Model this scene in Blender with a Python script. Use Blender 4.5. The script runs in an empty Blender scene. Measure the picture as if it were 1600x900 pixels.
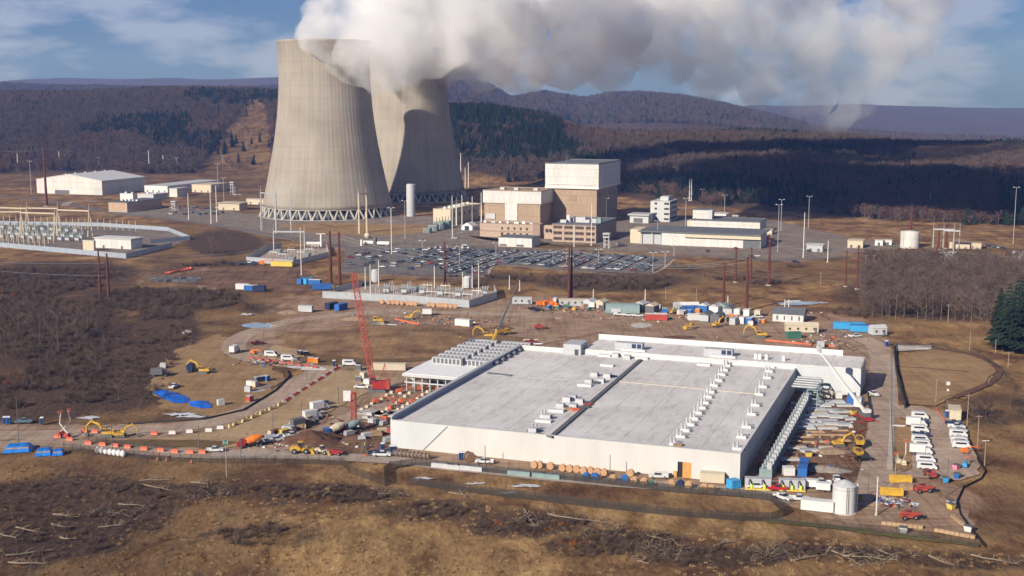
import bpy, math, random
import numpy as np
from mathutils import Vector, Matrix
random.seed(7)
rng = np.random.default_rng(11)
S = bpy.context.scene
COL = S.collection
R = math.radians
# ------------------------------------------------------------------ camera
CAMH = 114.0
F = 1950.0
PITCH = math.atan(300.0 / F)
CP, SP = math.cos(PITCH), math.sin(PITCH)
def G(px, py, z=0.0):
 """the point of the level plane z that a pixel of the 1600 x 900 photograph looks at"""
 u = (px - 800) / F
 v = (450 - py) / F
 dy, dz = CP + v * SP, -SP + v * CP
 t = (z - CAMH) / dz
 return Vector((u * t, dy * t, z))
def ZZ(y, py):
 v = (450 - py) / F
 return CAMH + (-SP + v * CP) / (CP + v * SP) * y
def XX(px, y, z=0.0):
 return (px - 800) / F * (y * CP + (CAMH - z) * SP)
def PX(x, y, z=0.0):
 d = y * CP + (CAMH - z) * SP
 up = y * SP + (z - CAMH) * CP
 return 800 + F * x / d, 450 - F * up / d
cam = bpy.data.cameras.new('camera')
cam.sensor_width = 36.0
cam.lens = 36.0 * F / 1600.0
cam.clip_start = 1.0
cam.clip_end = 60000
co = bpy.data.objects.new('camera', cam)
COL.objects.link(co)
co.location = (0, 0, CAMH)
co.rotation_euler = (math.pi / 2 - PITCH, 0, 0)
S.camera = co
# ------------------------------------------------------------------ materials
_mats = {}
def mat(name, rgb, rough=0.7, metal=0.0, var=0.14, scale=0.6, bump=0.0, streak=None, spec=0.3, joints=0.0):
 """a Principled material whose colour wanders with two octaves of noise (dirt, weathering)"""
 if name in _mats:
  return _mats[name]
 m = bpy.data.materials.new(name)
 m.use_nodes = True
 nt = m.node_tree
 b = nt.nodes['Principled BSDF']
 b.inputs['Roughness'].default_value = rough
 b.inputs['Metallic'].default_value = metal
 b.inputs['Specular IOR Level'].default_value = spec
 tc = nt.nodes.new('ShaderNodeTexCoord')
 n = nt.nodes.new('ShaderNodeTexNoise')
 n.inputs['Scale'].default_value = scale
 n.inputs['Detail'].default_value = 6
 n.inputs['Roughness'].default_value = 0.65
 src = tc.outputs['Object']
 if streak:
  mp = nt.nodes.new('ShaderNodeMapping')
  mp.inputs['Scale'].default_value = streak
  nt.links.new(src, mp.inputs[0])
  src = mp.outputs[0]
 nt.links.new(src, n.inputs['Vector'])
 cr = nt.nodes.new('ShaderNodeValToRGB')
 e = cr.color_ramp.elements
 lo = [max(0, c * (1 - 1.5 * var)) for c in rgb]
 hi = [min(1, c * (1 + var)) for c in rgb]
 e[0].position, e[1].position = 0.3, 0.68
 e[0].color = (*lo, 1)
 e[1].color = (*hi, 1)
 nt.links.new(n.outputs['Fac'], cr.inputs[0])
 out = cr.outputs[0]
 if joints:                       # dark joints between cladding panels
  br = nt.nodes.new('ShaderNodeTexBrick')
  br.inputs['Color1'].default_value = (1, 1, 1, 1); br.inputs['Color2'].default_value = (.93, .93, .93, 1); br.inputs['Mortar'].default_value = (.6, .6, .6, 1)
  br.inputs['Scale'].default_value = 1.0; br.inputs['Mortar Size'].default_value = joints * .03; br.inputs['Brick Width'].default_value = joints; br.inputs['Row Height'].default_value = joints * 1.4
  cx = nt.nodes.new('ShaderNodeCombineXYZ'); sx = nt.nodes.new('ShaderNodeSeparateXYZ'); ad = nt.nodes.new('ShaderNodeMath')
  nt.links.new(tc.outputs['Object'], sx.inputs[0]); nt.links.new(sx.outputs[0], ad.inputs[0]); nt.links.new(sx.outputs[1], ad.inputs[1])
  nt.links.new(ad.outputs[0], cx.inputs[0]); nt.links.new(sx.outputs[2], cx.inputs[1]); nt.links.new(cx.outputs[0], br.inputs['Vector'])
  mx = nt.nodes.new('ShaderNodeMix'); mx.data_type = 'RGBA'; mx.blend_type = 'MULTIPLY'; mx.inputs['Factor'].default_value = .8
  nt.links.new(out, mx.inputs[6]); nt.links.new(br.outputs[0], mx.inputs[7]); out = mx.outputs[2]
 nt.links.new(out, b.inputs['Base Color'])
 if bump:
  bp = nt.nodes.new('ShaderNodeBump')
  bp.inputs['Strength'].default_value = 0.6
  bp.inputs['Distance'].default_value = bump
  nt.links.new(n.outputs['Fac'], bp.inputs['Height'])
  nt.links.new(bp.outputs[0], b.inputs['Normal'])
 _mats[name] = m
 return m
M = {}
def _m(k, *a, **kw):
 M[k] = mat(k, *a, **kw)
_m('concrete', (0.42, 0.39, 0.34), var=.12, scale=.15)
_m('tan_panel', (0.36, 0.265, 0.185), var=.10, scale=.05, joints=6.0)
_m('tan_dark', (0.30, 0.22, 0.16), var=.08)
_m('pink_stone', (0.44, 0.33, 0.255), var=.12, joints=3.0)
_m('white_panel', (0.60, 0.585, 0.565), var=.09, scale=.12, streak=(1, 1, .12), joints=5.0)
_m('white_paint', (0.66, 0.65, 0.635), rough=.45, var=.05)
_m('cream', (0.55, 0.48, 0.36), var=.07)
_m('bright_white', (0.82, 0.82, 0.82), rough=.5, var=.04)
_m('grey_panel', (0.42, 0.43, 0.45), var=.07)
_m('light_grey', (0.48, 0.49, 0.50), var=.07)
_m('dark_grey', (0.12, 0.125, 0.135), var=.15)
_m('dark_roof', (0.13, 0.14, 0.155), var=.15, scale=.2)
_m('black', (0.02, 0.02, 0.022), rough=.6)
_m('rubber', (0.025, 0.024, 0.023), rough=.85)
_m('glass_dark', (0.03, 0.04, 0.055), rough=.12, var=.1, spec=.6)
_m('window', (0.07, 0.055, 0.05), rough=.15, var=.3, scale=.4, spec=.6)
_m('galv', (0.50, 0.52, 0.54), rough=.45, metal=.35, var=.12)
_m('steel', (0.36, 0.38, 0.40), rough=.5, metal=.3, var=.12)
_m('rust', (0.115, 0.035, 0.024), rough=.85, var=.25, scale=.8)
_m('tan_steel', (0.52, 0.45, 0.33), var=.08)
_m('pole_white', (0.62, 0.60, 0.55), var=.06)
_m('wood_pole', (0.30, 0.23, 0.17), var=.15)
_m('reel_wood', (0.47, 0.28, 0.155), var=.16, scale=1.5)
_m('plywood', (0.55, 0.28, 0.09), var=.1, scale=.8)
_m('timber', (0.40, 0.27, 0.16), var=.2)
_m('blue_tarp', (0.02, 0.19, 0.62), rough=.4, var=.22, scale=.5, bump=.25)
_m('deep_blue_tarp', (0.015, 0.12, 0.55), rough=.4, var=.22, scale=.6, bump=.3)
_m('blue_paint', (0.03, 0.13, 0.40), rough=.5, var=.12)
_m('navy', (0.02, 0.035, 0.09), rough=.4)
_m('sky_blue', (0.05, 0.32, 0.62), rough=.5, var=.12)
_m('orange_plastic', (0.62, 0.14, 0.07), rough=.5, var=.12)
_m('orange_paint', (0.75, 0.20, 0.03), rough=.45, var=.12)
_m('red_paint', (0.34, 0.03, 0.03), rough=.45, var=.15)
_m('crane_red', (0.40, 0.07, 0.05), rough=.5, var=.15)
_m('dark_red', (0.16, 0.012, 0.018), rough=.3)
_m('machine_yellow', (0.55, 0.33, 0.045), rough=.5, var=.16)
_m('pale_yellow', (0.68, 0.50, 0.10), rough=.5, var=.1)
_m('hivis', (0.55, 0.75, 0.05), rough=.6)
_m('green_paint', (0.05, 0.17, 0.12), rough=.5)
_m('bright_green', (0.05, 0.42, 0.17), rough=.5)
_m('teal_grey', (0.22, 0.30, 0.30), var=.12)
_m('pink_panel', (0.75, 0.25, 0.38))
_m('soil', (0.13, 0.065, 0.04), rough=.95, var=.3, scale=.5, bump=.4)
_m('rubble', (0.30, 0.26, 0.22), rough=.95, var=.35, scale=.9, bump=.4)
_m('stone_heap', (0.30, 0.21, 0.14), rough=.95, var=.3, scale=.5, bump=.3)
_m('bark_pale', (0.25, 0.195, 0.14), rough=.9, var=.25)
_m('bark_dark', (0.10, 0.075, 0.058), rough=.9, var=.3)
_m('skin', (0.55, 0.33, 0.24))
_m('denim', (0.05, 0.07, 0.13))
_m('snow', (0.62, 0.63, 0.66), rough=.6, var=.3, scale=.3, bump=.1)
_m('ice', (0.33, 0.42, 0.52), rough=.35, var=.2, scale=.1)
_m('mesh_fence', (0.05, 0.043, 0.036), rough=.8)
# ------------------------------------------------------------------ mesh builder
class MB:
 def __init__(s):
  s.v = []; s.f = []; s.m = []; s.sm = []
 def add(s, vs, fs, mi=0, smooth=False):
  o = len(s.v)
  s.v.extend([tuple(p) for p in vs])
  for f in fs:
   s.f.append([i + o for i in f]); s.m.append(mi); s.sm.append(smooth)
  return s
 def hexa(s, p, mi=0):
  return s.add(p, [(0, 3, 2, 1), (4, 5, 6, 7), (0, 1, 5, 4), (1, 2, 6, 5), (2, 3, 7, 6), (3, 0, 4, 7)], mi)
 def box(s, x0, x1, y0, y1, z0, z1, mi=0):
  return s.hexa([(x0, y0, z0), (x1, y0, z0), (x1, y1, z0), (x0, y1, z0),
      (x0, y0, z1), (x1, y0, z1), (x1, y1, z1), (x0, y1, z1)], mi)
 def cbox(s, c, sz, rz=0.0, mi=0, ry=0.0):
  mt = Matrix.Translation(Vector(c)) @ Matrix.Rotation(rz, 4, 'Z') @ Matrix.Rotation(ry, 4, 'Y')
  a, b, d = sz[0] / 2, sz[1] / 2, sz[2] / 2
  p = [(-a, -b, -d), (a, -b, -d), (a, b, -d), (-a, b, -d), (-a, -b, d), (a, -b, d), (a, b, d), (-a, b, d)]
  return s.hexa([mt @ Vector(q) for q in p], mi)
 def frame(s, p, q):
  p, q = Vector(p), Vector(q)
  d = (q - p).normalized()
  up = Vector((0, 0, 1)) if abs(d.z) < .95 else Vector((1, 0, 0))
  a = d.cross(up).normalized(); b = a.cross(d).normalized()
  return p, q, a, b
 def bar(s, p, q, w, h=None, mi=0, w2=None):
  h = h or w
  p, q, a, b = s.frame(p, q)
  k = 1 if w2 is None else w2 / w
  c = [(-1, -1), (1, -1), (1, 1), (-1, 1)]
  vs = [p + a * (i * w / 2) + b * (j * h / 2) for i, j in c] + [q + a * (i * w * k / 2) + b * (j * h * k / 2) for i, j in c]
  return s.hexa(vs, mi)
 def cyl(s, p, q, r0, r1=None, n=10, mi=0, smooth=True, caps=True):
  r1 = r0 if r1 is None else r1
  p, q, a, b = s.frame(p, q)
  vs = []
  for c, r in ((p, r0), (q, r1)):
   for k in range(n):
    t = 2 * math.pi * k / n
    vs.append(c + a * (math.cos(t) * r) + b * (math.sin(t) * r))
  s.add(vs, [(k, n + k, n + (k + 1) % n, (k + 1) % n) for k in range(n)], mi, smooth)
  if caps:
   s.add(vs[:n], [tuple(range(n))], mi)
   s.add(vs[n:], [tuple(reversed(range(n)))], mi)
  return s
 def tube(s, pts, rs, n=5, mi=0):
  for i in range(len(pts) - 1):
   s.cyl(pts[i], pts[i + 1], rs[i], rs[i + 1], n, mi, True, i in (0, len(pts) - 2))
  return s
 def lathe(s, prof, n=24, c=(0, 0, 0), mi=0, smooth=True, caps=True):
  vs = []
  for r, z in prof:
   for k in range(n):
    t = 2 * math.pi * k / n
    vs.append((c[0] + r * math.cos(t), c[1] + r * math.sin(t), c[2] + z))
  fs = []
  for i in range(len(prof) - 1):
   for k in range(n):
    k2 = (k + 1) % n
    fs.append((i * n + k, i * n + k2, (i + 1) * n + k2, (i + 1) * n + k))
  s.add(vs, fs, mi, smooth)
  if caps:
   s.add(vs[-n:], [tuple(range(n))], mi)
  return s
 def prism(s, poly, z0, z1, mi=0):
  n = len(poly)
  if sum(poly[i][0] * poly[(i + 1) % n][1] - poly[(i + 1) % n][0] * poly[i][1] for i in range(n)) < 0:
   poly = poly[::-1]
  vs = [(p[0], p[1], z0) for p in poly] + [(p[0], p[1], z1) for p in poly]
  return s.add(vs, [tuple(reversed(range(n))), tuple(range(n, 2 * n))] + [(i, (i + 1) % n, n + (i + 1) % n, n + i) for i in range(n)], mi)
 def xprism(s, poly, y0, y1, mi=0):
  """outline in x,z extruded along y"""
  n = len(poly)
  vs = [(p[0], y0, p[1]) for p in poly] + [(p[0], y1, p[1]) for p in poly]
  return s.add(vs, [tuple(range(n)), tuple(reversed(range(n, 2 * n)))] + [(i, n + i, n + (i + 1) % n, (i + 1) % n) for i in range(n)], mi)
 def heap(s, rx, ry, h, n=18, mi=0, seed=0):
  r = random.Random(seed)
  rings = 5
  vs = []
  for i in range(rings):
   f = 1 - i / rings
   for k in range(n):
    t = 2 * math.pi * k / n
    j = 1 + r.uniform(-.16, .16)
    vs.append((math.cos(t) * rx * f * j, math.sin(t) * ry * f * j, h * (1 - f) ** .9 * (1 + r.uniform(-.12, .12)) - (.15 if i == 0 else 0)))
  vs.append((0, 0, h * .97))
  fs = []
  for i in range(rings - 1):
   for k in range(n):
    k2 = (k + 1) % n
    fs.append((i * n + k, i * n + k2, (i + 1) * n + k2, (i + 1) * n + k))
  fs += [((rings - 1) * n + k, (rings - 1) * n + (k + 1) % n, rings * n) for k in range(n)]
  return s.add(vs, fs, mi, True)
 def mesh(s, name, mats):
  me = bpy.data.meshes.new(name)
  me.from_pydata(s.v, [], s.f)
  for m in (mats if isinstance(mats, (list, tuple)) else [mats]):
   me.materials.append(m if not isinstance(m, str) else M[m])
  me.polygons.foreach_set('material_index', s.m)
  me.polygons.foreach_set('use_smooth', s.sm)
  me.update()
  return me
 def build(s, name, mats, parent=None, loc=None, rz=0.0):
  o = bpy.data.objects.new(name, s.mesh(name, mats))
  COL.objects.link(o)
  if parent is not None:
   o.parent = parent
  if loc is not None:
   o.location = loc
  if rz:
   o.rotation_euler = (0, 0, rz)
  return o
def tag(o, label=None, cat=None, group=None, kind=None):
 if label: o['label'] = label
 if cat: o['category'] = cat
 if group: o['group'] = group
 if kind: o['kind'] = kind
 return o
def thing(name, label, cat, loc=(0, 0, 0), rz=0.0, group=None):
 o = bpy.data.objects.new(name, None)
 COL.objects.link(o)
 o.empty_display_size = .5
 o.location = loc
 o.rotation_euler = (0, 0, rz)
 return tag(o, label, cat, group)
def copy_tree(o, parent=None):
 c = o.copy()
 COL.objects.link(c)
 if parent is not None:
  c.parent = parent
 for ch in list(o.children):
  copy_tree(ch, c)
 return c
_proto = {}
def put(key, maker, px, py, rz, label, group=None, scale=None, z=0.0, pt=None):
 """first use of a key builds the thing, later ones copy it with its parts"""
 if key in _proto:
  o = copy_tree(_proto[key])
 else:
  o = maker()
  _proto[key] = o
 o.location = pt if pt is not None else G(px, py, z)
 o.rotation_euler = (0, 0, R(rz))
 o.scale = (scale, scale, scale) if scale else (1, 1, 1)
 o['label'] = label
 if group:
  o['group'] = group
 elif 'group' in o:
  del o['group']
 return o
ORD = ['first', 'second', 'third', 'fourth', 'fifth', 'sixth', 'seventh', 'eighth', 'ninth', 'tenth', 'eleventh', 'twelfth',
  'thirteenth', 'fourteenth', 'fifteenth', 'sixteenth', 'seventeenth', 'eighteenth', 'nineteenth', 'twentieth',
  'twenty-first', 'twenty-second', 'twenty-third', 'twenty-fourth', 'twenty-fifth', 'twenty-sixth', 'twenty-seventh',
  'twenty-eighth', 'twenty-ninth', 'thirtieth', 'thirty-first', 'thirty-second', 'thirty-third', 'thirty-fourth', 'thirty-fifth', 'thirty-sixth', 'thirty-seventh', 'thirty-eighth', 'thirty-ninth', 'fortieth']
TH = R(-20.0)        # the grid all the big buildings stand on
def blk(xl, xc, xs, yb, yt, th=TH):
 """a box seen with its front-left face from pixel xl to its near corner xc and its right side up to xs;
 returns corner point, width, depth, height"""
 C = G(xc, yb)
 c, s = math.cos(th), math.sin(th)
 d0 = C.y * CP + CAMH * SP
 a = xl - 800
 w = (C.x * F - a * d0) / (c * F - a * s * CP)
 a = xs - 800
 dep = (C.x * F - a * d0) / (s * F + a * c * CP)
 return C, w, dep, ZZ(C.y, yt)
# ------------------------------------------------------------------ sun, sky, air
SUN_AZ, SUN_EL = R(40.0), R(26.0)          # the light travels this far to the right of straight ahead
w = bpy.data.worlds.new('World')
S.world = w
w.use_nodes = True
nt = w.node_tree
bg = nt.nodes['Background']
sky = nt.nodes.new('ShaderNodeTexSky')
sky.sky_type = 'NISHITA'
sky.sun_disc = False
sky.sun_elevation = SUN_EL
sky.sun_rotation = math.pi + SUN_AZ
sky.altitude = 300
sky.air_density = 1.0
sky.dust_density = 0.6
sky.ozone_density = 2.0
# thin grey cloud sheets drifting over the blue
tc = nt.nodes.new('ShaderNodeTexCoord')
mp = nt.nodes.new('ShaderNodeMapping')
mp.inputs['Scale'].default_value = (10.0, 2.0, 30.0)
mp.inputs['Location'].default_value = (0.35, 0.0, 1.3)
nt.links.new(tc.outputs['Generated'], mp.inputs[0])
cn = nt.nodes.new('ShaderNodeTexNoise')
cn.inputs['Scale'].default_value = 1.0
cn.inputs['Detail'].default_value = 7
cn.inputs['Roughness'].default_value = 0.55
cn.inputs['Distortion'].default_value = 0.0
nt.links.new(mp.outputs[0], cn.inputs['Vector'])
cr = nt.nodes.new('ShaderNodeValToRGB')
cr.color_ramp.elements[0].position = 0.47
cr.color_ramp.elements[0].color = (0.05, 0.05, 0.05, 1)
cr.color_ramp.elements[1].position = 0.60
cr.color_ramp.elements[1].color = (0.88, 0.88, 0.88, 1)
nt.links.new(cn.outputs['Fac'], cr.inputs[0])
mx = nt.nodes.new('ShaderNodeMix')
mx.data_type = 'RGBA'
_sz = nt.nodes.new('ShaderNodeSeparateXYZ'); nt.links.new(tc.outputs['Generated'], _sz.inputs[0])
_hm = nt.nodes.new('ShaderNodeMapRange'); _hm.inputs['From Min'].default_value = .12; _hm.inputs['From Max'].default_value = .4
_hm.inputs['To Min'].default_value = 1; _hm.inputs['To Max'].default_value = .15; nt.links.new(_sz.outputs[2], _hm.inputs['Value'])
_mm = nt.nodes.new('ShaderNodeMath'); _mm.operation = 'MULTIPLY'; nt.links.new(cr.outputs[0], _mm.inputs[0]); nt.links.new(_hm.outputs[0], _mm.inputs[1])
nt.links.new(_mm.outputs[0], mx.inputs['Factor'])
hs = nt.nodes.new('ShaderNodeHueSaturation')
hs.inputs['Saturation'].default_value = 0.9
hs.inputs['Value'].default_value = 0.56
hs.inputs['Hue'].default_value = 0.5
nt.links.new(sky.outputs[0], hs.inputs['Color'])
bl = nt.nodes.new('ShaderNodeMix'); bl.data_type = 'RGBA'; bl.blend_type = 'MULTIPLY'; bl.inputs['Factor'].default_value = 1
bl.inputs[7].default_value = (0.50, 0.80, 1.65, 1)
nt.links.new(hs.outputs[0], bl.inputs[6]); nt.links.new(bl.outputs[2], mx.inputs[6])
mx.inputs[7].default_value = (5.4, 6.4, 9.8, 1)
nt.links.new(mx.outputs[2], bg.inputs['Color'])
bg.inputs['Strength'].default_value = 0.055
sl = bpy.data.lights.new('sun', 'SUN')
sl.energy = 5.0
sl.angle = R(0.53)
sl.color = (1.0, 0.925, 0.835)
so = bpy.data.objects.new('sun', sl)
COL.objects.link(so)
sd = Vector((math.sin(SUN_AZ) * math.cos(SUN_EL), math.cos(SUN_AZ) * math.cos(SUN_EL), -math.sin(SUN_EL)))
so.rotation_euler = sd.to_track_quat('-Z', 'Y').to_euler()
so.location = (-300, -400, 600)
S.view_settings.view_transform = 'Standard'
S.view_settings.look = 'None'
S.view_settings.exposure = 0.32
S.view_settings.gamma = 1.0
S.render.engine = 'CYCLES'
S.cycles.max_bounces = 16
S.cycles.diffuse_bounces = 2
S.cycles.glossy_bounces = 2
S.cycles.transparent_max_bounces = 8
S.cycles.volume_bounces = 16
S.cycles.use_denoising = True
S.cycles.denoiser = 'OPENIMAGEDENOISE'
S.cycles.denoising_prefilter = 'ACCURATE'
S.cycles.volume_step_rate = 1.0
S.cycles.volume_max_steps = 256
S.cycles.use_fast_gi = False
S.render.use_persistent_data = False
# ------------------------------------------------------------------ terrain
#        px     y0    y1   py1   y3   py3   py4
PROF = [(-3000, 1600, 2600, 150, 5200, 138, 126),
  (-300, 1560, 2600, 149, 5200, 138, 125),
  (0, 1540, 2600, 149, 5200, 137, 126),
  (150, 1540, 2550, 147, 5200, 137, 123),
  (300, 1530, 2500, 147, 5200, 137, 124),
  (370, 1520, 2500, 149, 5200, 138, 125),
  (440, 1530, 2400, 152, 5200, 135, 124),
  (600, 1620, 2200, 165, 5200, 128, 128),
  (705, 1660, 2050, 176, 5000, 126, 140),
  (760, 1650, 2050, 174, 5000, 130, 150),
  (800, 1640, 2050, 182, 5000, 152, 155),
  (850, 1620, 2050, 190, 5000, 142, 158),
  (910, 1500, 2100, 211, 5000, 155, 160),
  (950, 1400, 2100, 215, 5000, 148, 160),
  (1000, 1310, 2100, 215, 5000, 147, 162),
  (1060, 1260, 2100, 214, 5000, 153, 163),
  (1130, 1220, 2120, 213, 5000, 166, 164),
  (1200, 1190, 2150, 213, 5000, 182, 164),
  (1300, 1150, 2150, 221, 5000, 205, 163),
  (1400, 1110, 2150, 228, 5000, 215, 163),
  (1600, 1070, 2100, 229, 5000, 222, 166),
  (2000, 1060, 2100, 225, 5000, 222, 168),
  (5000, 1060, 2100, 225, 5000, 222, 168)]
PR = np.array(PROF, float)
def _noise2(x, y, seed=0):
 r = np.random.default_rng(seed)
 out = np.zeros_like(x)
 amp = 1.0
 tot = 0
 fr = 1.0
 for o in range(4):
  for k in range(3):
   a = r.uniform(0, 2 * np.pi)
   p = r.uniform(0, 2 * np.pi)
   f2 = fr * r.uniform(.8, 1.25)
   out += amp * np.sin((x * np.cos(a) + y * np.sin(a)) * f2 + p + 1.3 * np.sin((x * np.sin(a) - y * np.cos(a)) * f2 * .7 + p * 2))
   tot += amp
  amp *= .5
  fr *= 2.1
 return out / tot * 2
FENCE = np.array([(-800, 690), (0, 716), (140, 738), (300, 745), (430, 745), (560, 748), (640, 770), (800, 792), (1000, 812), (1230, 832), (1530, 862), (2400, 890)], float)
def npix(x, y):
 d = y * CP + CAMH * SP
 return 800 + F * x / d, 450 - F * (y * SP - CAMH * CP) / d
def height(x, y):
 x = np.asarray(x, float); y = np.asarray(y, float)
 px, py = npix(x, y)
 par = [np.interp(px, PR[:, 0], PR[:, i]) for i in range(1, 7)]
 y0, y1, p1, y3, p3, p4 = par
 def zz(yy, pp):
  v = (450 - pp) / F
  return CAMH + (-SP + v * CP) / (CP + v * SP) * yy
 z1 = zz(y1, p1)
 y2 = y1 + 1100
 z2 = np.minimum(z1 - 25, zz(y2, p1 + 18))
 z3 = zz(y3, p3)
 y35 = y3 + 1600
 z35 = zz(y35, np.maximum(p3, p4) + 14)
 y4 = 9500.0
 z4 = zz(y4, p4)
 z5 = z4 - 120
 def seg(a, b):
  t = np.clip((y - a) / (b - a), 0, 1)
  return t * t * (3 - 2 * t) * .6 + t * .4
 z = z1 * seg(y0, y1) + (z2 - z1) * seg(y1, y2) + (z3 - z2) * seg(y2, y3) + (z35 - z3) * seg(y3, y35) + (z4 - z35) * seg(y35, y4) + (z5 - z4) * seg(y4, 13500.0)
 far = np.clip((y - y0) / 300, 0, 1)
 z = z + far * _noise2(x * .006, y * .006, 3) * 3.0 * np.clip((y - y0) / 500, 0, 2)
 z = z + np.clip((y - 3800) / 2500, 0, 1) * _noise2(x * .0016, y * .0009, 8) * 22
 # the open field in front of the fence rolls
 fy = np.interp(px, FENCE[:, 0], FENCE[:, 1])
 m = np.clip((py - fy) / 50, 0, 1)
 z = z + m * (_noise2(x * .03, y * .03, 5) * 2.1 + _noise2(x * .15, y * .15, 9) * .35 + .9 * np.clip((py - 820) / 80, 0, 1.5))
 return z
def axis(core0, core1, step, lo, hi, g):
 a = list(np.arange(core0, core1 + .1, step))
 s_ = step
 while a[-1] < hi:
  s_ *= g; a.append(a[-1] + s_)
 s_ = step
 b = [core0]
 while b[-1] > lo:
  s_ *= g; b.append(b[-1] - s_)
 return np.array(sorted(set(b[1:])) + a)
gx = axis(-430, 560, 4.5, -7500, 7500, 1.035)
gy = axis(230, 1000, 4.5, -700, 14000, 1.028)
XG, YG = np.meshgrid(gx, gy)
ZG = height(XG, YG)
nx, ny = len(gx), len(gy)
me = bpy.data.meshes.new('ground')
vs = np.stack([XG, YG, ZG], -1).reshape(-1, 3)
ii = np.arange(nx * ny).reshape(ny, nx)
quads = np.stack([ii[:-1, :-1], ii[:-1, 1:], ii[1:, 1:], ii[1:, :-1]], -1).reshape(-1, 4)
me.from_pydata(vs.tolist(), [], quads.tolist())
me.polygons.foreach_set('use_smooth', [True] * len(me.polygons))
# what grows where, in plan: brushy brown, bare dirt, pale straw
BRUSH = [(60, 520, 150, 60, 1), (150, 600, 130, 50, .9), (260, 520, 60, 60, .7), (60, 620, 120, 40, .8), (330, 430, 120, 26, .6), (60, 440, 160, 30, .7),
   (120, 770, 200, 28, .9), (60, 830, 150, 60, .9), (170, 800, 110, 40, .8), (360, 762, 150, 12, .7), (510, 772, 130, 17, .8), (680, 795, 110, 15, .7), (820, 815, 110, 20, .75),
   (960, 850, 120, 22, .75), (1120, 880, 120, 22, .75), (1300, 872, 170, 20, .65), (1500, 880, 140, 20, .6), (420, 840, 90, 25, .5), (960, 440, 120, 16, .8), (760, 435, 90, 14, .6), (1120, 430, 160, 22, .45),
   (1480, 460, 160, 40, .9), (1300, 500, 120, 22, .5), (1560, 700, 60, 60, .35), (350, 380, 60, 20, .9), (1560, 640, 60, 30, .6), (1570, 800, 60, 60, .4),
   (1050, 425, 120, 14, .5), (1300, 425, 120, 20, .4)]
BRUSH += [(250, 468, 150, 20, .8), (430, 482, 60, 10, .7), (100, 425, 130, 18, .8), (235, 570, 60, 60, .8), (560, 452, 40, 8, .5), (1480, 520, 90, 10, .4)]
DIRT = [(760, 500, 330, 32, 1), (1100, 510, 260, 26, 1), (350, 435, 140, 18, .9), (520, 480, 120, 20, .8), (1290, 660, 110, 100, 1), (1400, 790, 120, 50, .9), (560, 650, 110, 60, 1), (1330, 560, 60, 50, 1)]
STRAW = [(640, 860, 320, 50, .8), (880, 800, 250, 18, .5), (1100, 830, 250, 20, .6), (350, 820, 120, 40, .6), (420, 640, 110, 60, .6), (1480, 580, 110, 50, .5), (1430, 510, 120, 16, .6), (350, 580, 80, 60, .6), (220, 720, 200, 16, .3)]
pxg, pyg = npix(vs[:, 0], vs[:, 1])
def cover(L):
 o = np.zeros(len(vs))
 for a, b, ra, rb, wt in L:
  d2 = ((pxg - a) / ra) ** 2 + ((pyg - b) / rb) ** 2
  o = np.maximum(o, wt * np.clip(1.5 - d2 * .9, 0, 1))
 return o
cv = np.zeros((len(vs), 4), np.float32)
cv[:, 0] = cover(BRUSH)
_hx, _hy = vs[:, 0], vs[:, 1]
_dd = _hy * CP + (CAMH - vs[:, 2]) * SP
_sx, _sy = 800 + F * _hx / _dd, 450 - F * (_hy * SP + (vs[:, 2] - CAMH) * CP) / _dd
hillmask = np.clip((_hy - np.interp(pxg, PR[:, 0], PR[:, 1]) - np.where(pxg < 440, 110, 20)) / 60, 0, 1)
hillmask = np.where((_sy > 150) & (_sx > 384 - (_sy - 160) * .70) & (_sx < 416 + (_sy - 160) * .13) & (_sx < 445) & (_hy < 3000), .42, hillmask)
hillmask = np.maximum(hillmask, .5 * ((pxg < 440) & (_hy > 1560) & (_hy < 1720)))
cv[:, 0] = np.maximum(cv[:, 0], hillmask)
cv[:, 1] = cover(DIRT) * (1 - hillmask)
cv[:, 2] = cover(STRAW)
cv[:, 3] = 1
ca = me.color_attributes.new('cover', 'FLOAT_COLOR', 'POINT')
ca.data.foreach_set('color', cv.ravel())
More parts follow.
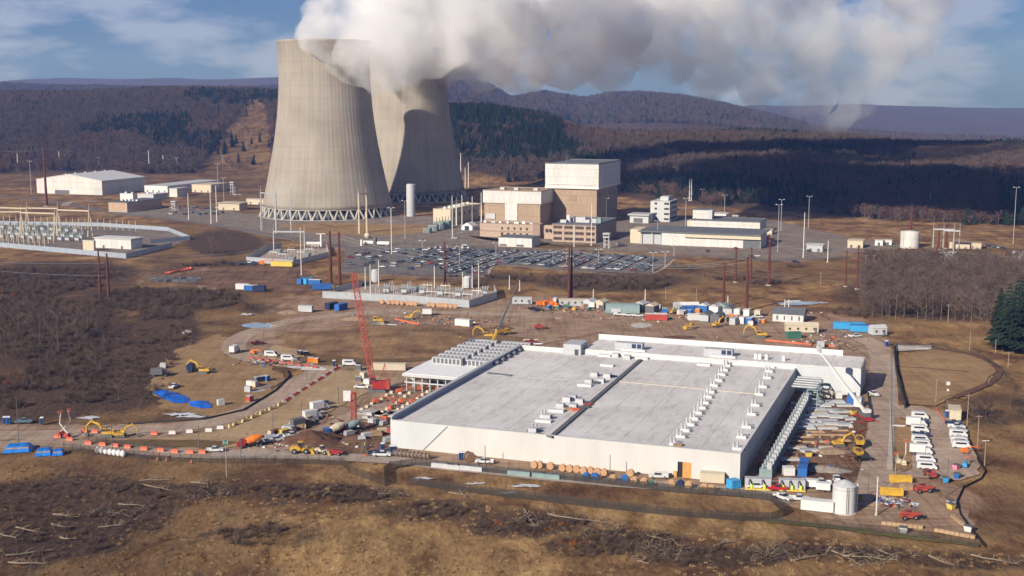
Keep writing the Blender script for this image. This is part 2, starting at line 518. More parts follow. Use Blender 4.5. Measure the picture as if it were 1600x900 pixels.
def ground_material():
 m = bpy.data.materials.new('dry_grass_ground')
 m.use_nodes = True
 nt = m.node_tree
 L = nt.links.new
 b = nt.nodes['Principled BSDF']
 b.inputs['Roughness'].default_value = .95
 b.inputs['Specular IOR Level'].default_value = .1
 geo = nt.nodes.new('ShaderNodeNewGeometry')
 def noise(scale, detail=6, rough=.6, sc=None, dist=0.0):
  n = nt.nodes.new('ShaderNodeTexNoise')
  n.inputs['Scale'].default_value = scale
  n.inputs['Detail'].default_value = detail
  n.inputs['Roughness'].default_value = rough
  n.inputs['Distortion'].default_value = dist
  if sc:
   mp = nt.nodes.new('ShaderNodeMapping')
   mp.inputs['Scale'].default_value = sc
   mp.inputs['Rotation'].default_value = (0, 0, R(25))
   L(geo.outputs['Position'], mp.inputs[0]); L(mp.outputs[0], n.inputs['Vector'])
  else:
   L(geo.outputs['Position'], n.inputs['Vector'])
  return n.outputs['Fac']
 def ramp(src, stops):
  r = nt.nodes.new('ShaderNodeValToRGB')
  while len(r.color_ramp.elements) < len(stops):
   r.color_ramp.elements.new(.5)
  for e, (p, c) in zip(r.color_ramp.elements, stops):
   e.position = p; e.color = (*c, 1)
  L(src, r.inputs[0])
  return r.outputs[0]
 def mix(fac, a, c, mode='MIX'):
  x = nt.nodes.new('ShaderNodeMix'); x.data_type = 'RGBA'; x.blend_type = mode
  if isinstance(fac, float): x.inputs['Factor'].default_value = fac
  else: L(fac, x.inputs['Factor'])
  L(a, x.inputs[6]); L(c, x.inputs[7])
  return x.outputs[2]
 def math_(op, a, c):
  x = nt.nodes.new('ShaderNodeMath'); x.operation = op; x.use_clamp = True
  for i, q in enumerate((a, c)):
   if isinstance(q, (int, float)): x.inputs[i].default_value = q
   else: L(q, x.inputs[i])
  return x.outputs[0]
 at = nt.nodes.new('ShaderNodeVertexColor'); at.layer_name = 'cover'
 sp = nt.nodes.new('ShaderNodeSeparateColor'); L(at.outputs[0], sp.inputs[0])
 big = noise(.035, 6, .62)
 mid = noise(.11, 7, .65, (1, .45, 1), .4)
 fine = noise(.8, 7, .72, (1, .4, 1))
 straw = ramp(mid, [(.30, (.165, .09, .041)), (.48, (.33, .20, .088)), (.66, (.50, .325, .14))])
 brown = ramp(mid, [(.30, (.07, .036, .022)), (.5, (.145, .074, .038)), (.70, (.25, .138, .064))])
 dirt = ramp(mid, [(.30, (.20, .115, .07)), (.5, (.32, .205, .135)), (.70, (.43, .295, .205))])
 grass = mix(ramp(big, [(.38, (0, 0, 0)), (.62, (1, 1, 1))]), brown, straw)
 edge = math_('SUBTRACT', mid, .5)
 def soft(ch, gain=1.0):
  a = math_('MULTIPLY_ADD', mid, 1.5); a.node.inputs[2].default_value = -.75
  a.node.use_clamp = False
  s_ = nt.nodes.new('ShaderNodeMath'); s_.operation = 'ADD'; L(ch, s_.inputs[0]); L(a, s_.inputs[1])
  r = nt.nodes.new('ShaderNodeMapRange'); r.inputs['From Min'].default_value = .3; r.inputs['From Max'].default_value = .72
  L(s_.outputs[0], r.inputs['Value'])
  return r.outputs['Result']
 dark = ramp(fine, [(.32, (.055, .037, .027)), (.55, (.10, .064, .043)), (.72, (.165, .105, .068))])
 c = mix(soft(sp.outputs[2]), grass, straw)
 c = mix(soft(sp.outputs[0]), c, dark)
 c = mix(soft(sp.outputs[1]), c, dirt)
 c = mix(.75, c, ramp(fine, [(.3, (.5, .48, .46)), (.7, (1.35, 1.35, 1.35))]), 'MULTIPLY')
 L(c, b.inputs['Base Color'])
 bp = nt.nodes.new('ShaderNodeBump')
 bp.inputs['Strength'].default_value = .9
 bp.inputs['Distance'].default_value = .5
 hsum = math_('ADD', fine, mid)
 hsum.node.use_clamp = False
 L(hsum, bp.inputs['Height'])
 L(bp.outputs[0], b.inputs['Normal'])
 return m
me.materials.append(ground_material())
gr = bpy.data.objects.new('ground', me)
COL.objects.link(gr)
tag(gr, 'dry straw coloured ground of the plant valley rising into wooded hills', 'ground', kind='structure')
# ------------------------------------------------------------------ haze
hb = MB().box(-7600, 7600, -750, 14200, -130, 560)
hm = bpy.data.materials.new('haze_air')
hm.use_nodes = True
hm.node_tree.nodes.remove(hm.node_tree.nodes['Principled BSDF'])
pv = hm.node_tree.nodes.new('ShaderNodeVolumePrincipled')
pv.inputs['Color'].default_value = (0.20, 0.38, 0.92, 1)
pv.inputs['Absorption Color'].default_value = (1, 1, 1, 1)
pv.inputs['Density'].default_value = 0.000088
pv.inputs['Anisotropy'].default_value = 0.1
hm.node_tree.links.new(pv.outputs[0], hm.node_tree.nodes['Material Output'].inputs['Volume'])
ho = hb.build('haze', hm)
tag(ho, 'thin blue winter haze lying over the valley and hills', 'haze', kind='stuff')
# ------------------------------------------------------------------ steam
def steam(name, blobs, label, dens, seed, voxel=5.5):
 import bmesh
 bm = bmesh.new()
 rs = random.Random(4)
 for (px, py, d, rp) in blobs:
  if py < -25: d += 140; rp *= .85
  r = rp * d / F
  c = Vector((XX(px, d, ZZ(d, py)), d, ZZ(d, py)))
  bmesh.ops.create_icosphere(bm, subdivisions=3, radius=r, matrix=Matrix.Translation(c))
 for i in range(7):            # unseen puffs added overhead, out of view, to shade the wooded hill
  for j in range(3):
   r = rs.uniform(62, 92)
   c = Vector((-50 + 92 * i + rs.uniform(-25, 25), 800 + 105 * j + rs.uniform(-25, 25) - 14 * i, 318 + rs.uniform(-15, 30)))
   bmesh.ops.create_icosphere(bm, subdivisions=3, radius=r, matrix=Matrix.Translation(c))
 me = bpy.data.meshes.new(name)
 bm.to_mesh(me); bm.free()
 o = bpy.data.objects.new(name, me)
 COL.objects.link(o)
 rm = o.modifiers.new('Remesh', 'REMESH'); rm.mode = 'VOXEL'; rm.voxel_size = voxel
 for k, (size, st) in enumerate(((70, 24), (30, 18), (13, 9))):
  t = bpy.data.textures.new(name + '_puffs', 'CLOUDS')
  t.noise_scale = size; t.noise_depth = 1
  dm = o.modifiers.new('Displace', 'DISPLACE'); dm.texture = t; dm.texture_coords = 'LOCAL'; dm.strength = st; dm.mid_level = .45
 m = bpy.data.materials.new('steam_vapour')
 m.use_nodes = True
 nt = m.node_tree
 nt.nodes.remove(nt.nodes['Principled BSDF'])
 pv = nt.nodes.new('ShaderNodeVolumePrincipled')
 pv.inputs['Color'].default_value = (1.0, 1.0, 1.0, 1)
 pv.inputs['Anisotropy'].default_value = 0.0
 geo = nt.nodes.new('ShaderNodeNewGeometry')
 n = nt.nodes.new('ShaderNodeTexNoise')
 n.inputs['Scale'].default_value = .02
 n.inputs['Detail'].default_value = 5
 n.inputs['Roughness'].default_value = .55
 nt.links.new(geo.outputs['Position'], n.inputs['Vector'])
 # thinner with the distance it has drifted
 sx = nt.nodes.new('ShaderNodeSeparateXYZ')
 nt.links.new(geo.outputs['Position'], sx.inputs[0])
 fall = nt.nodes.new('ShaderNodeMapRange')
 fall.inputs['From Min'].default_value = -180; fall.inputs['From Max'].default_value = 330
 fall.inputs['To Min'].default_value = dens; fall.inputs['To Max'].default_value = dens * .2
 nt.links.new(sx.outputs[0], fall.inputs['Value'])
 mr = nt.nodes.new('ShaderNodeMapRange')
 mr.inputs['From Min'].default_value = .37; mr.inputs['From Max'].default_value = .66
 nt.links.new(n.outputs['Fac'], mr.inputs['Value'])
 mu = nt.nodes.new('ShaderNodeMath'); mu.operation = 'MULTIPLY'
 nt.links.new(mr.outputs[0], mu.inputs[0]); nt.links.new(fall.outputs[0], mu.inputs[1])
 hz_ = nt.nodes.new('ShaderNodeMapRange')     # density raised high up, so the unseen added puffs shade the hill
 hz_.inputs['From Min'].default_value = 240; hz_.inputs['From Max'].default_value = 330; hz_.inputs['To Min'].default_value = 1; hz_.inputs['To Max'].default_value = 7.5
 nt.links.new(sx.outputs[2], hz_.inputs['Value'])
 mu2 = nt.nodes.new('ShaderNodeMath'); mu2.operation = 'MULTIPLY'; nt.links.new(mu.outputs[0], mu2.inputs[0]); nt.links.new(hz_.outputs[0], mu2.inputs[1])
 nt.links.new(mu2.outputs[0], pv.inputs['Density'])
 nt.links.new(pv.outputs[0], nt.nodes['Material Output'].inputs['Volume'])
 me.materials.append(m)
 tag(o, label, 'steam', kind='stuff')
 return o
STEAM_A = [(500, 70, 1213, 34), (530, 68, 1213, 40), (492, 50, 1225, 26), (525, 40, 1225, 34), (500, 25, 1235, 22), (548, 88, 1150, 30), (575, 108, 1140, 26), (605, 100, 1150, 32), (560, 60, 1185, 46),
   (600, 75, 1180, 44), (560, 15, 1230, 58), (600, -40, 1250, 80), (640, 80, 1190, 42), (620, 20, 1220, 66), (680, 70, 1210, 46), (700, 15, 1240, 70),
   (720, 72, 1240, 42), (770, 30, 1260, 72), (765, 92, 1270, 38), (810, 100, 1290, 46), (700, -70, 1280, 90), (820, -60, 1320, 100), (850, 25, 1310, 78), (880, 88, 1330, 52),
   (930, 30, 1350, 76), (955, 105, 1360, 40), (1010, 30, 1400, 72), (1045, 85, 1420, 45), (960, -80, 1380, 110), (1100, -70, 1440, 110), (1090, 30, 1450, 78), (1125, 105, 1470, 42), (1165, 50, 1500, 78), (1190, 120, 1510, 44), (1250, -60, 1540, 110), (1240, 50, 1550, 82),
   (1255, 135, 1560, 46), (1300, 160, 1590, 40), (1330, 85, 1600, 70), (1340, 150, 1610, 38), (1400, 40, 1660, 66), (1440, -30, 1700, 80)]
STEAM_F = [(478, 70, 1160, 13), (503, 82, 1158, 17), (530, 93, 1156, 21), (556, 108, 1154, 22), (580, 121, 1150, 19), (606, 108, 1335, 30), (636, 104, 1340, 30), (668, 100, 1345, 30), (697, 92, 1350, 28), (640, 70, 1350, 40), (690, 62, 1360, 42)]
STEAM_B = [(640, 100, 1410, 50), (670, 105, 1400, 40), (650, 70, 1410, 60), (700, 85, 1420, 40), (720, 40, 1440, 70), (760, 70, 1470, 60)]
if not globals().get('NO_STEAM'):
 steam('steam', STEAM_A + STEAM_B + STEAM_F, 'white steam pouring from both cooling towers and drifting right in a long plume', 0.085, 1)
# ------------------------------------------------------------------ trees, brush, grass
def plant_mat(name, rgb, var=.35):
 m = bpy.data.materials.new(name)
 m.use_nodes = True
 nt = m.node_tree; L = nt.links.new
 b = nt.nodes['Principled BSDF']
 b.inputs['Roughness'].default_value = .9
 b.inputs['Specular IOR Level'].default_value = .1
 oi = nt.nodes.new('ShaderNodeObjectInfo')
 r = nt.nodes.new('ShaderNodeValToRGB')
 e = r.color_ramp.elements
 e[0].color = (*[c * (1 - var) for c in rgb], 1)
 e[1].color = (*[c * (1 + var) for c in rgb], 1)
 L(oi.outputs['Random'], r.inputs[0])
 L(r.outputs[0], b.inputs['Base Color'])
 M[name] = m
 return m
plant_mat('bare_bark', (.115, .09, .075))
plant_mat('bare_twigs', (.105, .076, .064))
plant_mat('red_twigs', (.125, .078, .06))
plant_mat('needles', (.022, .036, .022), .4)
plant_mat('brush_twigs', (.115, .08, .06), .4)
plant_mat('grey_twigs', (.125, .09, .072))
plant_mat('rusty_leaves', (.26, .10, .03), .3)
plant_mat('straw_blades', (.36, .24, .115), .16)
plant_mat('brown_blades', (.235, .145, .072), .2)
plant_mat('trunk_pale', (.145, .12, .10), .25)
def ribbon(b, p, q, w, mi, r):
 p, q = Vector(p), Vector(q)
 d = (q - p)
 s = d.cross(Vector((r.uniform(-1, 1), r.uniform(-1, 1), r.uniform(-.3, .3))))
 if s.length < 1e-6: s = Vector((1, 0, 0))
 s = s.normalized() * w / 2
 b.add([p - s, p + s, q + s * .4, q - s * .4], [(0, 1, 2, 3)], mi)
def bare_tree(seed, h=13.0, limbs=9, sub=5, tw=5, wtw=.13, spread=.42, trunk=.2):
 r = random.Random(seed)
 b = MB()
 t = MB()
 top = Vector((r.uniform(-.6, .6), r.uniform(-.6, .6), h * .82))
 pts = [Vector((0, 0, -.3)), Vector((r.uniform(-.2, .2), r.uniform(-.2, .2), h * .35)), top]
 t.tube(pts, [trunk, trunk * .7, trunk * .15], 5, 0)
 for i in range(limbs):
  f = .16 + .82 * (i + r.random() * .5) / limbs
  base = pts[0].lerp(pts[1], f / .42) if f < .42 else pts[1].lerp(pts[2], (f - .42) / .58)
  a = i * 2.4 + r.uniform(-.4, .4)
  ln = h * spread * (1.15 - f * .75) * r.uniform(.75, 1.2)
  d = Vector((math.cos(a), math.sin(a), r.uniform(.45, 1.1))).normalized()
  tip = base + d * ln
  b.cyl(base, tip, trunk * .33, trunk * .1, 3, 0, False, False)
  for j in range(sub):
   p = base.lerp(tip, .3 + .7 * j / max(1, sub - 1))
   dd = (d + Vector((r.uniform(-.9, .9), r.uniform(-.9, .9), r.uniform(-.1, .8)))).normalized()
   q = p + dd * ln * r.uniform(.3, .55)
   ribbon(b, p, q, wtw * 1.2, 0, r)
   for k in range(tw):
    pp = p.lerp(q, .25 + .75 * k / max(1, tw - 1))
    d3 = (dd + Vector((r.uniform(-1, 1), r.uniform(-1, 1), r.uniform(-.4, .9)))).normalized()
    ribbon(b, pp, pp + d3 * r.uniform(.9, 1.7), wtw, 0, r)
 return t, b
def conifer(seed, h=14.0):
 r = random.Random(seed)
 t, b = MB(), MB()
 t.cyl((0, 0, -.3), (0, 0, h * .95), .2, .04, 6)
 n = 13
 for i in range(n):
  z = h * (.12 + .85 * i / n)
  rad = h * .21 * (1 - i / n) ** .8 * r.uniform(.55, 1.35) + .3
  m = 14
  for k in range(m):
   a = 2 * math.pi * (k + r.random()) / m
   rr = rad * r.uniform(.7, 1.2)
   d = Vector((math.cos(a), math.sin(a), 0)); s = Vector((-d.y, d.x, 0))
   p0 = Vector((0, 0, z + .5)); p1 = d * rr + Vector((0, 0, z - rr * r.uniform(.15, .45)))
   m1 = p0.lerp(p1, .55)
   b.add([p0, m1 + s * rr * .28, p1, m1 - s * rr * .28 + Vector((0, 0, .15))], [(0, 1, 2, 3)], 0)
   b.add([p0, m1 + Vector((0, 0, .5)), p1, m1 - Vector((0, 0, .5))], [(0, 1, 2, 3)], 0)
 return t, b
def bush(seed, h=2.0, n=34, w=.07):
 r = random.Random(seed)
 b = MB()
 for i in range(n):
  a = r.uniform(0, 6.28); l = h * r.uniform(.55, 1.15); lean = r.uniform(.1, 1.0)
  p = Vector((r.uniform(-.5, .5) * h * .5, r.uniform(-.5, .5) * h * .5, -.1))
  d = Vector((math.cos(a) * lean, math.sin(a) * lean, 1)).normalized()
  q = p + d * l
  ribbon(b, p, q, w, 0, r)
  for k in range(4):
   pp = p.lerp(q, .35 + .2 * k)
   d3 = (d + Vector((r.uniform(-.9, .9), r.uniform(-.9, .9), r.uniform(-.2, .7)))).normalized()
   ribbon(b, pp, pp + d3 * l * r.uniform(.2, .45), w * .8, 0, r)
 return b
def tuft(seed, h=.5, n=26):
 r = random.Random(seed)
 b = MB()
 for i in range(n):
  a = r.uniform(0, 6.28); l = h * r.uniform(.6, 1.2); lean = r.uniform(.2, 1.3)
  p = Vector((r.uniform(-.5, .5), r.uniform(-.5, .5), -.05))
  d = Vector((math.cos(a) * lean + .5, math.sin(a) * lean + .25, 1)).normalized()
  ribbon(b, p, p + d * l, .13, 0, r)
 return b
def merged(t, b, mt, mb_):
 o = MB()
 o.add(t.v, t.f, 0); o.add(b.v, b.f, 1)
 return o.mesh('tree_kind', [mt, mb_])
def scatter(name, label, cat, meshes, pts, var, scl, kind='stuff', dens=None):
 """one countless mass: points carry their kind, turn and size; geometry nodes set the plants on them"""
 c = bpy.data.collections.new(name + '_kinds')
 for i, m in enumerate(meshes):
  c.objects.link(bpy.data.objects.new('%s_kind_%02d' % (name, i), m))
 me = bpy.data.meshes.new(name)
 me.from_pydata([tuple(p) for p in pts], [], [])
 n = len(pts)
 a = me.attributes.new('which', 'INT', 'POINT'); a.data.foreach_set('value', np.asarray(var, np.int32))
 a = me.attributes.new('size', 'FLOAT', 'POINT'); a.data.foreach_set('value', np.asarray(scl, np.float32))
 rot = np.zeros((n, 3), np.float32); rot[:, 2] = rng.uniform(0, 6.28, n)
 rot[:, 0] = rng.normal(0, .05, n); rot[:, 1] = rng.normal(0, .05, n)
 a = me.attributes.new('turn', 'FLOAT_VECTOR', 'POINT'); a.data.foreach_set('vector', rot.ravel())
 o = bpy.data.objects.new(name, me)
 COL.objects.link(o)
 ng = bpy.data.node_groups.new(name, 'GeometryNodeTree')
 ng.interface.new_socket('Geometry', in_out='INPUT', socket_type='NodeSocketGeometry')
 ng.interface.new_socket('Geometry', in_out='OUTPUT', socket_type='NodeSocketGeometry')
 N = ng.nodes.new; L = ng.links.new
 gi, go = N('NodeGroupInput'), N('NodeGroupOutput')
 ci = N('GeometryNodeCollectionInfo'); ci.inputs['Collection'].default_value = c
 ci.inputs['Separate Children'].default_value = True; ci.inputs['Reset Children'].default_value = True
 ip = N('GeometryNodeInstanceOnPoints'); ip.inputs['Pick Instance'].default_value = True
 def attr(nm, ty):
  q = N('GeometryNodeInputNamedAttribute'); q.data_type = ty; q.inputs['Name'].default_value = nm
  return q.outputs['Attribute']
 er = N('FunctionNodeEulerToRotation')
 L(attr('turn', 'FLOAT_VECTOR'), er.inputs[0])
 L(gi.outputs[0], ip.inputs['Points']); L(ci.outputs[0], ip.inputs['Instance'])
 L(attr('which', 'INT'), ip.inputs['Instance Index'])
 L(er.outputs[0], ip.inputs['Rotation']); L(attr('size', 'FLOAT'), ip.inputs['Scale'])
 L(ip.outputs[0], go.inputs[0])
 md = o.modifiers.new('plants', 'NODES'); md.node_group = ng
 tag(o, label, cat, kind=kind)
 return o
def pixy(x, y, z):
 d = y * CP + (CAMH - z) * SP
 return 800 + F * x / d, 450 - F * (y * SP + (z - CAMH) * CP) / d
tree_far = [merged(*bare_tree(s, 12 + s % 3, 8, 5, 4, .26, .42, .24), 'bare_bark', 'bare_twigs') for s in (1, 2, 3)] + \
   [merged(*bare_tree(s, 11.5, 8, 5, 4, .26, .45, .22), 'bare_bark', 'red_twigs') for s in (4, 5)] + \
   [merged(*conifer(s, 14), 'bare_bark', 'needles') for s in (6, 7)]
# the wooded hills
n = 95000
d = np.sqrt(rng.uniform(1100 ** 2, 3000 ** 2, n))
pq = rng.uniform(-260, 1860, n)
x = (pq - 800) / F * (d * CP + CAMH * SP)
y0 = np.interp(pq, PR[:, 0], PR[:, 1]); y1 = np.interp(pq, PR[:, 0], PR[:, 2])
nz = _noise2(x * .01, d * .01, 21)
start = y0 + np.where(pq < 440, 150, np.where(pq < 1000, 60, 50)) + nz * 45
keep = (d > start) & (d < y1 + 350)
x, d, pq, nz, y1 = x[keep], d[keep], pq[keep], nz[keep], y1[keep]
z = height(x, d)
sx_, sy_ = pixy(x, d, z)
strip = (sy_ > 152) & (sx_ > 388 - (sy_ - 160) * .70 - 3) & (sx_ < 412 + (sy_ - 160) * .13 + 2) & (sx_ < 440)
keep = ~strip | (rng.uniform(0, 1, len(x)) < .07)
# a few bare scrub openings in the right hand wood
op = _noise2(x * .02, d * .02, 33)
keep &= ~((pq > 900) & (op > .62) & (d < y1 - 250))
x, d, z, pq, nz, y1 = x[keep], d[keep], z[keep], pq[keep], nz[keep], y1[keep]
cn_ = _noise2(x * .012 + 5, d * .012, 40)
pc = np.where(cn_ > .55, .75, .04) + np.where((pq > 690) & (pq < 880) & (d > y1 - 300), .75, 0) + np.where((pq > 1560) & (d < 1500), .55, 0)
isc = rng.uniform(0, 1, len(x)) < pc
red = _noise2(x * .008, d * .008, 51) + rng.normal(0, .3, len(x)) > .1
var = np.where(isc, rng.integers(5, 7, len(x)), np.where(red, rng.integers(3, 5, len(x)), rng.integers(0, 3, len(x))))
scatter('woodland', 'leafless brown woodland with dark conifers covering the hills behind the plant', 'woodland', tree_far,
  np.stack([x, d, z], 1), var, rng.uniform(.75, 1.25, len(x)))
# the far ridges
n = 42000
d = np.sqrt(rng.uniform(3900 ** 2, 5500 ** 2, n)); pq = rng.uniform(-150, 1750, n)
x = (pq - 800) / F * (d * CP + CAMH * SP)
z = height(x, d)
scatter('far_woodland', 'hazy violet woodland on the far ridge beyond the steam', 'woodland', tree_far,
  np.stack([x, d, z], 1), rng.integers(0, 6, n), rng.uniform(1.0, 1.6, n))
# ---- brush: leafless shrubs standing close
bushes = [bush(s, 2.0, 34, .085).mesh('bush_kind', 'brush_twigs') for s in (1, 2, 3)] + [bush(9, 1.6, 30, .1).mesh('bush_kind', 'rusty_leaves')]
def field(L, px, py):
 o = np.zeros(len(px))
 for a, b, ra, rb, wt in L:
  o = np.maximum(o, wt * np.clip(1.5 - (((px - a) / ra) ** 2 + ((py - b) / rb) ** 2) * 1.1, 0, 1))
 return o
n = 260000
py = rng.uniform(395, 915, n); px = rng.uniform(-60, 1660, n)
yy = np.array([(CAMH) / (SP - (450 - q) / F * CP) * (CP + (450 - q) / F * SP) for q in py])
dd = yy * CP + CAMH * SP
x = (px - 800) / F * dd
# even cover per square metre
acc = rng.uniform(0, 1, n) < (yy / 900) ** 3 * np.where(py > 700, 1.9, .8)
big = _noise2(x * .06, yy * .06, 61)
f = field(BRUSH, px, py)
acc &= (f + big * .3 > .6) & (f > .12)
acc &= field(DIRT, px, py) < .25
acc &= ~((px > 165) & (px < 300) & (py > 500) & (py < 660) & (rng.uniform(0, 1, n) > .22))
acc &= ~((px < 340) & (py > 740) & (rng.uniform(0, 1, n) > .3))
clear = [(455, 690, 400, 60), (1000, 640, 420, 110), (1450, 690, 90, 80), (370, 610, 70, 55), (700, 465, 95, 24), (600, 400, 60, 25), (100, 380, 165, 40), (790, 405, 260, 26), (440, 400, 75, 28), (1000, 490, 300, 22), (370, 436, 100, 17)]
for a, b, ra, rb in clear:
 acc &= ~((np.abs(px - a) < ra) & (np.abs(py - b) < rb))
fy = np.interp(px, FENCE[:, 0], FENCE[:, 1])
acc &= ~((py > 640) & (py < fy + 12))
x, yy, px, py = x[acc], yy[acc], px[acc], py[acc]
z = height(x, yy)
rust = (_noise2(x * .03, yy * .03, 71) > .72) | ((np.abs(px - 890) < 40) & (np.abs(py - 828) < 10)) | ((np.abs(px - 770) < 30) & (np.abs(py - 805) < 14) & (rng.uniform(0, 1, len(px)) < .5))
var = np.where(rust & (rng.uniform(0, 1, len(x)) < .5), 3, rng.integers(0, 3, len(x)))
scatter('brush', 'leafless grey brown brush growing over the fields around the site', 'brush', bushes, np.stack([x, yy, z], 1), var,
  rng.uniform(.5, 1.25, len(x)) * np.where(py > 700, .62, 1.05))
print('brush', len(x))
# ---- grass of the open fields
tufts = [tuft(s).mesh('tuft_kind', 'straw_blades') for s in (1, 2)] + [tuft(s, .6).mesh('tuft_kind', 'brown_blades') for s in (3, 4)]
n = 170000
py = rng.uniform(715, 925, n); px = rng.uniform(-60, 1660, n)
yy = (CAMH) / (SP - (450 - py) / F * CP) * (CP + (450 - py) / F * SP)
x = (px - 800) / F * (yy * CP + CAMH * SP)
fy = np.interp(px, FENCE[:, 0], FENCE[:, 1])
acc = (py > fy + 4) & (rng.uniform(0, 1, n) < (yy / 420) ** 3) & (field(BRUSH, px, py) + rng.normal(0, .2, n) < .75)
x, yy, px, py = x[acc], yy[acc], px[acc], py[acc]
z = height(x, yy)
gap = _noise2(x * .09, yy * .05, 83) + rng.normal(0, .35, len(x))
k_ = rng.uniform(0, 1, len(x)) < .05
x, yy, px, py, z = x[k_], yy[k_], px[k_], py[k_], z[k_]
br = _noise2(x * .05, yy * .05, 81) * 1.3 + rng.normal(0, .25, len(x)) - field(STRAW, px, py) * .5 + field(BRUSH, px, py) * .5 > .15
var = np.where(br, rng.integers(2, 4, len(x)), rng.integers(0, 2, len(x)))
scatter('dry_grass', 'dry straw coloured grass lying over the foreground field', 'grass', tufts, np.stack([x, yy, z], 1), var, rng.uniform(.6, 1.4, len(x)))
print('grass', len(x))
# ---- the thicket on the right: the mass behind, its front trees as things of their own
near_trees = [merged(*bare_tree(s, 15 + s % 4, 11, 6, 5, .13, .34, .11), 'trunk_pale', 'grey_twigs') for s in (11, 12, 13, 14)]
n = 1500
px = rng.uniform(1345, 1700, n); yb = rng.uniform(408, 494, n)
yb = np.maximum(yb, 408 + np.abs(px - 1480) * .03)
P_ = np.array([G(a, b) for a, b in zip(px, yb)])
scatter('thicket', 'dense leafless grey thicket standing right of the laydown yard', 'thicket', near_trees, P_, rng.integers(0, 4, n), rng.uniform(.42, .8, n))
def tree_thing(seed, px, py, hpx, label, group, kind='bare', twig='grey_twigs', bark='trunk_pale', spread=.34):
 p = G(px, py)
 p.z = float(height(np.array([p.x]), np.array([p.y]))[0]) - .1
 h = ZZ(p.y, py - hpx)
 t = thing('bare_tree' if kind == 'bare' else 'pine_tree', label, 'tree', p, group=group)
 if kind == 'bare':
  a, b = bare_tree(seed, h, 10, 6, 6, .10, spread, .13 * h / 13)
 else:
  a, b = conifer(seed, h)
 a.build('trunk', bark, t); b.build('crown', twig if kind == 'bare' else 'needles', t)
 return t
fx = [1352, 1364, 1378, 1389, 1399, 1412, 1424, 1433, 1446, 1457, 1470, 1481, 1492, 1505, 1517, 1530, 1541]
fb = [493, 496, 498, 495, 500, 498, 494, 499, 503, 498, 501, 497, 503, 506, 509, 512, 516]
for i, (a, b) in enumerate(zip(fx, fb)):
 tree_thing(100 + i, a, b, 44 + (i * 37 % 31), 'pale bare tree, %s from the left in the front row of the grey thicket' % ORD[i], 'front row trees of the thicket')
for i, (a, b, h) in enumerate([(1566, 548, 96), (1584, 552, 112), (1598, 545, 104), (1612, 556, 110), (1574, 520, 84), (1592, 505, 78), (1556, 540, 70), (1604, 530, 98), (1562, 505, 60), (1586, 530, 100)]):
 tree_thing(200 + i, a, b, h, 'dark green pine, %s from the left in the clump at the right edge' % ORD[[2, 4, 7, 9, 3, 6, 0, 8, 1, 5][i]], 'pines at the right edge', 'pine')
LT = [(92, 553, 80, 'pale forked bare tree standing tallest in the brush at left'), (137, 519, 52, 'white trunked bare tree at the upper edge of the left brush'),
  (63, 540, 66, 'grey bare tree behind the tallest one in the left brush'), (30, 520, 54, 'bare tree near the left border above the dark brush'), (118, 530, 56, 'thin bare tree between the forked one and the white trunk'),
  (76, 600, 50, 'low spreading dead tree with pale branches in the left brush'), (186, 625, 44, 'slim leafless sapling near the blue tarps'), (222, 628, 38, 'small leafless sapling just left of the blue tarps'),
  (150, 576, 42, 'slender bare tree in the reddish middle of the left brush'), (10, 560, 60, 'dark bare tree cut by the left border'), (48, 500, 40, 'small bare tree beneath the switchyard'), (168, 500, 34, 'rounded bare bush tree below the twin rust poles'),
  (1578, 640, 62, 'lone bare tree in the field right of the storm basin'), (1540, 655, 34, 'low twiggy tree beside the right hand scrub'), (1520, 650, 28, 'small twiggy tree left of the lone field tree'),
  (890, 436, 30, 'bare tree behind the double rust pole'), (1000, 455, 36, 'bare tree rising from the scrub above the trailers'), (965, 452, 30, 'smaller bare tree in the scrub above the trailers'),
  (355, 395, 36, 'rounded bare tree below the plant road'), (330, 398, 30, 'bare bush tree right of the switchyard fence'), (382, 393, 32, 'bare bush tree beside the small substation')]
for i, (a, b, h, l) in enumerate(LT):
 tree_thing(300 + i, a, b, h, l, None, spread=.45)
# ---- felled trunks and heaps of dead branches in the field
LOGS = [((222, 757), (268, 764)), ((184, 783), (228, 785)), ((170, 792), (203, 799)), ((83, 798), (124, 805)), ((80, 815), (107, 821)), ((25, 824), (64, 832)), ((0, 835), (25, 846)),
  ((93, 838), (120, 844)), ((8, 875), (82, 866)), ((12, 887), (75, 893)), ((152, 818), (190, 816)), ((140, 800), (165, 783)), ((218, 751), (270, 750)), ((300, 753), (325, 757)), ((505, 776), (526, 758)),
  ((580, 772), (625, 776)), ((818, 797), (838, 824)), ((855, 805), (972, 826)), ((1008, 842), (1040, 854)), ((1115, 860), (1162, 850)), ((1232, 846), (1200, 874)), ((1300, 872), (1345, 896)), ((1316, 880), (1402, 888)),
  ((1516, 870), (1592, 890)), ((1205, 874), (1250, 868)), ((1420, 866), (1428, 880)), ((995, 884), (1014, 892)), ((700, 772), (740, 778)), ((1370, 866), (1400, 882)), ((1240, 888), (1290, 880)), ((715, 765), (730, 782)), ((1450, 876), (1490, 894))]
def zground(p):
 return float(height(np.array([p.x]), np.array([p.y]))[0])
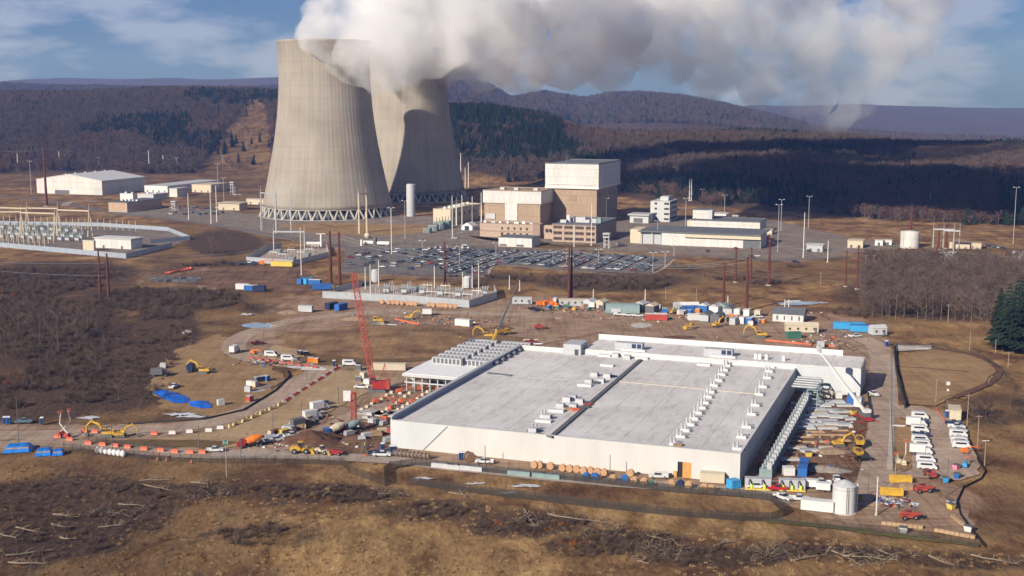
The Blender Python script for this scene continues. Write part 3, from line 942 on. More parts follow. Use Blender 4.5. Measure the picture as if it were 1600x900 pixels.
def log_thing(i, a, b):
 r = random.Random(500 + i)
 p, q = G(*a), G(*b)
 p.z, q.z = zground(p) + .3, zground(q) + .45
 v = q - p
 ln = v.length
 n = max(3, int(ln / 3))
 pts = [v * (k / n) + Vector((r.uniform(-.2, .2), r.uniform(-.4, .4), r.uniform(0, .25))) for k in range(n + 1)]
 b_ = MB()
 b_.tube(pts, [.24 - .18 * k / n for k in range(n + 1)], 6)
 for k in range(5 + int(ln / 2)):
  j = r.randrange(1, n + 1)
  s_ = pts[j - 1].lerp(pts[j], r.random())
  d_ = (v.normalized() * r.uniform(.1, .9) + Vector((r.uniform(-.8, .8), r.uniform(-.8, .8), r.uniform(-.1, .8)))).normalized()
  e_ = s_ + d_ * r.uniform(1.0, 3.2)
  e_.z = max(e_.z, -.1)
  m_ = s_.lerp(e_, .5) + Vector((r.uniform(-.2, .2), r.uniform(-.2, .2), .15))
  b_.tube([s_, m_, e_], [.08, .055, .025], 4)
 o = b_.build('felled_tree', 'bark_pale', None, p)
 tag(o, 'bleached felled trunk ' + LOGW[i], 'felled tree', 'felled trunks in the foreground field')
LOGW = ['below the green road sign', 'in the left brush, upper of two level ones', 'in the left brush above the forked log', 'at the left side, pointing at the blue stacks', 'just below the log pointing at the blue stacks',
  'near the left border, upper of two', 'across the left border', 'in the lower left brush beside a stump', 'curved, in the bottom left corner, upper one', 'curved, in the bottom left corner, lowest one', 'level in the left brush, lower right of the others',
  'upright and dark in the left brush', 'level at the top of the left brush', 'short, below the green road sign at right', 'white, in the dark thicket left of the fence kink', 'below the kink of the dark fence', 'steeply, left of the rusty leaved bush',
  'long and straight, right of the rusty leaved bush', 'thick and short at the top of the branch heap', 'level, left of the root heap', 'across the root heap', 'at the lower right of the root heap', 'long and level below the silo field',
  'far right, pale and thin', 'at the foot of the root heap', 'short and standing, under the hay bales', 'small at the bottom edge, centre right', 'white, right of the fence kink', 'beneath the hay bales', 'at the bottom edge right of the root heap', 'crossing another one right of the fence kink', 'bottom edge, beneath the last hay bales']
for i, (a, b) in enumerate(LOGS):
 log_thing(i, a, b)
def branch_heap(i, px, py, rx, n, label):
 r = random.Random(800 + i)
 p = G(px, py); p.z = zground(p)
 t = thing('branch_heap', label, 'branch heap', p)
 for nm, m_, k in (('dark_branches', 'bark_dark', n), ('pale_branches', 'bark_pale', n // 3)):
  b = MB()
  for _ in range(k):
   a = r.uniform(0, 6.28); rr = rx * math.sqrt(r.random())
   c = Vector((rr * math.cos(a), rr * math.sin(a) * .8, max(0, 1.3 * (1 - rr / rx)) * r.random()))
   d_ = Vector((r.uniform(-1, 1), r.uniform(-1, 1), r.uniform(-.15, .55))).normalized() * r.uniform(1.2, 3.4)
   m2 = c + d_ * .5 + Vector((0, 0, r.uniform(-.1, .3)))
   b.tube([c, m2, c + d_], [.10, .07, .03], 4)
  b.build(nm, m_, t)
branch_heap(0, 1030, 872, 9, 150, 'broad dark heap of dead branches in the middle of the foreground')
branch_heap(1, 1205, 876, 8, 120, 'tangled root and branch heap with pale limbs, right of centre')
branch_heap(2, 1340, 880, 9, 110, 'loose heap of pale branches below the white silo')
branch_heap(3, 330, 768, 7, 80, 'heap of dark branches below the green road sign')
branch_heap(4, 195, 795, 7, 80, 'heap of broken branches among the logs at left')
branch_heap(5, 610, 775, 6, 70, 'heap of grey branches under the fence kink')
branch_heap(6, 830, 812, 6, 70, 'heap of branches left of the rusty leaved bush')
branch_heap(7, 945, 832, 7, 80, 'heap of brush beside the long straight log')
# ------------------------------------------------------------------ cooling towers
TOWER_PROF = [(62.2, 9.5), (61.2, 13.5), (59.8, 20), (57.6, 30), (55.5, 40), (53.4, 50), (51.4, 60), (49.6, 70), (48.0, 80), (46.6, 90), (45.4, 100), (44.5, 110),
    (43.8, 120), (43.4, 130), (43.3, 140), (43.4, 150), (43.9, 158), (44.4, 163), (45.1, 164.5), (45.2, 166)]
def tower_material():
 m = bpy.data.materials.new('ribbed_concrete')
 m.use_nodes = True
 nt = m.node_tree; L = nt.links.new
 b = nt.nodes['Principled BSDF']
 b.inputs['Roughness'].default_value = .9
 b.inputs['Specular IOR Level'].default_value = .15
 tc = nt.nodes.new('ShaderNodeTexCoord')
 sx = nt.nodes.new('ShaderNodeSeparateXYZ'); L(tc.outputs['Object'], sx.inputs[0])
 at = nt.nodes.new('ShaderNodeMath'); at.operation = 'ARCTAN2'; L(sx.outputs[1], at.inputs[0]); L(sx.outputs[0], at.inputs[1])
 cb = nt.nodes.new('ShaderNodeCombineXYZ')
 ma = nt.nodes.new('ShaderNodeMath'); ma.operation = 'MULTIPLY'; ma.inputs[1].default_value = 22.0; L(at.outputs[0], ma.inputs[0])
 mz = nt.nodes.new('ShaderNodeMath'); mz.operation = 'MULTIPLY'; mz.inputs[1].default_value = .012; L(sx.outputs[2], mz.inputs[0])
 L(ma.outputs[0], cb.inputs[0]); L(mz.outputs[0], cb.inputs[2])
 n = nt.nodes.new('ShaderNodeTexNoise'); n.inputs['Scale'].default_value = 1.0; n.inputs['Detail'].default_value = 6; n.inputs['Roughness'].default_value = .7
 L(cb.outputs[0], n.inputs['Vector'])
 n2 = nt.nodes.new('ShaderNodeTexNoise'); n2.inputs['Scale'].default_value = .03; n2.inputs['Detail'].default_value = 5
 L(tc.outputs['Object'], n2.inputs['Vector'])
 # casting lifts: thin horizontal joints
 w = nt.nodes.new('ShaderNodeTexWave'); w.bands_direction = 'Z'; w.inputs['Scale'].default_value = .028; w.inputs['Distortion'].default_value = .25
 L(tc.outputs['Object'], w.inputs['Vector'])
 r = nt.nodes.new('ShaderNodeValToRGB')
 r.color_ramp.elements[0].position = .25; r.color_ramp.elements[0].color = (.285, .255, .215, 1)
 r.color_ramp.elements[1].position = .6; r.color_ramp.elements[1].color = (.38, .345, .295, 1)
 L(n.outputs['Fac'], r.inputs[0])
 r2 = nt.nodes.new('ShaderNodeValToRGB')
 r2.color_ramp.elements[0].position = .3; r2.color_ramp.elements[0].color = (.74, .72, .70, 1)
 r2.color_ramp.elements[1].position = .7; r2.color_ramp.elements[1].color = (1, 1, 1, 1)
 L(n2.outputs['Fac'], r2.inputs[0])
 r3 = nt.nodes.new('ShaderNodeValToRGB')
 r3.color_ramp.elements[0].position = .0; r3.color_ramp.elements[0].color = (.94, .94, .94, 1)
 r3.color_ramp.elements[1].position = .08; r3.color_ramp.elements[1].color = (1, 1, 1, 1)
 L(w.outputs['Fac'], r3.inputs[0])
 x = nt.nodes.new('ShaderNodeMix'); x.data_type = 'RGBA'; x.blend_type = 'MULTIPLY'; x.inputs['Factor'].default_value = 1
 L(r.outputs[0], x.inputs[6]); L(r2.outputs[0], x.inputs[7])
 x2 = nt.nodes.new('ShaderNodeMix'); x2.data_type = 'RGBA'; x2.blend_type = 'MULTIPLY'; x2.inputs['Factor'].default_value = 1
 L(x.outputs[2], x2.inputs[6]); L(r3.outputs[0], x2.inputs[7])
 L(x2.outputs[2], b.inputs['Base Color'])
 return m
M['ribbed'] = tower_material()
def tower(px, d, label):
 y = d
 t = thing('cooling_tower', label, 'cooling tower', (XX(px, y), y, 0), group='hyperbolic cooling towers')
 # shell with shallow vertical ribs, open at the top, 0.9 m thick
 n = 320
 rib = [0.0, .10, .10, 0.0]
 vs, fs = [], []
 for r, z in TOWER_PROF:
  for k in range(n):
   a = 2 * math.pi * k / n
   rr = r + (rib[k % 4] if z < 163 else .3)
   vs.append((rr * math.cos(a), rr * math.sin(a), z))
 for r, z in reversed(TOWER_PROF):
  for k in range(n):
   a = 2 * math.pi * k / n
   vs.append(((r - 1.0) * math.cos(a), (r - 1.0) * math.sin(a), z))
 rows = 2 * len(TOWER_PROF)
 for i in range(rows):
  j = (i + 1) % rows
  for k in range(n):
   k2 = (k + 1) % n
   fs.append((i * n + k, i * n + k2, j * n + k2, j * n + k))
 b = MB(); b.add(vs, fs, 0, True)
 sh = b.build('shell', M['ribbed'], t)
 MB().lathe([(62.5, 8.8), (62.5, 9.45), (60.6, 9.45), (60.6, 8.8), (62.5, 8.8)], 96, caps=False, smooth=False).build('ring_beam', 'concrete', sh)
 MB().lathe([(66.4, -.2), (66.4, .5), (65.9, .5), (65.9, .2), (0.1, .2)], 96, caps=False, smooth=False).build('basin', 'concrete', t)
 MB().lathe([(58.5, .4), (59.0, 8.0), (0.1, 8.1)], 64, caps=False).build('fill_packing', 'dark_grey', t)
 K = 40
 for k in range(K):
  a = 2 * math.pi * (k + .5) / K
  da = 2 * math.pi / K * .40
  b = MB()
  base = Vector((64.6 * math.cos(a), 64.6 * math.sin(a), .8))
  for sgn in (-1, 1):
   top = Vector((61.8 * math.cos(a + sgn * da), 61.8 * math.sin(a + sgn * da), 8.8))
   off = Vector((-math.sin(a), math.cos(a), 0)) * sgn * .5
   b.cyl(base + off, top, 1.0, .8, 8)
  b.cbox((base.x, base.y, .75), (2.0, 2.6, 1.5), a)
  b.build('support_leg', 'concrete', t)
 return t
tower(512, 1213, 'nearer ribbed concrete cooling tower with sunlit tan shell standing on V-shaped legs')
tower(640, 1405, 'farther cooling tower half in the shadow of the other tower')
# ------------------------------------------------------------------ plant buildings
def bldg(name, label, cat, xl, xc, xs, yb, yt, group=None, th=TH):
 C, w, dep, h = blk(xl, xc, xs, yb, yt, th)
 t = thing(name, label, cat, C, th, group)
 return t, w, dep, h
def wins(parent, w_, xs, z0, z1, ww, y=-.06, m='window', frame=None):
 for x in xs:
  o = MB().box(x - ww / 2, x + ww / 2, y, .04, z0, z1).build('window', m, parent)
  if frame:
   MB().box(x - ww / 2 - .15, x + ww / 2 + .15, y - .06, y - .005, z0 - .25, z0).build('sill', frame, o)
def roof_rim(b, x0, x1, y0, y1, z, h=.7, t=.4):
 b.box(x0, x1, y0, y0 + t, z, z + h); b.box(x0, x1, y1 - t, y1, z, z + h)
 b.box(x0, x0 + t, y0 + t, y1 - t, z, z + h); b.box(x1 - t, x1, y0 + t, y1 - t, z, z + h)
# reactor building
t, w, dep, h = bldg('reactor_building', 'tall tan reactor building with an overhanging white upper storey', 'building', 858, 932, 964, 350, 257)
zl = ZZ(t.location.y, 294)
MB().box(-w, 0, 0, dep, -.5, zl).build('tan_wall', 'tan_panel', t)
up = MB().box(-w - 3.2, 2.2, -2.2, dep + 2.2, zl, h); upo = up.build('white_storey', 'white_panel', t)
b = MB().box(-w - 3.4, 2.4, -2.4, dep + 2.4, zl - .9, zl + .6); b.build('band', 'white_paint', upo)
b = MB(); roof_rim(b, -w - 3.3, 2.3, -2.3, dep + 2.3, h, 1.0, .6); b.box(-w - 2.6, 1.6, -1.6, dep + 1.6, h, h + .3); b.build('roof', 'dark_roof', t)
MB().box(-w - 6.5, -w - .05, 4, dep - 4, -.5, zl - 4).build('stair_tower', 'tan_panel', t)
MB().box(-w * .58, -w * .42, -.25, -.02, zl * .62, zl * .78).build('louvre', 'tan_dark', t)
for k in range(4):
 MB().box(.02, .12, dep * (.12 + .24 * k), dep * (.12 + .24 * k) + 2.6, zl - 9, zl - 4.5).build('window', 'window', t)
for k in (.2, .24): MB().cyl((-w * (1 - k), dep * .3, h), (-w * (1 - k), dep * .3, h + 7), .12, .08, 5).build('mast', 'steel', t)
MB().bar((-w * 1.02, -2.6, zl + 3), (-2, -2.6, zl + 3), .5, .5).build('duct', 'white_paint', t)
# turbine building
t, w, dep, h = bldg('turbine_building', 'long tan turbine building with a white upper band and white doors', 'building', 757, 844, 866, 353, 300)
zl = ZZ(t.location.y, 319)
MB().box(-w, 0, 0, dep, -.5, zl).build('tan_wall', 'tan_panel', t)
o = MB().box(-w - 1, 1.2, -1.2, dep + 1.2, zl, h).build('white_band', 'white_panel', t)
b = MB(); roof_rim(b, -w - 1.1, 1.3, -1.3, dep + 1.3, h, .9, .6); b.box(-w - .4, .6, -.6, dep + .6, h, h + .25); b.build('roof', 'tan_dark', t)
MB().box(-w * .62, -w * .40, -.9, -.02, ZZ(t.location.y, 346), zl).build('door_panel', 'white_panel', t)
for k, x in enumerate((-w * .8, -w * .55, -w * .2)):
 MB().box(x, x + 4, dep * .3, dep * .3 + 4, h + .25, h + 2.2).build('roof_vent', 'light_grey', t)
MB().box(-w * .97, -w * .8, -1.0, -.02, zl * .25, zl * .5).build('access_door', 'light_grey', t)
# low office with small square windows
t, w, dep, h = bldg('office_building', 'low pink stone office with two rows of small square windows', 'building', 750, 842, 849, 373, 352)
MB().box(-w, 0, 0, dep, -.5, h).build('wall', 'pink_stone', t)
b = MB(); roof_rim(b, -w - .2, .2, -.2, dep + .2, h, .6, .4); b.box(-w + .2, -.2, .2, dep - .2, h, h + .15); b.build('roof', 'tan_dark', t)
MB().box(-w - .05, .05, -.1, -.03, h * .42, h * .5).build('string_course', 'tan_dark', t)
wins(t, w, [-w * (.62 - .105 * k) for k in range(5)], h * .58, h * .78, 1.6)
wins(t, w, [-w * (.62 - .105 * k) for k in range(5)], h * .14, h * .36, 2.1)
MB().box(-w * .09, 1.4, -1.6, dep * .3, -.4, h + .8).build('stair_block', 'tan_dark', t)
for k in range(7):
 x = -w * (.95 - .13 * k)
 MB().box(x, x + random.uniform(1.5, 4), 2, 2 + random.uniform(1.5, 3), h + .15, h + random.uniform(1.2, 2.6)).build('roof_unit', random.choice(['white_paint', 'light_grey', 'galv']), t)
t, w, dep, h = bldg('link_block', 'narrow pink stone link between the two office blocks', 'building', 849, 863, 865, 374, 353)
MB().box(-w, 0, 2, dep + 3, -.5, h).build('wall', 'pink_stone', t)
wins(t, w, [-w * .7, -w * .3], h * .55, h * .75, 1.4, 1.93)
# three storey office
t, w, dep, h = bldg('office_block', 'three storey pink stone office block with a grid of recessed windows', 'building', 863, 931, 963, 380, 353)
MB().box(-w, 0, .5, dep, -.5, h).build('wall', 'tan_dark', t)
b = MB()
for k in range(5):
 x = -w * (1 - k / 4); b.box(x - .9 if k else x, x + .9 if k < 4 else x, 0, .5, -.4, h)
for k in range(4):
 z = h * k / 3 - (.3 if k else 0); b.box(-w, 0, -.12, .49, z - .5, z + (.9 if k < 3 else .2))
b.build('stone_grid', 'pink_stone', t)
for f in range(3):
 for k in range(4):
  for j in (.3, .7):
   x = -w + w * (k + j) / 4
   MB().box(x - 1.7, x + 1.7, .40, .56, h * f / 3 + 1.5, h * (f + 1) / 3 - 1.2).build('window', 'window', t)
b = MB(); roof_rim(b, -w - .2, .2, -.2, dep + .2, h + .2, .7, .4); b.box(-w + .2, -.2, .2, dep - .2, h, h + .35); b.build('roof', 'dark_roof', t)
for k, (a, c_, s_, m_) in enumerate([(.93, .2, 5, 'light_grey'), (.8, .35, 4, 'white_paint'), (.62, .3, 8, 'light_grey'), (.4, .3, 3.5, 'galv'), (.25, .3, 4, 'light_grey'), (.12, .3, 3, 'teal_grey')]):
 MB().box(-w * a, -w * a + s_, dep * c_, dep * c_ + 4, h + .36, h + 2.6 + (k % 3)).build('roof_unit', m_, t)
MB().cyl((-w * .78, dep * .3, h + .3), (-w * .78, dep * .3, h + 6), 1.8, 1.8, 12).build('exhaust_drum', 'white_paint', t)
# small white building in front
t, w, dep, h = bldg('workshop', 'small white flat roofed workshop with two dark vents beside the car park', 'building', 779, 831, 844, 387, 373)
MB().box(-w, 0, 0, dep, -.4, h).build('wall', 'white_panel', t)
b = MB(); roof_rim(b, -w - .1, .1, -.1, dep + .1, h, .5, .35); b.box(-w + .25, -.25, .25, dep - .25, h, h + .12); b.build('roof', 'dark_roof', t)
for x in (-w * .97, -w * .46): MB().box(x, x + w * .22, -.12, -.02, .4, 1.9).build('vent', 'dark_grey', t)
# fuel tank, tan hall, tent
p = G(642, 338)
t = thing('storage_silo', 'tall slim grey storage tank standing in front of the shaded tower', 'tank', p)
h = ZZ(p.y, 287); MB().lathe([(4.1, -.3), (4.1, h - 1.2), (3.6, h - .3), (.1, h)], 28).build('shell', 'grey_panel', t)
MB().bar((4.15, -1.0, 0), (4.15, -1.0, h), .35, .35).build('ladder', 'galv', t)
t, w, dep, h = bldg('pump_house', 'flat roofed cream pump house with white roof fans', 'building', 677, 704, 748, 352, 328)
MB().box(-w, 0, 0, dep, -.4, h).build('wall', 'cream', t)
b = MB(); roof_rim(b, -w - .2, .2, -.2, dep + .2, h, .7, .4); b.build('parapet', 'tan_steel', t)
for k in range(6):
 MB().cyl((-w * .45, dep * (.08 + .16 * k), h), (-w * .45, dep * (.08 + .16 * k), h + 2.2), 1.5, 1.2, 10).build('roof_fan', 'white_paint', t)
for k in range(5): MB().box(.03, .15, dep * (.1 + .18 * k), dep * (.1 + .18 * k) + 3, h * .5, h * .72).build('louvre', 'dark_grey', t)
t, w, dep, h = bldg('tent', 'small white peaked tent beside the turbine hall', 'tent', 721, 738, 744, 360, 348)
MB().xprism([(-w, 0), (0, 0), (0, h * .5), (-w / 2, h), (-w, h * .5)], 0, dep + 4).build('canvas', 'white_paint', t)
MB().box(-w * .7, -w * .3, -.1, -.02, 0, h * .55).build('opening', 'navy', t)
def transformer(h=5.0):
 t = thing('transformer', '', 'transformer')
 MB().box(-2.2, 2.2, -1.5, 1.5, 0, h * .62).build('tank', 'teal_grey', t)
 for s in (-1, 1):
  b = MB()
  for k in range(6): b.box(-2 + .7 * k, -1.75 + .7 * k, s * 1.9 - .35, s * 1.9 + .35, .3, h * .55)
  b.build('radiator', 'grey_panel', t)
 for k in (-1, 0, 1): MB().cyl((k * 1.3, 0, h * .62), (k * 1.5, 0, h), .16, .1, 6).build('bushing', 'dark_grey', t)
 return t
for i, (a, b_, s_) in enumerate([(668, 364, 1.3), (678, 361, 1.7), (687, 358, 2.0), (696, 356, 2.0)]):
 put('transformer', transformer, a, b_, -20, 'grey ribbed transformer by the pump house, %s from the left' % ORD[i], 'transformers by the pump house', s_)
# parking deck style office in the shade, low annexes
t, w, dep, h = bldg('grey_office', 'four storey pale grey office standing in the steam shadow', 'building', 1016, 1046, 1058, 347, 315)
MB().box(-w, 0, 0, dep, -.4, h).build('wall', 'light_grey', t)
for f in range(4):
 wins(t, w, [-w * .72, -w * .22, -w * .1], h * (f + .35) / 4, h * (f + .75) / 4, 2.4)
 MB().box(.02, .15, dep * .08, dep * .92, h * (f + .35) / 4, h * (f + .78) / 4).build('window', 'glass_dark', t)
MB().box(-w * .62, -w * .2, dep * .3, dep * .7, h, h + 3.6).build('roof_room', 'light_grey', t)
t, w, dep, h = bldg('annexe', 'low grey annexe to the left of the four storey office', 'building', 984, 1013, 1020, 349, 332)
MB().box(-w, 0, 0, dep, -.4, h * .7).build('wall', 'light_grey', t)
MB().box(-w - 1.5, 1, -2, dep + 1, h * .7, h * .82).build('roof', 'grey_panel', t)
MB().box(-w * .8, -w * .3, -.1, -.02, .3, h * .45).build('opening', 'dark_grey', t)
# white service hall on the right
t, w, dep, h = bldg('service_hall', 'long white service hall with a dark flat roof and angled left end', 'building', 1000, 1188, 1192, 389, 369)
wl = w * .83
MB().prism([(-wl * .985, 0), (0, 0), (0, 30), (-wl * 1.02, 30)], -.4, h).build('wall', 'white_panel', t)
b = MB(); b.prism([(-w * 1.02, -1), (.6, -1), (.6, 45), (-w * .98, 45)], h, h + .8); b.build('roof', 'dark_roof', t)
MB().box(-w * .62, .4, -2.2, -1.05, h * .72, h * .95).build('fascia', 'cream', t)
MB().box(-w * .14, -.3, -.15, -.02, 0, h * .7).build('loading_door', 'dark_grey', t)
MB().prism([(-w, 3), (-wl, 3), (-wl, 30), (-w, 30)], -.4, h * .98).build('porch_wall', 'grey_panel', t)
for k in range(4): MB().box(-w + k * 9, -w + k * 9 + .5, .2, .7, 0, h).build('porch_post', 'cream', t)
MB().box(-w - 9, -w - .5, 4, 26, -.4, h * 1.12).build('end_block', 'cream', t)
t2, w2, dep2, h2 = bldg('clerestory_hall', 'long white hall rising behind the dark roof of the service hall', 'building', 1080, 1187, 1193, 366, 348)
MB().box(-w2, 0, 0, dep2 + 14, -.4, h2).build('wall', 'white_panel', t2)
b = MB(); roof_rim(b, -w2 - .2, .2, -.2, dep2 + 14.2, h2, .6, .4); b.box(-w2 + .2, -.2, .2, dep2 + 13.8, h2, h2 + .2); b.build('roof', 'dark_roof', t2)
t2, w2, dep2, h2 = bldg('white_block', 'tall windowless white block behind the clerestory hall', 'building', 1082, 1108, 1113, 360, 329)
MB().box(-w2, 0, 0, dep2 + 8, -.4, h2).build('wall', 'white_panel', t2)
MB().box(-w2 * .1, 2.5, -1, dep2 * .5, -.4, h2 * 1.02).build('stair_tower', 'light_grey', t2)
MB().box(-w2 + .5, -.5, .5, dep2 + 7, h2, h2 + .4).build('roof', 'dark_roof', t2)
MB().box(-w2 - 5, -w2 - .02, 1, dep2, -.4, h2 * .45).build('low_wing', 'cream', t2)
t2, w2, dep2, h2 = bldg('rear_store', 'low pale store with a flat canopy to the right of the white block', 'building', 1113, 1133, 1136, 349, 333)
MB().box(-w2, 0, 0, dep2 + 6, -.4, h2 * .75).build('wall', 'light_grey', t2)
MB().box(-w2 - 1, 1, -2, dep2 + 7, h2 * .75, h2 * .9).build('roof', 'white_paint', t2)
for i, (a, b_) in enumerate([(1053, 361), (1061, 361), (1069, 361), (1077, 361)]):
 def fabric_cover():
  t = thing('covered_stack', '', 'covered stack')
  MB().xprism([(-2.6, 0), (2.6, 0), (2.4, 1.6), (0, 2.9), (-2.4, 1.6)], -2, 2).build('red_cover', 'crane_red', t)
  MB().box(-2.4, 2.4, -1.9, 1.9, -.3, 0).build('pallet', 'timber', t)
  return t
 put('redstack', fabric_cover, a, b_, -20, 'stack under a bright red cover behind the dark roof, %s from the left' % ORD[i], 'red covered stacks')
# white warehouse on the left
t, w, dep, h = bldg('warehouse', 'large white gabled warehouse with a blue shaded side at the left', 'building', 58, 160, 227, 305, 283)
rh = h * 1.42
MB().xprism([(-w, -.4), (0, -.4), (0, h), (-w / 2, rh), (-w, h)], 0, dep).build('wall', 'white_panel', t)
b = MB()
for s in (0, 1):
 x0, x1 = (-w - .6, -w / 2) if s == 0 else (.6, -w / 2)
 b.hexa([(x0, -.6, h - .1), (x1, -.6, rh + .02), (x1, dep + .6, rh + .02), (x0, dep + .6, h - .1), (x0, -.6, h + .4), (x1, -.6, rh + .5), (x1, dep + .6, rh + .5), (x0, dep + .6, h + .4)])
b.build('roof', 'white_paint', t)
MB().box(-w * .12, -w * .02, -.15, -.02, 0, h * .55).build('roller_door', 'light_grey', t)
MB().box(-w * .72, -w * .5, -.15, -.02, 0, h * .28).build('opening', 'dark_grey', t)
for k in range(4): MB().box(-w * .5 - 1, -w * .5 + 1, dep * (.15 + .22 * k), dep * (.15 + .22 * k) + 1.6, rh + .4, rh + 1.4).build('ridge_vent', 'light_grey', t)
MB().box(.02, .2, dep * .4, dep * .5, 0, h * .5).build('side_door', 'light_grey', t)
def simple(name, label, cat, xl, xc, xs, yb, yt, wall, roof, extra=0, doors=0, over=.3, group=None, dmax=None):
 t, w, dep, h = bldg(name, label, cat, xl, xc, xs, yb, yt, group)
 if dmax: dep = dmax
 MB().box(-w, 0, 0, dep, -.4, h).build('wall', wall, t)
 MB().box(-w - over, over, -over, dep + over, h, h + .35).build('roof', roof, t)
 for k in range(extra):
  x = -w * (k + .3) / max(1, extra)
  MB().box(x - 1, x + 1, dep * .3, dep * .3 + 2, h + .36, h + 1.9).build('roof_unit', random.choice(['white_paint', 'galv']), t)
 for k in range(doors):
  x = -w * (k + .5) / doors
  MB().box(x - .9, x + .9, -.1, -.02, .1, min(2.4, h * .8)).build('door', 'dark_grey', t)
 return t, w, dep, h
t, w, dep, h = simple('training_building', 'pink walled flat building with two arched emblems on its end', 'building', 170, 199, 253, 332, 317, 'pink_stone', 'dark_roof', 5)
for x in (-w * .78, -w * .28): MB().box(x - 1.0, x + 1.0, -.15, -.02, h * .3, h * .85).build('panel', 'plywood', t)
simple('office_trailer', 'long low pale office trailer row behind the warehouse', 'trailer', 226, 262, 345, 301, 291, 'white_paint', 'light_grey', 0, 4)
simple('store_shed', 'white boxy shed standing right of the blue shaded warehouse wall', 'shed', 265, 277, 294, 308, 295, 'white_panel', 'light_grey')
simple('long_shed', 'long thin tan shed along the upper plant road', 'shed', 300, 330, 358, 301, 289, 'cream', 'tan_steel', 0, 3)
simple('pavilion', 'tan gabled hut left of the nearer tower', 'hut', 341, 374, 387, 329, 318, 'tan_steel', 'cream', 0, 2, 1.5)
simple('tan_shed', 'pale tan shed at the foot of the nearer tower', 'shed', 385, 412, 420, 320, 312, 'cream', 'cream', 0, 2)
simple('portable_office', 'pair of small white cabins before the warehouse', 'cabin', 188, 208, 214, 316, 303, 'white_paint', 'light_grey', 2, 1)
simple('site_cabin', 'small white cabin with dark windows behind the pink building', 'cabin', 215, 240, 262, 313, 304, 'light_grey', 'white_paint', 2, 2)
simple('garage', 'tan garage with a grey side at the right of the plant', 'garage', 1324, 1348, 1367, 388, 377, 'cream', 'tan_steel', 0, 2, dmax=14)
simple('grey_garage', 'open fronted grey garage with a pale roof edge', 'garage', 1260, 1285, 1300, 394, 383, 'grey_panel', 'light_grey', 0, 2, .8, dmax=9)
simple('tan_block_wall', 'long tan flat shed at the right edge of the plant', 'shed', 1483, 1533, 1541, 390, 380, 'tan_steel', 'tan_dark', dmax=9)
simple('white_cabin', 'white cabin right of the tan garage, nearer to it', 'cabin', 1367, 1379, 1381, 384, 376, 'white_paint', 'light_grey', 0, 1, dmax=6)
simple('white_cabin', 'white cabin right of the tan garage, nearer to the tank', 'cabin', 1381, 1393, 1395, 383, 376, 'white_paint', 'light_grey', 0, 1, dmax=6)
simple('orange_store', 'orange sided store box at the right end of the service hall', 'container', 1189, 1200, 1203, 376, 368, 'orange_paint', 'tan_steel')
simple('cream_store', 'cream store box behind the orange one', 'container', 1190, 1206, 1209, 367, 360, 'cream', 'cream')
simple('white_hall', 'white hall cut off by the right border', 'building', 1582, 1640, 1660, 410, 399, 'white_paint', 'white_paint', dmax=15)
p = G(1421, 387)
t = thing('water_tank', 'broad white cylindrical water tank near the right border', 'tank', p)
h = ZZ(p.y, 361); MB().lathe([(7.0, -.3), (7.0, h - .8), (6.8, h - .3), (.1, h + .5)], 32).build('shell', 'white_panel', t)
MB().bar((-6, -3.9, 0), (-6, -3.9, h), .3, .3).build('ladder', 'galv', t)
MB().lathe([(7.12, h * .66), (7.12, h * .69), (6.9, h * .69)], 32, caps=False).build('hoop', 'light_grey', t)
# horizontal gas tanks near the car park
def bullet():
 t = thing('gas_tank', '', 'tank')
 MB().cyl((-6, 0, 2), (6, 0, 2), 1.5, 1.5, 14).lathe([(0.05, 0)], 3, caps=False).build('vessel', 'white_paint', t)
 for x in (-4, 4): MB().box(x - .4, x + .4, -1.2, 1.2, -.2, 1.0).build('saddle', 'concrete', t)
 return t
put('bullet', bullet, 580, 383, -10, 'white horizontal gas tank with a dark end at the left corner of the car park', 'gas tanks')
put('bullet', bullet, 597, 384, -10, 'white horizontal gas tank beside the dark upright vessel', 'gas tanks')
p = G(586, 384)
t = thing('pressure_vessel', 'dark upright vessel between the two gas tanks', 'tank', p); MB().lathe([(1.6, -.2), (1.6, 6), (1.2, 7), (.1, 7.4)], 14).build('shell', 'dark_grey', t)
p = G(565, 384)
t = thing('pressure_vessel', 'small white upright vessel left of the gas tanks', 'tank', p); MB().lathe([(1.0, -.2), (1.0, 4), (.6, 4.8), (.1, 5)], 12).build('shell', 'white_paint', t)
p = G(574, 372)
t = thing('pressure_vessel', 'round white vessel in the grass above the gas tanks', 'tank', p); MB().lathe([(1.0, -.2), (2.2, 1), (2.4, 2.4), (1.8, 4), (.1, 4.6)], 14).build('shell', 'cream', t)
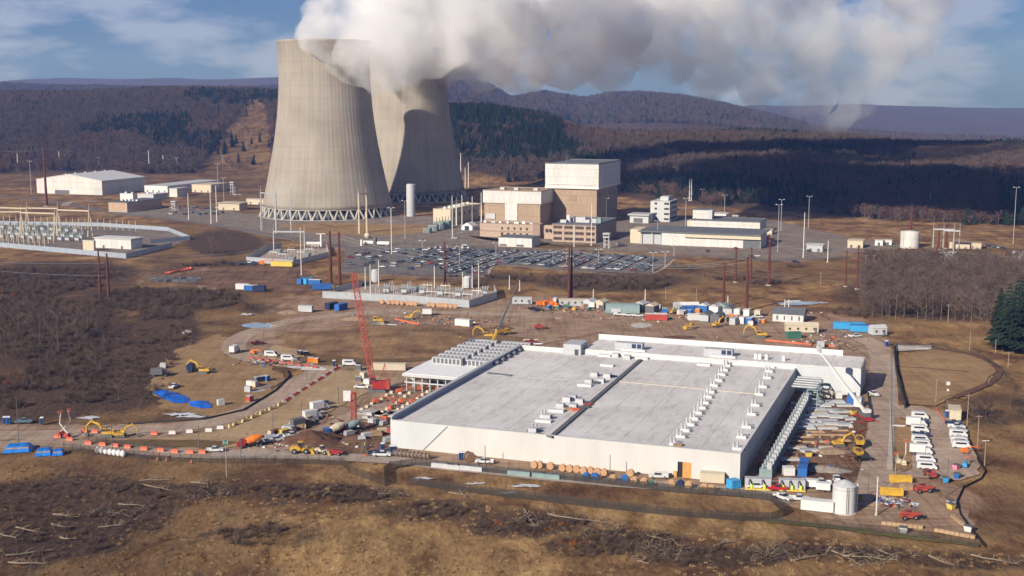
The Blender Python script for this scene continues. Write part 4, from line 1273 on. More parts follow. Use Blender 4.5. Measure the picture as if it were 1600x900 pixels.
# ------------------------------------------------------------------ masts, poles and lamps
def rust_pole(base, top_y, label, r=.75, group='rust brown steel power poles', name='steel_pole', m='rust', arms=True):
 p = G(*base)
 h = ZZ(p.y, top_y)
 t = thing(name, label, 'power pole', p, group=group)
 MB().cyl((0, 0, -.3), (0, 0, h), r, r * .5, 12).build('shaft', m, t)
 MB().cyl((0, 0, -.3), (0, 0, .5), r * 1.9, r * 1.9, 12).build('footing', 'concrete', t)
 if arms:
  for k in range(3):
   z = h * (.96 - .13 * k)
   MB().bar((-.3, 0, z), (1.9, 0, z + .4), .22, .22).bar((.3, 0, z), (-1.9, 0, z + .4), .22, .22).build('crossarm', m, t)
 return t, h
RP = [((517, 446), 361, 'left pole of the tall rust pair left of the car park', .95, False), ((531, 448), 362, 'right pole of the tall rust pair left of the car park', .8, False),
  ((695, 447), 378, 'rust pole with step pegs before the middle of the car park', .65, True), ((889, 467), 384, 'left pole of the close rust pair before the car park', .7, False), ((893, 466), 384, 'right pole of the close rust pair before the car park', .6, False),
  ((73, 322), 229, 'tallest dark rust pole standing before the white warehouse', 1.2, True), ((157, 465), 389, 'left pole of the low rust pair below the switchyard', .62, False), ((170, 467), 396, 'right pole of the low rust pair below the switchyard', .7, False),
  ((1130, 480), 410, 'rust pole behind the grey sheds, leftmost of its cluster', .75, True), ((1149, 441), 387, 'slim rust pole farther off in the right hand pole cluster', .6, False), ((1166, 486), 401, 'stout rust pole behind the grey sheds, rightmost of its cluster', .8, True),
  ((1173, 442), 387, 'rust pole with a bent head above the scrub', .6, False), ((1201, 446), 373, 'lone rust pole in front of the service hall loading door', .75, True), ((1321, 448), 390, 'left pole of the slim rust pair in the right scrub', .5, False),
  ((1339, 452), 384, 'right pole of the slim rust pair in the right scrub', .6, True), ((1462, 422), 384, 'rust pole at the small right hand substation fence', .5, False), ((1497, 418), 390, 'rust pole right of the small substation', .45, False), ((1530, 414), 390, 'short rust pole in the right scrub, nearer the substation', .5, False),
  ((1564, 416), 394, 'short rust pole carrying a flat pale box', .5, False), ((365, 236), 176, 'rust pole in the cleared strip up the wooded hill', .9, False), ((319, 278), 215, 'rust pole at the foot of the cleared strip', .9, False), ((1423, 362), 320, 'rust pole in shadow behind the white tank', .8, False),
  ((152, 276), 215, 'dark rust pole behind the white warehouse roof', .9, False), ((138, 262), 195, 'slim dark pole higher up behind the warehouse', .8, False), ((1466, 390), 352, 'far rust pole left behind the substation gantry', .7, False), ((1478, 388), 350, 'far rust pole right behind the substation gantry', .8, False)]
for b_, ty, l, r_, ar in RP:
 rust_pole(b_, ty, l, r_ * 1.3, arms=ar)
# crossbars of the two frames hang on both poles
for (x0, y0, x1, y1, py_, l) in [(517, 446, 531, 448, 366, 'rust crossbeam joining the tall pole pair'), (157, 465, 170, 467, 391, 'dark crossbeam joining the low pole pair')]:
 a, c_ = G(x0, y0), G(x1, y1)
 z = ZZ(a.y, py_)
 o = MB().bar(a + Vector((-2.4, 0, z)), c_ + Vector((1.2, 0, z)), .5, .5).build('crossbeam', 'rust'); tag(o, l, 'crossbeam')
LP = [((29, 280), 239, 'pole'), ((94, 278), 236, 'pole'), ((49, 302), 252, 'lamp'), ((234, 283), 235, 'pole'), ((256, 281), 242, 'pole'), ((277, 282), 247, 'lamp'), ((349, 282), 243, 'lamp'), ((336, 264), 238, 'pole'), ((347, 276), 256, 'pole'), ((341, 300), 256, 'lamp'),
  ((350, 317), 278, 'lamp'), ((295, 343), 302, 'pole'), ((330, 350), 292, 'pole'), ((339, 347), 290, 'pole'), ((104, 302), 270, 'pole'), ((140, 304), 272, 'lamp'), ((155, 278), 246, 'lamp'), ((612, 397), 325, 'double'), ((633, 373), 314, 'lamp'), ((707, 373), 306, 'pole'),
  ((722, 352), 305, 'pole'), ((738, 350), 307, 'pole'), ((752, 346), 301, 'pole'), ((720, 282), 239, 'pole'), ((727, 293), 262, 'pole'), ((732, 293), 253, 'pole'), ((764, 298), 262, 'lamp'), ((947, 348), 310, 'lamp'), ((924, 384), 318, 'pole'), ((897, 386), 352, 'pole'), ((1071, 356), 310, 'lamp'),
  ((1077, 318), 281, 'pole'), ((1080, 318), 279, 'pole'), ((1215, 394), 320, 'lamp'), ((1220, 360), 312, 'lamp'), ((1255, 403), 332, 'pole'), ((1263, 356), 307, 'lamp'), ((1583, 380), 293, 'lamp'), ((1293, 410), 376, 'pole'), ((1453, 328), 302, 'pole'), ((1421, 330), 309, 'pole'), ((1132, 333), 305, 'lamp'), ((1097, 318), 296, 'lamp'),
  ((471, 430), 355, 'pole'), ((579, 460), 413, 'pole'), ((592, 448), 407, 'pole'), ((571, 452), 418, 'pole'), ((679, 450), 415, 'pole'), ((723, 452), 425, 'pole'), ((738, 450), 415, 'pole'), ((748, 460), 410, 'pole'), ((796, 452), 430, 'pole'), ((812, 455), 438, 'pole'), ((1027, 380), 345, 'lamp'),
  ((935, 412), 390, 'lamp'), ((718, 412), 385, 'lamp'), ((775, 405), 380, 'lamp'), ((1020, 425), 395, 'lamp'), ((1039, 416), 394, 'lamp'), ((1053, 400), 384, 'lamp'), ((864, 414), 395, 'lamp'), ((660, 400), 376, 'lamp'),
  ((30, 700), 620, 'dark'), ((311, 704), 664, 'dark'), ((176, 706), 662, 'dark'), ((377, 722), 688, 'dark'), ((427, 684), 646, 'dark'), ((472, 660), 626, 'dark'), ((529, 632), 602, 'dark'), ((480, 594), 578, 'dark'), ((412, 530), 515, 'dark'), ((953, 748), 711, 'dark'), ((758, 727), 696, 'dark'), ((572, 715), 680, 'dark'),
  ((1369, 806), 745, 'pole'), ((1356, 775), 734, 'arm'), ((1538, 730), 688, 'tee'), ((1511, 665), 615, 'wood'), ((1527, 700), 648, 'wood'), ((1479, 640), 600, 'sign'), ((1462, 630), 592, 'wood'), ((1515, 548), 518, 'wood'), ((1555, 552), 530, 'wood'), ((1481, 505), 475, 'wood'), ((1575, 575), 550, 'wood'), ((1545, 600), 590, 'wood'),
  ((1399, 745), 713, 'wood'), ((1479, 775), 715, 'dark'), ((1008, 470), 452, 'pole'), ((1040, 468), 448, 'wood'), ((1088, 470), 450, 'wood'), ((927, 470), 452, 'pole'), ((1137, 482), 462, 'pole'), ((1226, 484), 468, 'pole'), ((1232, 484), 468, 'pole'), ((885, 412), 395, 'lamp'), ((1188, 408), 385, 'arm'), ((1282, 445), 425, 'wood'), ((1352, 430), 398, 'wood'), ((1365, 428), 398, 'wood')]
LNM = {'pole': ('mast_pole', 'plain white pole'), 'lamp': ('lamp_post', 'slim lamp post'), 'double': ('lamp_post', 'tall white lamp post with two arms'), 'dark': ('lamp_post', 'thin dark post'), 'arm': ('lamp_post', 'dark post with a bent arm'),
  'tee': ('utility_pole', 'wooden pole with a level top bar'), 'wood': ('utility_pole', 'plain wooden pole'), 'sign': ('signal_post', 'dark post carrying two white boxes')}
NEARBY = [((60, 225, 230, 310), 'by the white warehouse'), ((225, 225, 420, 360), 'left of the towers'), ((540, 395, 790, 465), 'at the near substation'), ((600, 290, 780, 400), 'between the towers and the car park'), ((700, 230, 770, 300), 'below the dark hill'),
   ((860, 300, 960, 390), 'beside the office blocks'), ((640, 376, 1060, 432), 'in the staff car park'), ((1000, 270, 1300, 420), 'around the service hall'), ((1380, 280, 1600, 430), 'near the white tank'), ((0, 600, 640, 730), 'along the site road'), ((700, 690, 1000, 760), 'before the long white wall'),
   ((1340, 700, 1560, 820), 'in the storage yard'), ((1440, 500, 1600, 710), 'in the field right of the basin'), ((800, 440, 1300, 500), 'behind the laydown yard'), ((380, 350, 520, 440), 'at the small left substation'), ((0, 225, 60, 310), 'at the far left'), ((1270, 390, 1400, 450), 'in the right hand scrub'), ((400, 510, 500, 600), 'on the upper haul road'), ((780, 420, 830, 470), 'behind the dark crane boom')]
_cnt = {}
lamps = []
for (bx, by), ty, kind in LP:
 place = next((n for (a, b_, c_, d_), n in NEARBY if a <= bx <= c_ and b_ <= by <= d_), 'by the dirt mound')
 lamps.append([bx, by, ty, kind, place])
lamps.sort(key=lambda q: q[0])
tot = {}
for q in lamps: tot[(q[3], q[4])] = tot.get((q[3], q[4]), 0) + 1
for bx, by, ty, kind, place in lamps:
 k = (kind, place); _cnt[k] = _cnt.get(k, 0) + 1
 nm, what = LNM[kind]
 lab = '%s %s' % (what, place)
 if tot[k] > 1: lab += ', %s from the left' % ORD[_cnt[k] - 1]
 p = G(bx, by)
 p.z = float(height(np.array([p.x]), np.array([p.y]))[0])
 h = ZZ(p.y, ty) - p.z
 t = thing(nm, lab, 'pole' if kind in ('pole', 'wood', 'tee') else 'lamp post' if kind != 'sign' else 'post', p, group='%ss %s' % (what, place))
 m_ = {'pole': 'pole_white', 'lamp': 'galv', 'double': 'pole_white', 'dark': 'dark_grey', 'arm': 'dark_grey', 'tee': 'wood_pole', 'wood': 'wood_pole', 'sign': 'dark_grey'}[kind]
 sc = p.y / 1000.0
 r_ = .12 + .30 * sc if kind in ('pole', 'double') else .09 + .14 * sc
 if kind in ('wood', 'tee'): r_ = .14 + .1 * sc
 MB().cyl((0, 0, -.3), (0, 0, h), r_, r_ * .65, 8).build('shaft', m_, t)
 if kind in ('pole', 'lamp', 'double'): MB().cyl((0, 0, -.3), (0, 0, .6), r_ * 2.2, r_ * 2.2, 8).build('footing', 'concrete', t)
 if kind in ('lamp', 'double'):
  n_ = 2
  for s in (-1, 1):
   MB().bar((0, 0, h - .2), (s * 1.5, 0, h + .25), .18, .18).build('arm', 'galv', t)
   MB().cbox((s * 1.9, 0, h + .25), (1.3, .7, .35)).build('lamp_head', 'white_paint', t)
  if kind == 'double':
   for s in (-1, 1): MB().bar((0, 0, h * .72), (s * 4.2, 0, h * .74), .16, .16).build('lower_arm', 'galv', t)
 if kind == 'arm':
  MB().bar((0, 0, h - .1), (-1.6, 0, h + .1), .14, .14).build('arm', 'dark_grey', t); MB().cbox((-2.0, 0, h + .1), (.9, .4, .2)).build('lamp_head', 'grey_panel', t)
 if kind == 'tee': MB().bar((-1.1, 0, h - .1), (1.1, 0, h - .1), .2, .2).build('top_bar', 'pole_white', t)
 if kind == 'sign':
  MB().cbox((0, -.3, h + .3), (1.3, .3, 1.3)).build('upper_box', 'white_paint', t); MB().cbox((0, -.3, h - 2.2), (.8, .3, .8)).build('lower_box', 'white_paint', t)
 if kind == 'wood' and h > 9: MB().bar((-1.2, 0, h - .6), (1.2, 0, h - .6), .16, .16).build('crossarm', 'wood_pole', t)
def watch_tower(px, py, ty, label):
 p = G(px, py); h = ZZ(p.y, ty)
 t = thing('guard_tower', label, 'guard tower', p, TH, 'guard towers')
 b = MB()
 for a in (-1, 1):
  for c_ in (-1, 1): b.bar((a * 1.8, c_ * 1.8, -.2), (a * 1.8, c_ * 1.8, h - 3.5), .4, .4)
 for z in (h * .25, h * .5): b.box(-1.9, 1.9, -1.9, -1.6, z, z + .3); b.box(1.6, 1.9, -1.6, 1.9, z, z + .3)
 b.build('legs_frame', 'light_grey', t)
 MB().box(-2.4, 2.4, -2.4, 2.4, h - 3.4, h - .5).build('cabin', 'grey_panel', t); MB().box(-2.7, 2.7, -2.7, 2.7, h - .5, h).build('roof', 'light_grey', t)
 MB().box(-2.0, 2.0, -2.48, -2.41, h - 2.3, h - 1.1).build('window', 'glass_dark', t)
watch_tower(948, 388, 364, 'white guard tower beside the three storey office')
watch_tower(1149, 352, 336, 'pale guard tower in the shade behind the service hall')
watch_tower(273, 330, 314, 'guard tower with a dark roof behind the parked plant trucks')
watch_tower(364, 304, 284, 'guard tower with a blue roof left of the nearer cooling tower')
# ------------------------------------------------------------------ switchyards
def wall_fence(name, label, pts, hgt, m, closed=False, posts=4.0, postm=None, group=None, cat='fence', z=0.0, top=False):
 P_ = [G(*q, z) for q in pts]
 if closed: P_.append(P_[0])
 o = P_[0].copy()
 t = thing(name, label, cat, o, group=group)
 b, c_ = MB(), MB()
 for a, d in zip(P_[:-1], P_[1:]):
  a, d = a - o, d - o
  v = d - a; L_ = v.length
  n_ = Vector((-v.y, v.x, 0)).normalized() * .06
  b.hexa([a - n_ + Vector((0, 0, -.1)), d - n_ + Vector((0, 0, -.1)), d + n_ + Vector((0, 0, -.1)), a + n_ + Vector((0, 0, -.1)), a - n_ + Vector((0, 0, hgt)), d - n_ + Vector((0, 0, hgt)), d + n_ + Vector((0, 0, hgt)), a + n_ + Vector((0, 0, hgt))])
  for k in range(int(L_ / posts) + 1):
   q = a + v * (k * posts / L_)
   c_.cyl(q + Vector((0, 0, -.2)), q + Vector((0, 0, hgt + .25)), .09, .09, 5)
  if top: c_.bar(a + Vector((0, 0, hgt)), d + Vector((0, 0, hgt)), .1, .1)
 b.build('fence_panel', m, t); c_.build('posts', postm or m, t)
 return t
def mesh_mat(name, rgb, cover):
 """chain link: the wires cover part of the plane, the rest is open"""
 m = bpy.data.materials.new(name); m.use_nodes = True
 nt = m.node_tree; L = nt.links.new
 b = nt.nodes['Principled BSDF']; b.inputs['Base Color'].default_value = (*rgb, 1); b.inputs['Roughness'].default_value = .6
 tr = nt.nodes.new('ShaderNodeBsdfTransparent'); mx = nt.nodes.new('ShaderNodeMixShader')
 mx.inputs[0].default_value = cover
 tc = nt.nodes.new('ShaderNodeTexCoord'); n = nt.nodes.new('ShaderNodeTexNoise'); n.inputs['Scale'].default_value = .4; n.inputs['Detail'].default_value = 3
 L(tc.outputs['Object'], n.inputs['Vector'])
 mr = nt.nodes.new('ShaderNodeMapRange'); mr.inputs['To Min'].default_value = cover * .5; mr.inputs['To Max'].default_value = min(1, cover * 1.5)
 L(n.outputs['Fac'], mr.inputs['Value']); L(mr.outputs[0], mx.inputs[0])
 L(tr.outputs[0], mx.inputs[1]); L(b.outputs[0], mx.inputs[2]); L(mx.outputs[0], nt.nodes['Material Output'].inputs['Surface'])
 M[name] = m
mesh_mat('chain_link', (.06, .05, .042), .19)
mesh_mat('chain_link_dense', (.045, .038, .03), .42)
mesh_mat('pale_slats', (.42, .45, .48), .85)
mesh_mat('blue_slats', (.36, .42, .50), .92)
wall_fence('yard_fence', 'pale blue slatted fence around the large left switchyard, front and right side', [(-60, 382), (0, 386), (197, 404), (269, 386)], 3.6, 'blue_slats', posts=5)
wall_fence('yard_fence', 'pale blue slatted fence along the back of the large left switchyard', [(235, 381), (297, 375), (262, 361), (160, 354), (-60, 350)], 3.4, 'blue_slats', posts=5)
wall_fence('yard_fence', 'grey slatted fence around the small substation left of the twin rust poles', [(385, 409), (458, 415), (514, 401), (510, 388)], 3.6, 'pale_slats', posts=4)
wall_fence('yard_fence', 'grey slatted fence behind the small substation left of the twin rust poles', [(385, 409), (415, 391), (440, 386)], 3.6, 'pale_slats', posts=4)
wall_fence('yard_fence', 'grey slatted fence in front of the near substation behind the cable reels', [(504, 466), (560, 469), (640, 473), (733, 481), (776, 467), (772, 455)], 4.2, 'pale_slats', posts=4, postm='galv')
wall_fence('yard_fence', 'grey slatted fence at the back left of the near substation', [(521, 458), (566, 448), (570, 442)], 3.6, 'pale_slats', posts=4, postm='galv')
wall_fence('yard_fence', 'grey slatted fence around the small right hand substation', [(1417, 405), (1455, 407), (1505, 408), (1506, 397)], 4.0, 'pale_slats', posts=4)
def gantry(px0, py0, px1, py1, ty, label, group, m='tan_steel', spread=2.6):
 a, c_ = G(px0, py0), G(px1, py1)
 h = ZZ(a.y, ty)
 t = thing('gantry', label, 'gantry', a, group=group)
 v = c_ - a
 n_ = Vector((-v.y, v.x, 0)).normalized()
 for q in (Vector((0, 0, 0)), v):
  for s in (-1, 1):
   MB().bar(q + n_ * s * spread * 1.2, q + n_ * s * .3 + Vector((0, 0, h)), .75, .75, w2=.5).build('leg', m, t)
  MB().bar(q + Vector((0, 0, h)), q + Vector((0, 0, h + 5)), .3, .3, w2=.15).build('spike', m, t)
 MB().bar(Vector((0, 0, h - .5)), v + Vector((0, 0, h - .5)), 1.0, 1.0).build('crossbeam', m, t)
gantry(-25, 372, 35, 372, 330, 'tan gantry crossing the left border', 'tan gantries of the switchyard')
gantry(35, 374, 88, 376, 331, 'tan gantry in the front row of the left switchyard', 'tan gantries of the switchyard')
gantry(-20, 366, 44, 368, 323, 'tan gantry at left in the back row of the switchyard', 'tan gantries of the switchyard')
gantry(44, 367, 92, 368, 324, 'tan gantry in the middle of the back row of the switchyard', 'tan gantries of the switchyard')
gantry(92, 368, 141, 370, 327, 'tan gantry ending right of the rust pole in the switchyard', 'tan gantries of the switchyard')
gantry(1457, 396, 1489, 397, 357, 'grey blue H-shaped gantry at the small right hand substation', 'grey gantries', 'galv', .6)
gantry(1473, 393, 1498, 394, 359, 'slim grey gantry behind the right hand substation', 'grey gantries', 'galv', .6)
gantry(428, 392, 476, 392, 361, 'grey gantry at the small substation below the nearer tower', 'grey gantries', 'galv', .6)
gantry(409, 360, 432, 364, 300, 'tall pale gantry left, standing before the tower legs', 'grey gantries', 'galv', .4)
gantry(455, 364, 432, 364, 295, 'tall pale gantry right, standing before the tower legs', 'grey gantries', 'galv', .4)
gantry(561, 365, 573, 363, 302, 'tall tan gantry with hanging insulators before the nearer tower', 'grey gantries', 'tan_steel', .3)
gantry(713, 352, 752, 350, 319, 'white H-shaped gantry beside the pump house', 'grey gantries', 'pole_white', .3)
def bus_support():
 t = thing('bus_support', '', 'bus support')
 MB().bar((0, 0, -.2), (0, 0, 7.5), .42, .42).build('post', 'tan_steel', t)
 MB().cyl((0, 0, 7.5), (0, 0, 9.5), .25, .18, 6).build('insulator', 'light_grey', t)
 return t
n_ = 0
rows = [(352, 6, 212, 22), (362, 3, 128, 13), (376, 2, 84, 11), (381, -3, 70, 10)]
for ri, (py_, x0, x1, cnt) in enumerate(rows):
 for k in range(cnt):
  px_ = x0 + (x1 - x0) * k / (cnt - 1)
  put('bus', bus_support, px_, py_ + (px_ * .02 if ri > 1 else 0) + px_ * .045, 0, 'tan bus support post, %s from the left in the %s row of the switchyard' % (ORD[k], ['back', 'third', 'second', 'front'][ri]), 'bus support posts of the switchyard', [1.0, 1, 1.0, .95][ri])
def breaker():
 t = thing('circuit_breaker', '', 'breaker')
 MB().box(-1.6, 1.6, -.9, .9, .9, 2.6).build('cabinet', 'galv', t)
 for x in (-1.2, 1.2): MB().box(x - .15, x + .15, -.6, .6, -.2, .9).build('leg', 'galv', t)
 for x in (-1.1, 0, 1.1):
  MB().cyl((x, -.3, 2.6), (x * 1.5, -1.1, 5.6), .28, .2, 6).build('bushing', 'teal_grey', t)
  MB().cyl((x, .3, 2.6), (x * 1.5, 1.1, 5.6), .28, .2, 6).build('bushing', 'grey_panel', t)
 return t
k = 0
for py_, x0, x1, cnt in ((358, 4, 120, 10), (367, 0, 126, 10), (372, 4, 122, 9)):
 for i in range(cnt):
  px_ = x0 + (x1 - x0) * i / (cnt - 1) + random.uniform(-2, 2)
  put('breaker', breaker, px_, py_ + px_ * .05 + random.uniform(-1, 1), -20, 'grey circuit breaker, %s from the left in the %s rank of the left switchyard' % (ORD[i], ['back', 'middle', 'front'][[358, 367, 372].index(py_)]), 'circuit breakers of the left switchyard', 1.15)
simple('control_house', 'white control house with a grey shaded end in the switchyard', 'building', 148, 205, 223, 390, 374, 'white_panel', 'white_paint', 0, 2, .8)
simple('relay_house', 'cream relay house at the front fence of the switchyard', 'building', 130, 147, 150, 393, 377, 'cream', 'white_paint')
# near substation equipment
def rack():
 t = thing('disconnect_rack', '', 'switch rack')
 for x in (-3, 0, 3): MB().bar((x, 0, -.2), (x, 0, 4.2), .22, .22).build('post', 'galv', t)
 MB().bar((-3.6, 0, 4.2), (3.6, 0, 4.2), .4, .35).build('beam', 'white_paint', t)
 for x in (-2.4, 0, 2.4): MB().cyl((x, 0, 4.3), (x, .4, 6.0), .2, .14, 6).build('insulator', 'grey_panel', t)
 return t
sub = [(590, 461), (604, 458), (618, 463), (632, 459), (646, 464), (660, 460), (674, 466), (688, 462), (702, 468), (716, 464), (730, 470), (745, 464), (758, 462), (612, 454), (640, 453), (668, 455), (696, 456)]
for i, (a, b_) in enumerate(sorted(sub)):
 if i % 3 == 1:
  put('breaker', breaker, a, b_, -15, 'grey circuit breaker behind the reels, %s from the left of the near substation gear' % ORD[i], 'gear of the near substation', 1.0)
 else:
  put('rack', rack, a, b_, random.choice([-18, 72]), 'white topped switch rack behind the reels, %s from the left of the near substation gear' % ORD[i], 'gear of the near substation', .9)
for i, (a, b_, s_) in enumerate([(647, 456, 1.0), (618, 471, .6), (672, 474, .55)]):
 put('transformer', transformer, a, b_, -15, 'dark transformer inside the near substation, %s from the left' % ORD[i], 'transformers of the near substation', s_)
for i, (a, b_) in enumerate([(427, 402), (441, 405), (455, 398), (470, 402), (484, 397), (492, 392), (1460, 402), (1475, 403), (1490, 402)]):
 put('rack', rack, a, b_, -18, 'white topped switch rack, %s from the left in the %s substation' % (ORD[i if i < 6 else i - 6], 'small left' if i < 6 else 'right hand'), 'racks of the small substations', .9)
for i, (a, b_) in enumerate([(457, 408), (480, 402), (436, 396)]):
 put('transformer', transformer, a, b_, -18, 'transformer in the small left substation, %s from the left' % ORD[[1, 2, 0][i]], 'transformers of the small left substation', 1.0)
put('transformer', transformer, 1482, 404, -18, 'white topped transformer in the right hand substation', None, 1.1)
put('bullet', bullet, 490, 384, 0, 'white horizontal tank with a dark end behind the small left substation', None, .9)
p = G(502, 386); t = thing('vent_mast', 'white vent mast with a flat cap behind the small left substation', 'mast', p); MB().cyl((0, 0, -.2), (0, 0, 10), .9, .8, 8).build('shaft', 'white_paint', t); MB().cbox((0, 0, 10.2), (7, 2, .4)).build('cap', 'white_paint', t)
for i, (a, b_, h_) in enumerate([(586, 440, 7), (731, 449, 6)]):
 p = G(a, b_); t = thing('drum_tank', 'grey drum tank with a white lid behind the %s end of the near substation' % ('left', 'right')[i], 'tank', p); MB().lathe([(3, -.2), (3, h_), (.1, h_ + .2)], 20).build('shell', 'grey_panel', t); MB().cyl((0, 0, h_ + .2), (0, 0, h_ + .7), 2.2, 2.2, 16).build('lid', 'white_paint', t)
# power lines strung over the scrub
def wire(p0, p1, sag, label):
 a = Vector(p0); c_ = Vector(p1)
 b = MB(); n = 14
 pts = [a.lerp(c_, k / n) - Vector((0, 0, sag * 4 * (k / n) * (1 - k / n))) for k in range(n + 1)]
 b.tube([q - a for q in pts], [.055] * (n + 1), 4)
 o = b.build('power_line', 'steel', None, a)
 tag(o, label, 'power line', 'power lines')
def PT(px, py, y): return (XX(px, y, ZZ(y, py)), y, ZZ(y, py))
yA = G(163, 466).y
wire(PT(163, 411, yA), PT(-200, 392, yA + 100), 3, 'upper pale power line running left from the low rust pair')
wire(PT(163, 431, yA), PT(-200, 398, yA + 60), 3, 'lower pale power line running left from the low rust pair')
y1_ = G(1166, 486).y; y2_ = G(1130, 480).y
wire(PT(1201, 376, G(1201, 446).y), PT(1340, 386, G(1339, 452).y), 4, 'thin power line between the rust poles before the service hall')
wire(PT(890, 388, G(890, 467).y), PT(1130, 412, y2_), 5, 'thin power line from the close rust pair to the pole cluster')
wire(PT(695, 382, G(695, 447).y), PT(890, 388, G(890, 467).y), 5, 'thin power line across the front of the car park')
wire(PT(531, 366, G(531, 448).y), PT(695, 382, G(695, 447).y), 5, 'thin power line from the tall rust pair to the pegged pole')
wire(PT(73, 232, G(73, 322).y), PT(319, 218, G(319, 278).y), 12, 'power line sagging before the wooded hill')
wire(PT(319, 217, G(319, 278).y), PT(365, 178, G(365, 236).y), 5, 'power line climbing the cleared strip')
wire(PT(-80, 215, G(73, 322).y), PT(73, 232, G(73, 322).y), 8, 'power line leaving over the left border')
def span(a, c_, n, sag, what, sep=1.6):
 for k in range(n):
  o = Vector((0, 0, -sep * k))
  wire(Vector(PT(*a)) + o, Vector(PT(*c_)) + o, sag + .4 * k, 'power line %s, %s from the top' % (what, ORD[k]))
yr = lambda px, py: G(px, py).y
span((517, 368, yr(517, 446)), (158, 395, yr(157, 465)), 2, 6, 'from the tall rust pair to the low rust pair')
span((1131, 414, yr(1130, 480)), (1600, 425, yr(1564, 416)), 3, 7, 'from the rust pole cluster over the thicket')
span((1201, 378, yr(1201, 446)), (1423, 322, yr(1423, 362)), 2, 8, 'climbing to the pole behind the white tank')
span((893, 389, yr(893, 466)), (1166, 404, yr(1166, 486)), 2, 6, 'from the close rust pair to the stout pole')
span((141, 329, yr(141, 370)), (432, 300, yr(432, 364)), 3, 5, 'between the switchyard and the tall pale gantry')
span((752, 322, yr(752, 350)), (612, 345, yr(612, 397)), 2, 4, 'from the white gantry towards the car park')
span((138, 198, yr(138, 262)), (365, 180, yr(365, 236)), 3, 9, 'across the foot of the wooded hill')
span((1462, 388, yr(1462, 422)), (1700, 396, yr(1564, 416)), 2, 4, 'leaving the right hand substation')
span((531, 368, yr(531, 448)), (889, 389, yr(889, 467)), 2, 9, 'spanning below the car park')
# ------------------------------------------------------------------ roads and pads
def ground_mat(name, lo, hi, tracks=0.0, wet=0.0):
 m = bpy.data.materials.new(name); m.use_nodes = True
 nt = m.node_tree; L = nt.links.new
 b = nt.nodes['Principled BSDF']; b.inputs['Roughness'].default_value = .92; b.inputs['Specular IOR Level'].default_value = .15
 geo = nt.nodes.new('ShaderNodeNewGeometry')
 def nz(s, d=6, r=.65, sc=None, rot=0):
  n = nt.nodes.new('ShaderNodeTexNoise'); n.inputs['Scale'].default_value = s; n.inputs['Detail'].default_value = d; n.inputs['Roughness'].default_value = r
  mp = nt.nodes.new('ShaderNodeMapping'); mp.inputs['Scale'].default_value = sc or (1, 1, 1); mp.inputs['Rotation'].default_value = (0, 0, rot)
  L(geo.outputs['Position'], mp.inputs[0]); L(mp.outputs[0], n.inputs['Vector'])
  return n.outputs['Fac']
 a, f = nz(.07, 7, .62), nz(.9, 5, .7)
 r = nt.nodes.new('ShaderNodeValToRGB'); e = r.color_ramp.elements
 e[0].position, e[1].position = .32, .68; e[0].color = (*lo, 1); e[1].color = (*hi, 1)
 L(a, r.inputs[0])
 r2 = nt.nodes.new('ShaderNodeValToRGB'); e = r2.color_ramp.elements
 e[0].position, e[1].position = .35, .68; e[0].color = (.72, .70, .68, 1); e[1].color = (1.12, 1.12, 1.12, 1)
 L(f, r2.inputs[0])
 x = nt.nodes.new('ShaderNodeMix'); x.data_type = 'RGBA'; x.blend_type = 'MULTIPLY'; x.inputs['Factor'].default_value = .8
 L(r.outputs[0], x.inputs[6]); L(r2.outputs[0], x.inputs[7])
 out = x.outputs[2]
 if tracks:
  t = nz(.5, 3, .6, (1, .06, 1), R(22)); t2 = nz(.5, 3, .6, (.07, 1, 1), R(-15))
  for q in (t, t2):
   r3 = nt.nodes.new('ShaderNodeValToRGB'); e = r3.color_ramp.elements
   e[0].position, e[1].position = .36, .52; e[0].color = (1 - tracks, 1 - tracks * 1.1, 1 - tracks * 1.2, 1); e[1].color = (1, 1, 1, 1)
   L(q, r3.inputs[0])
   y = nt.nodes.new('ShaderNodeMix'); y.data_type = 'RGBA'; y.blend_type = 'MULTIPLY'; y.inputs['Factor'].default_value = 1
   L(out, y.inputs[6]); L(r3.outputs[0], y.inputs[7]); out = y.outputs[2]
 L(out, b.inputs['Base Color'])
 bp = nt.nodes.new('ShaderNodeBump'); bp.inputs['Distance'].default_value = .15; bp.inputs['Strength'].default_value = .8
 L(f, bp.inputs['Height']); L(bp.outputs[0], b.inputs['Normal'])
 M[name] = m
ground_mat('bare_dirt', (.27, .175, .11), (.455, .325, .225), .25)
ground_mat('mud', (.13, .07, .043), (.30, .185, .12), .35)
ground_mat('gravel', (.36, .268, .20), (.51, .395, .31), .18)
ground_mat('pale_gravel', (.36, .30, .25), (.50, .42, .355), .15)
ground_mat('asphalt', (.15, .138, .135), (.225, .207, .20), .15)
ground_mat('apron_paving', (.20, .165, .14), (.31, .26, .22), .2)
ground_mat('seeded_slope', (.36, .255, .145), (.50, .365, .21), .1)
ground_mat('mown_grass', (.13, .08, .036), (.22, .14, .065), .1)
ground_mat('tan_grass', (.27, .17, .085), (.42, .275, .14), .15)
ground_mat('mound_grass', (.15, .085, .05), (.40, .255, .13), .2)
ground_mat('concrete_pad', (.46, .42, .38), (.60, .56, .52), .1)
ground_mat('green_grass', (.10, .105, .035), (.19, .16, .06), .1)
def irregular(pts, step=4.0, jit=.5, seed=1):
 r = random.Random(seed)
 out = []
 n = len(pts)
 for i in range(n):
  a, c_ = pts[i], pts[(i + 1) % n]
  L_ = (c_ - a).length
  k = max(1, int(L_ / step))
  nn = Vector((-(c_ - a).y, (c_ - a).x, 0)).normalized()
  for j in range(k):
   q = a.lerp(c_, j / k)
   if j: q = q + nn * r.gauss(0, jit)
   out.append(q)
 return out
_layer = [0.03]
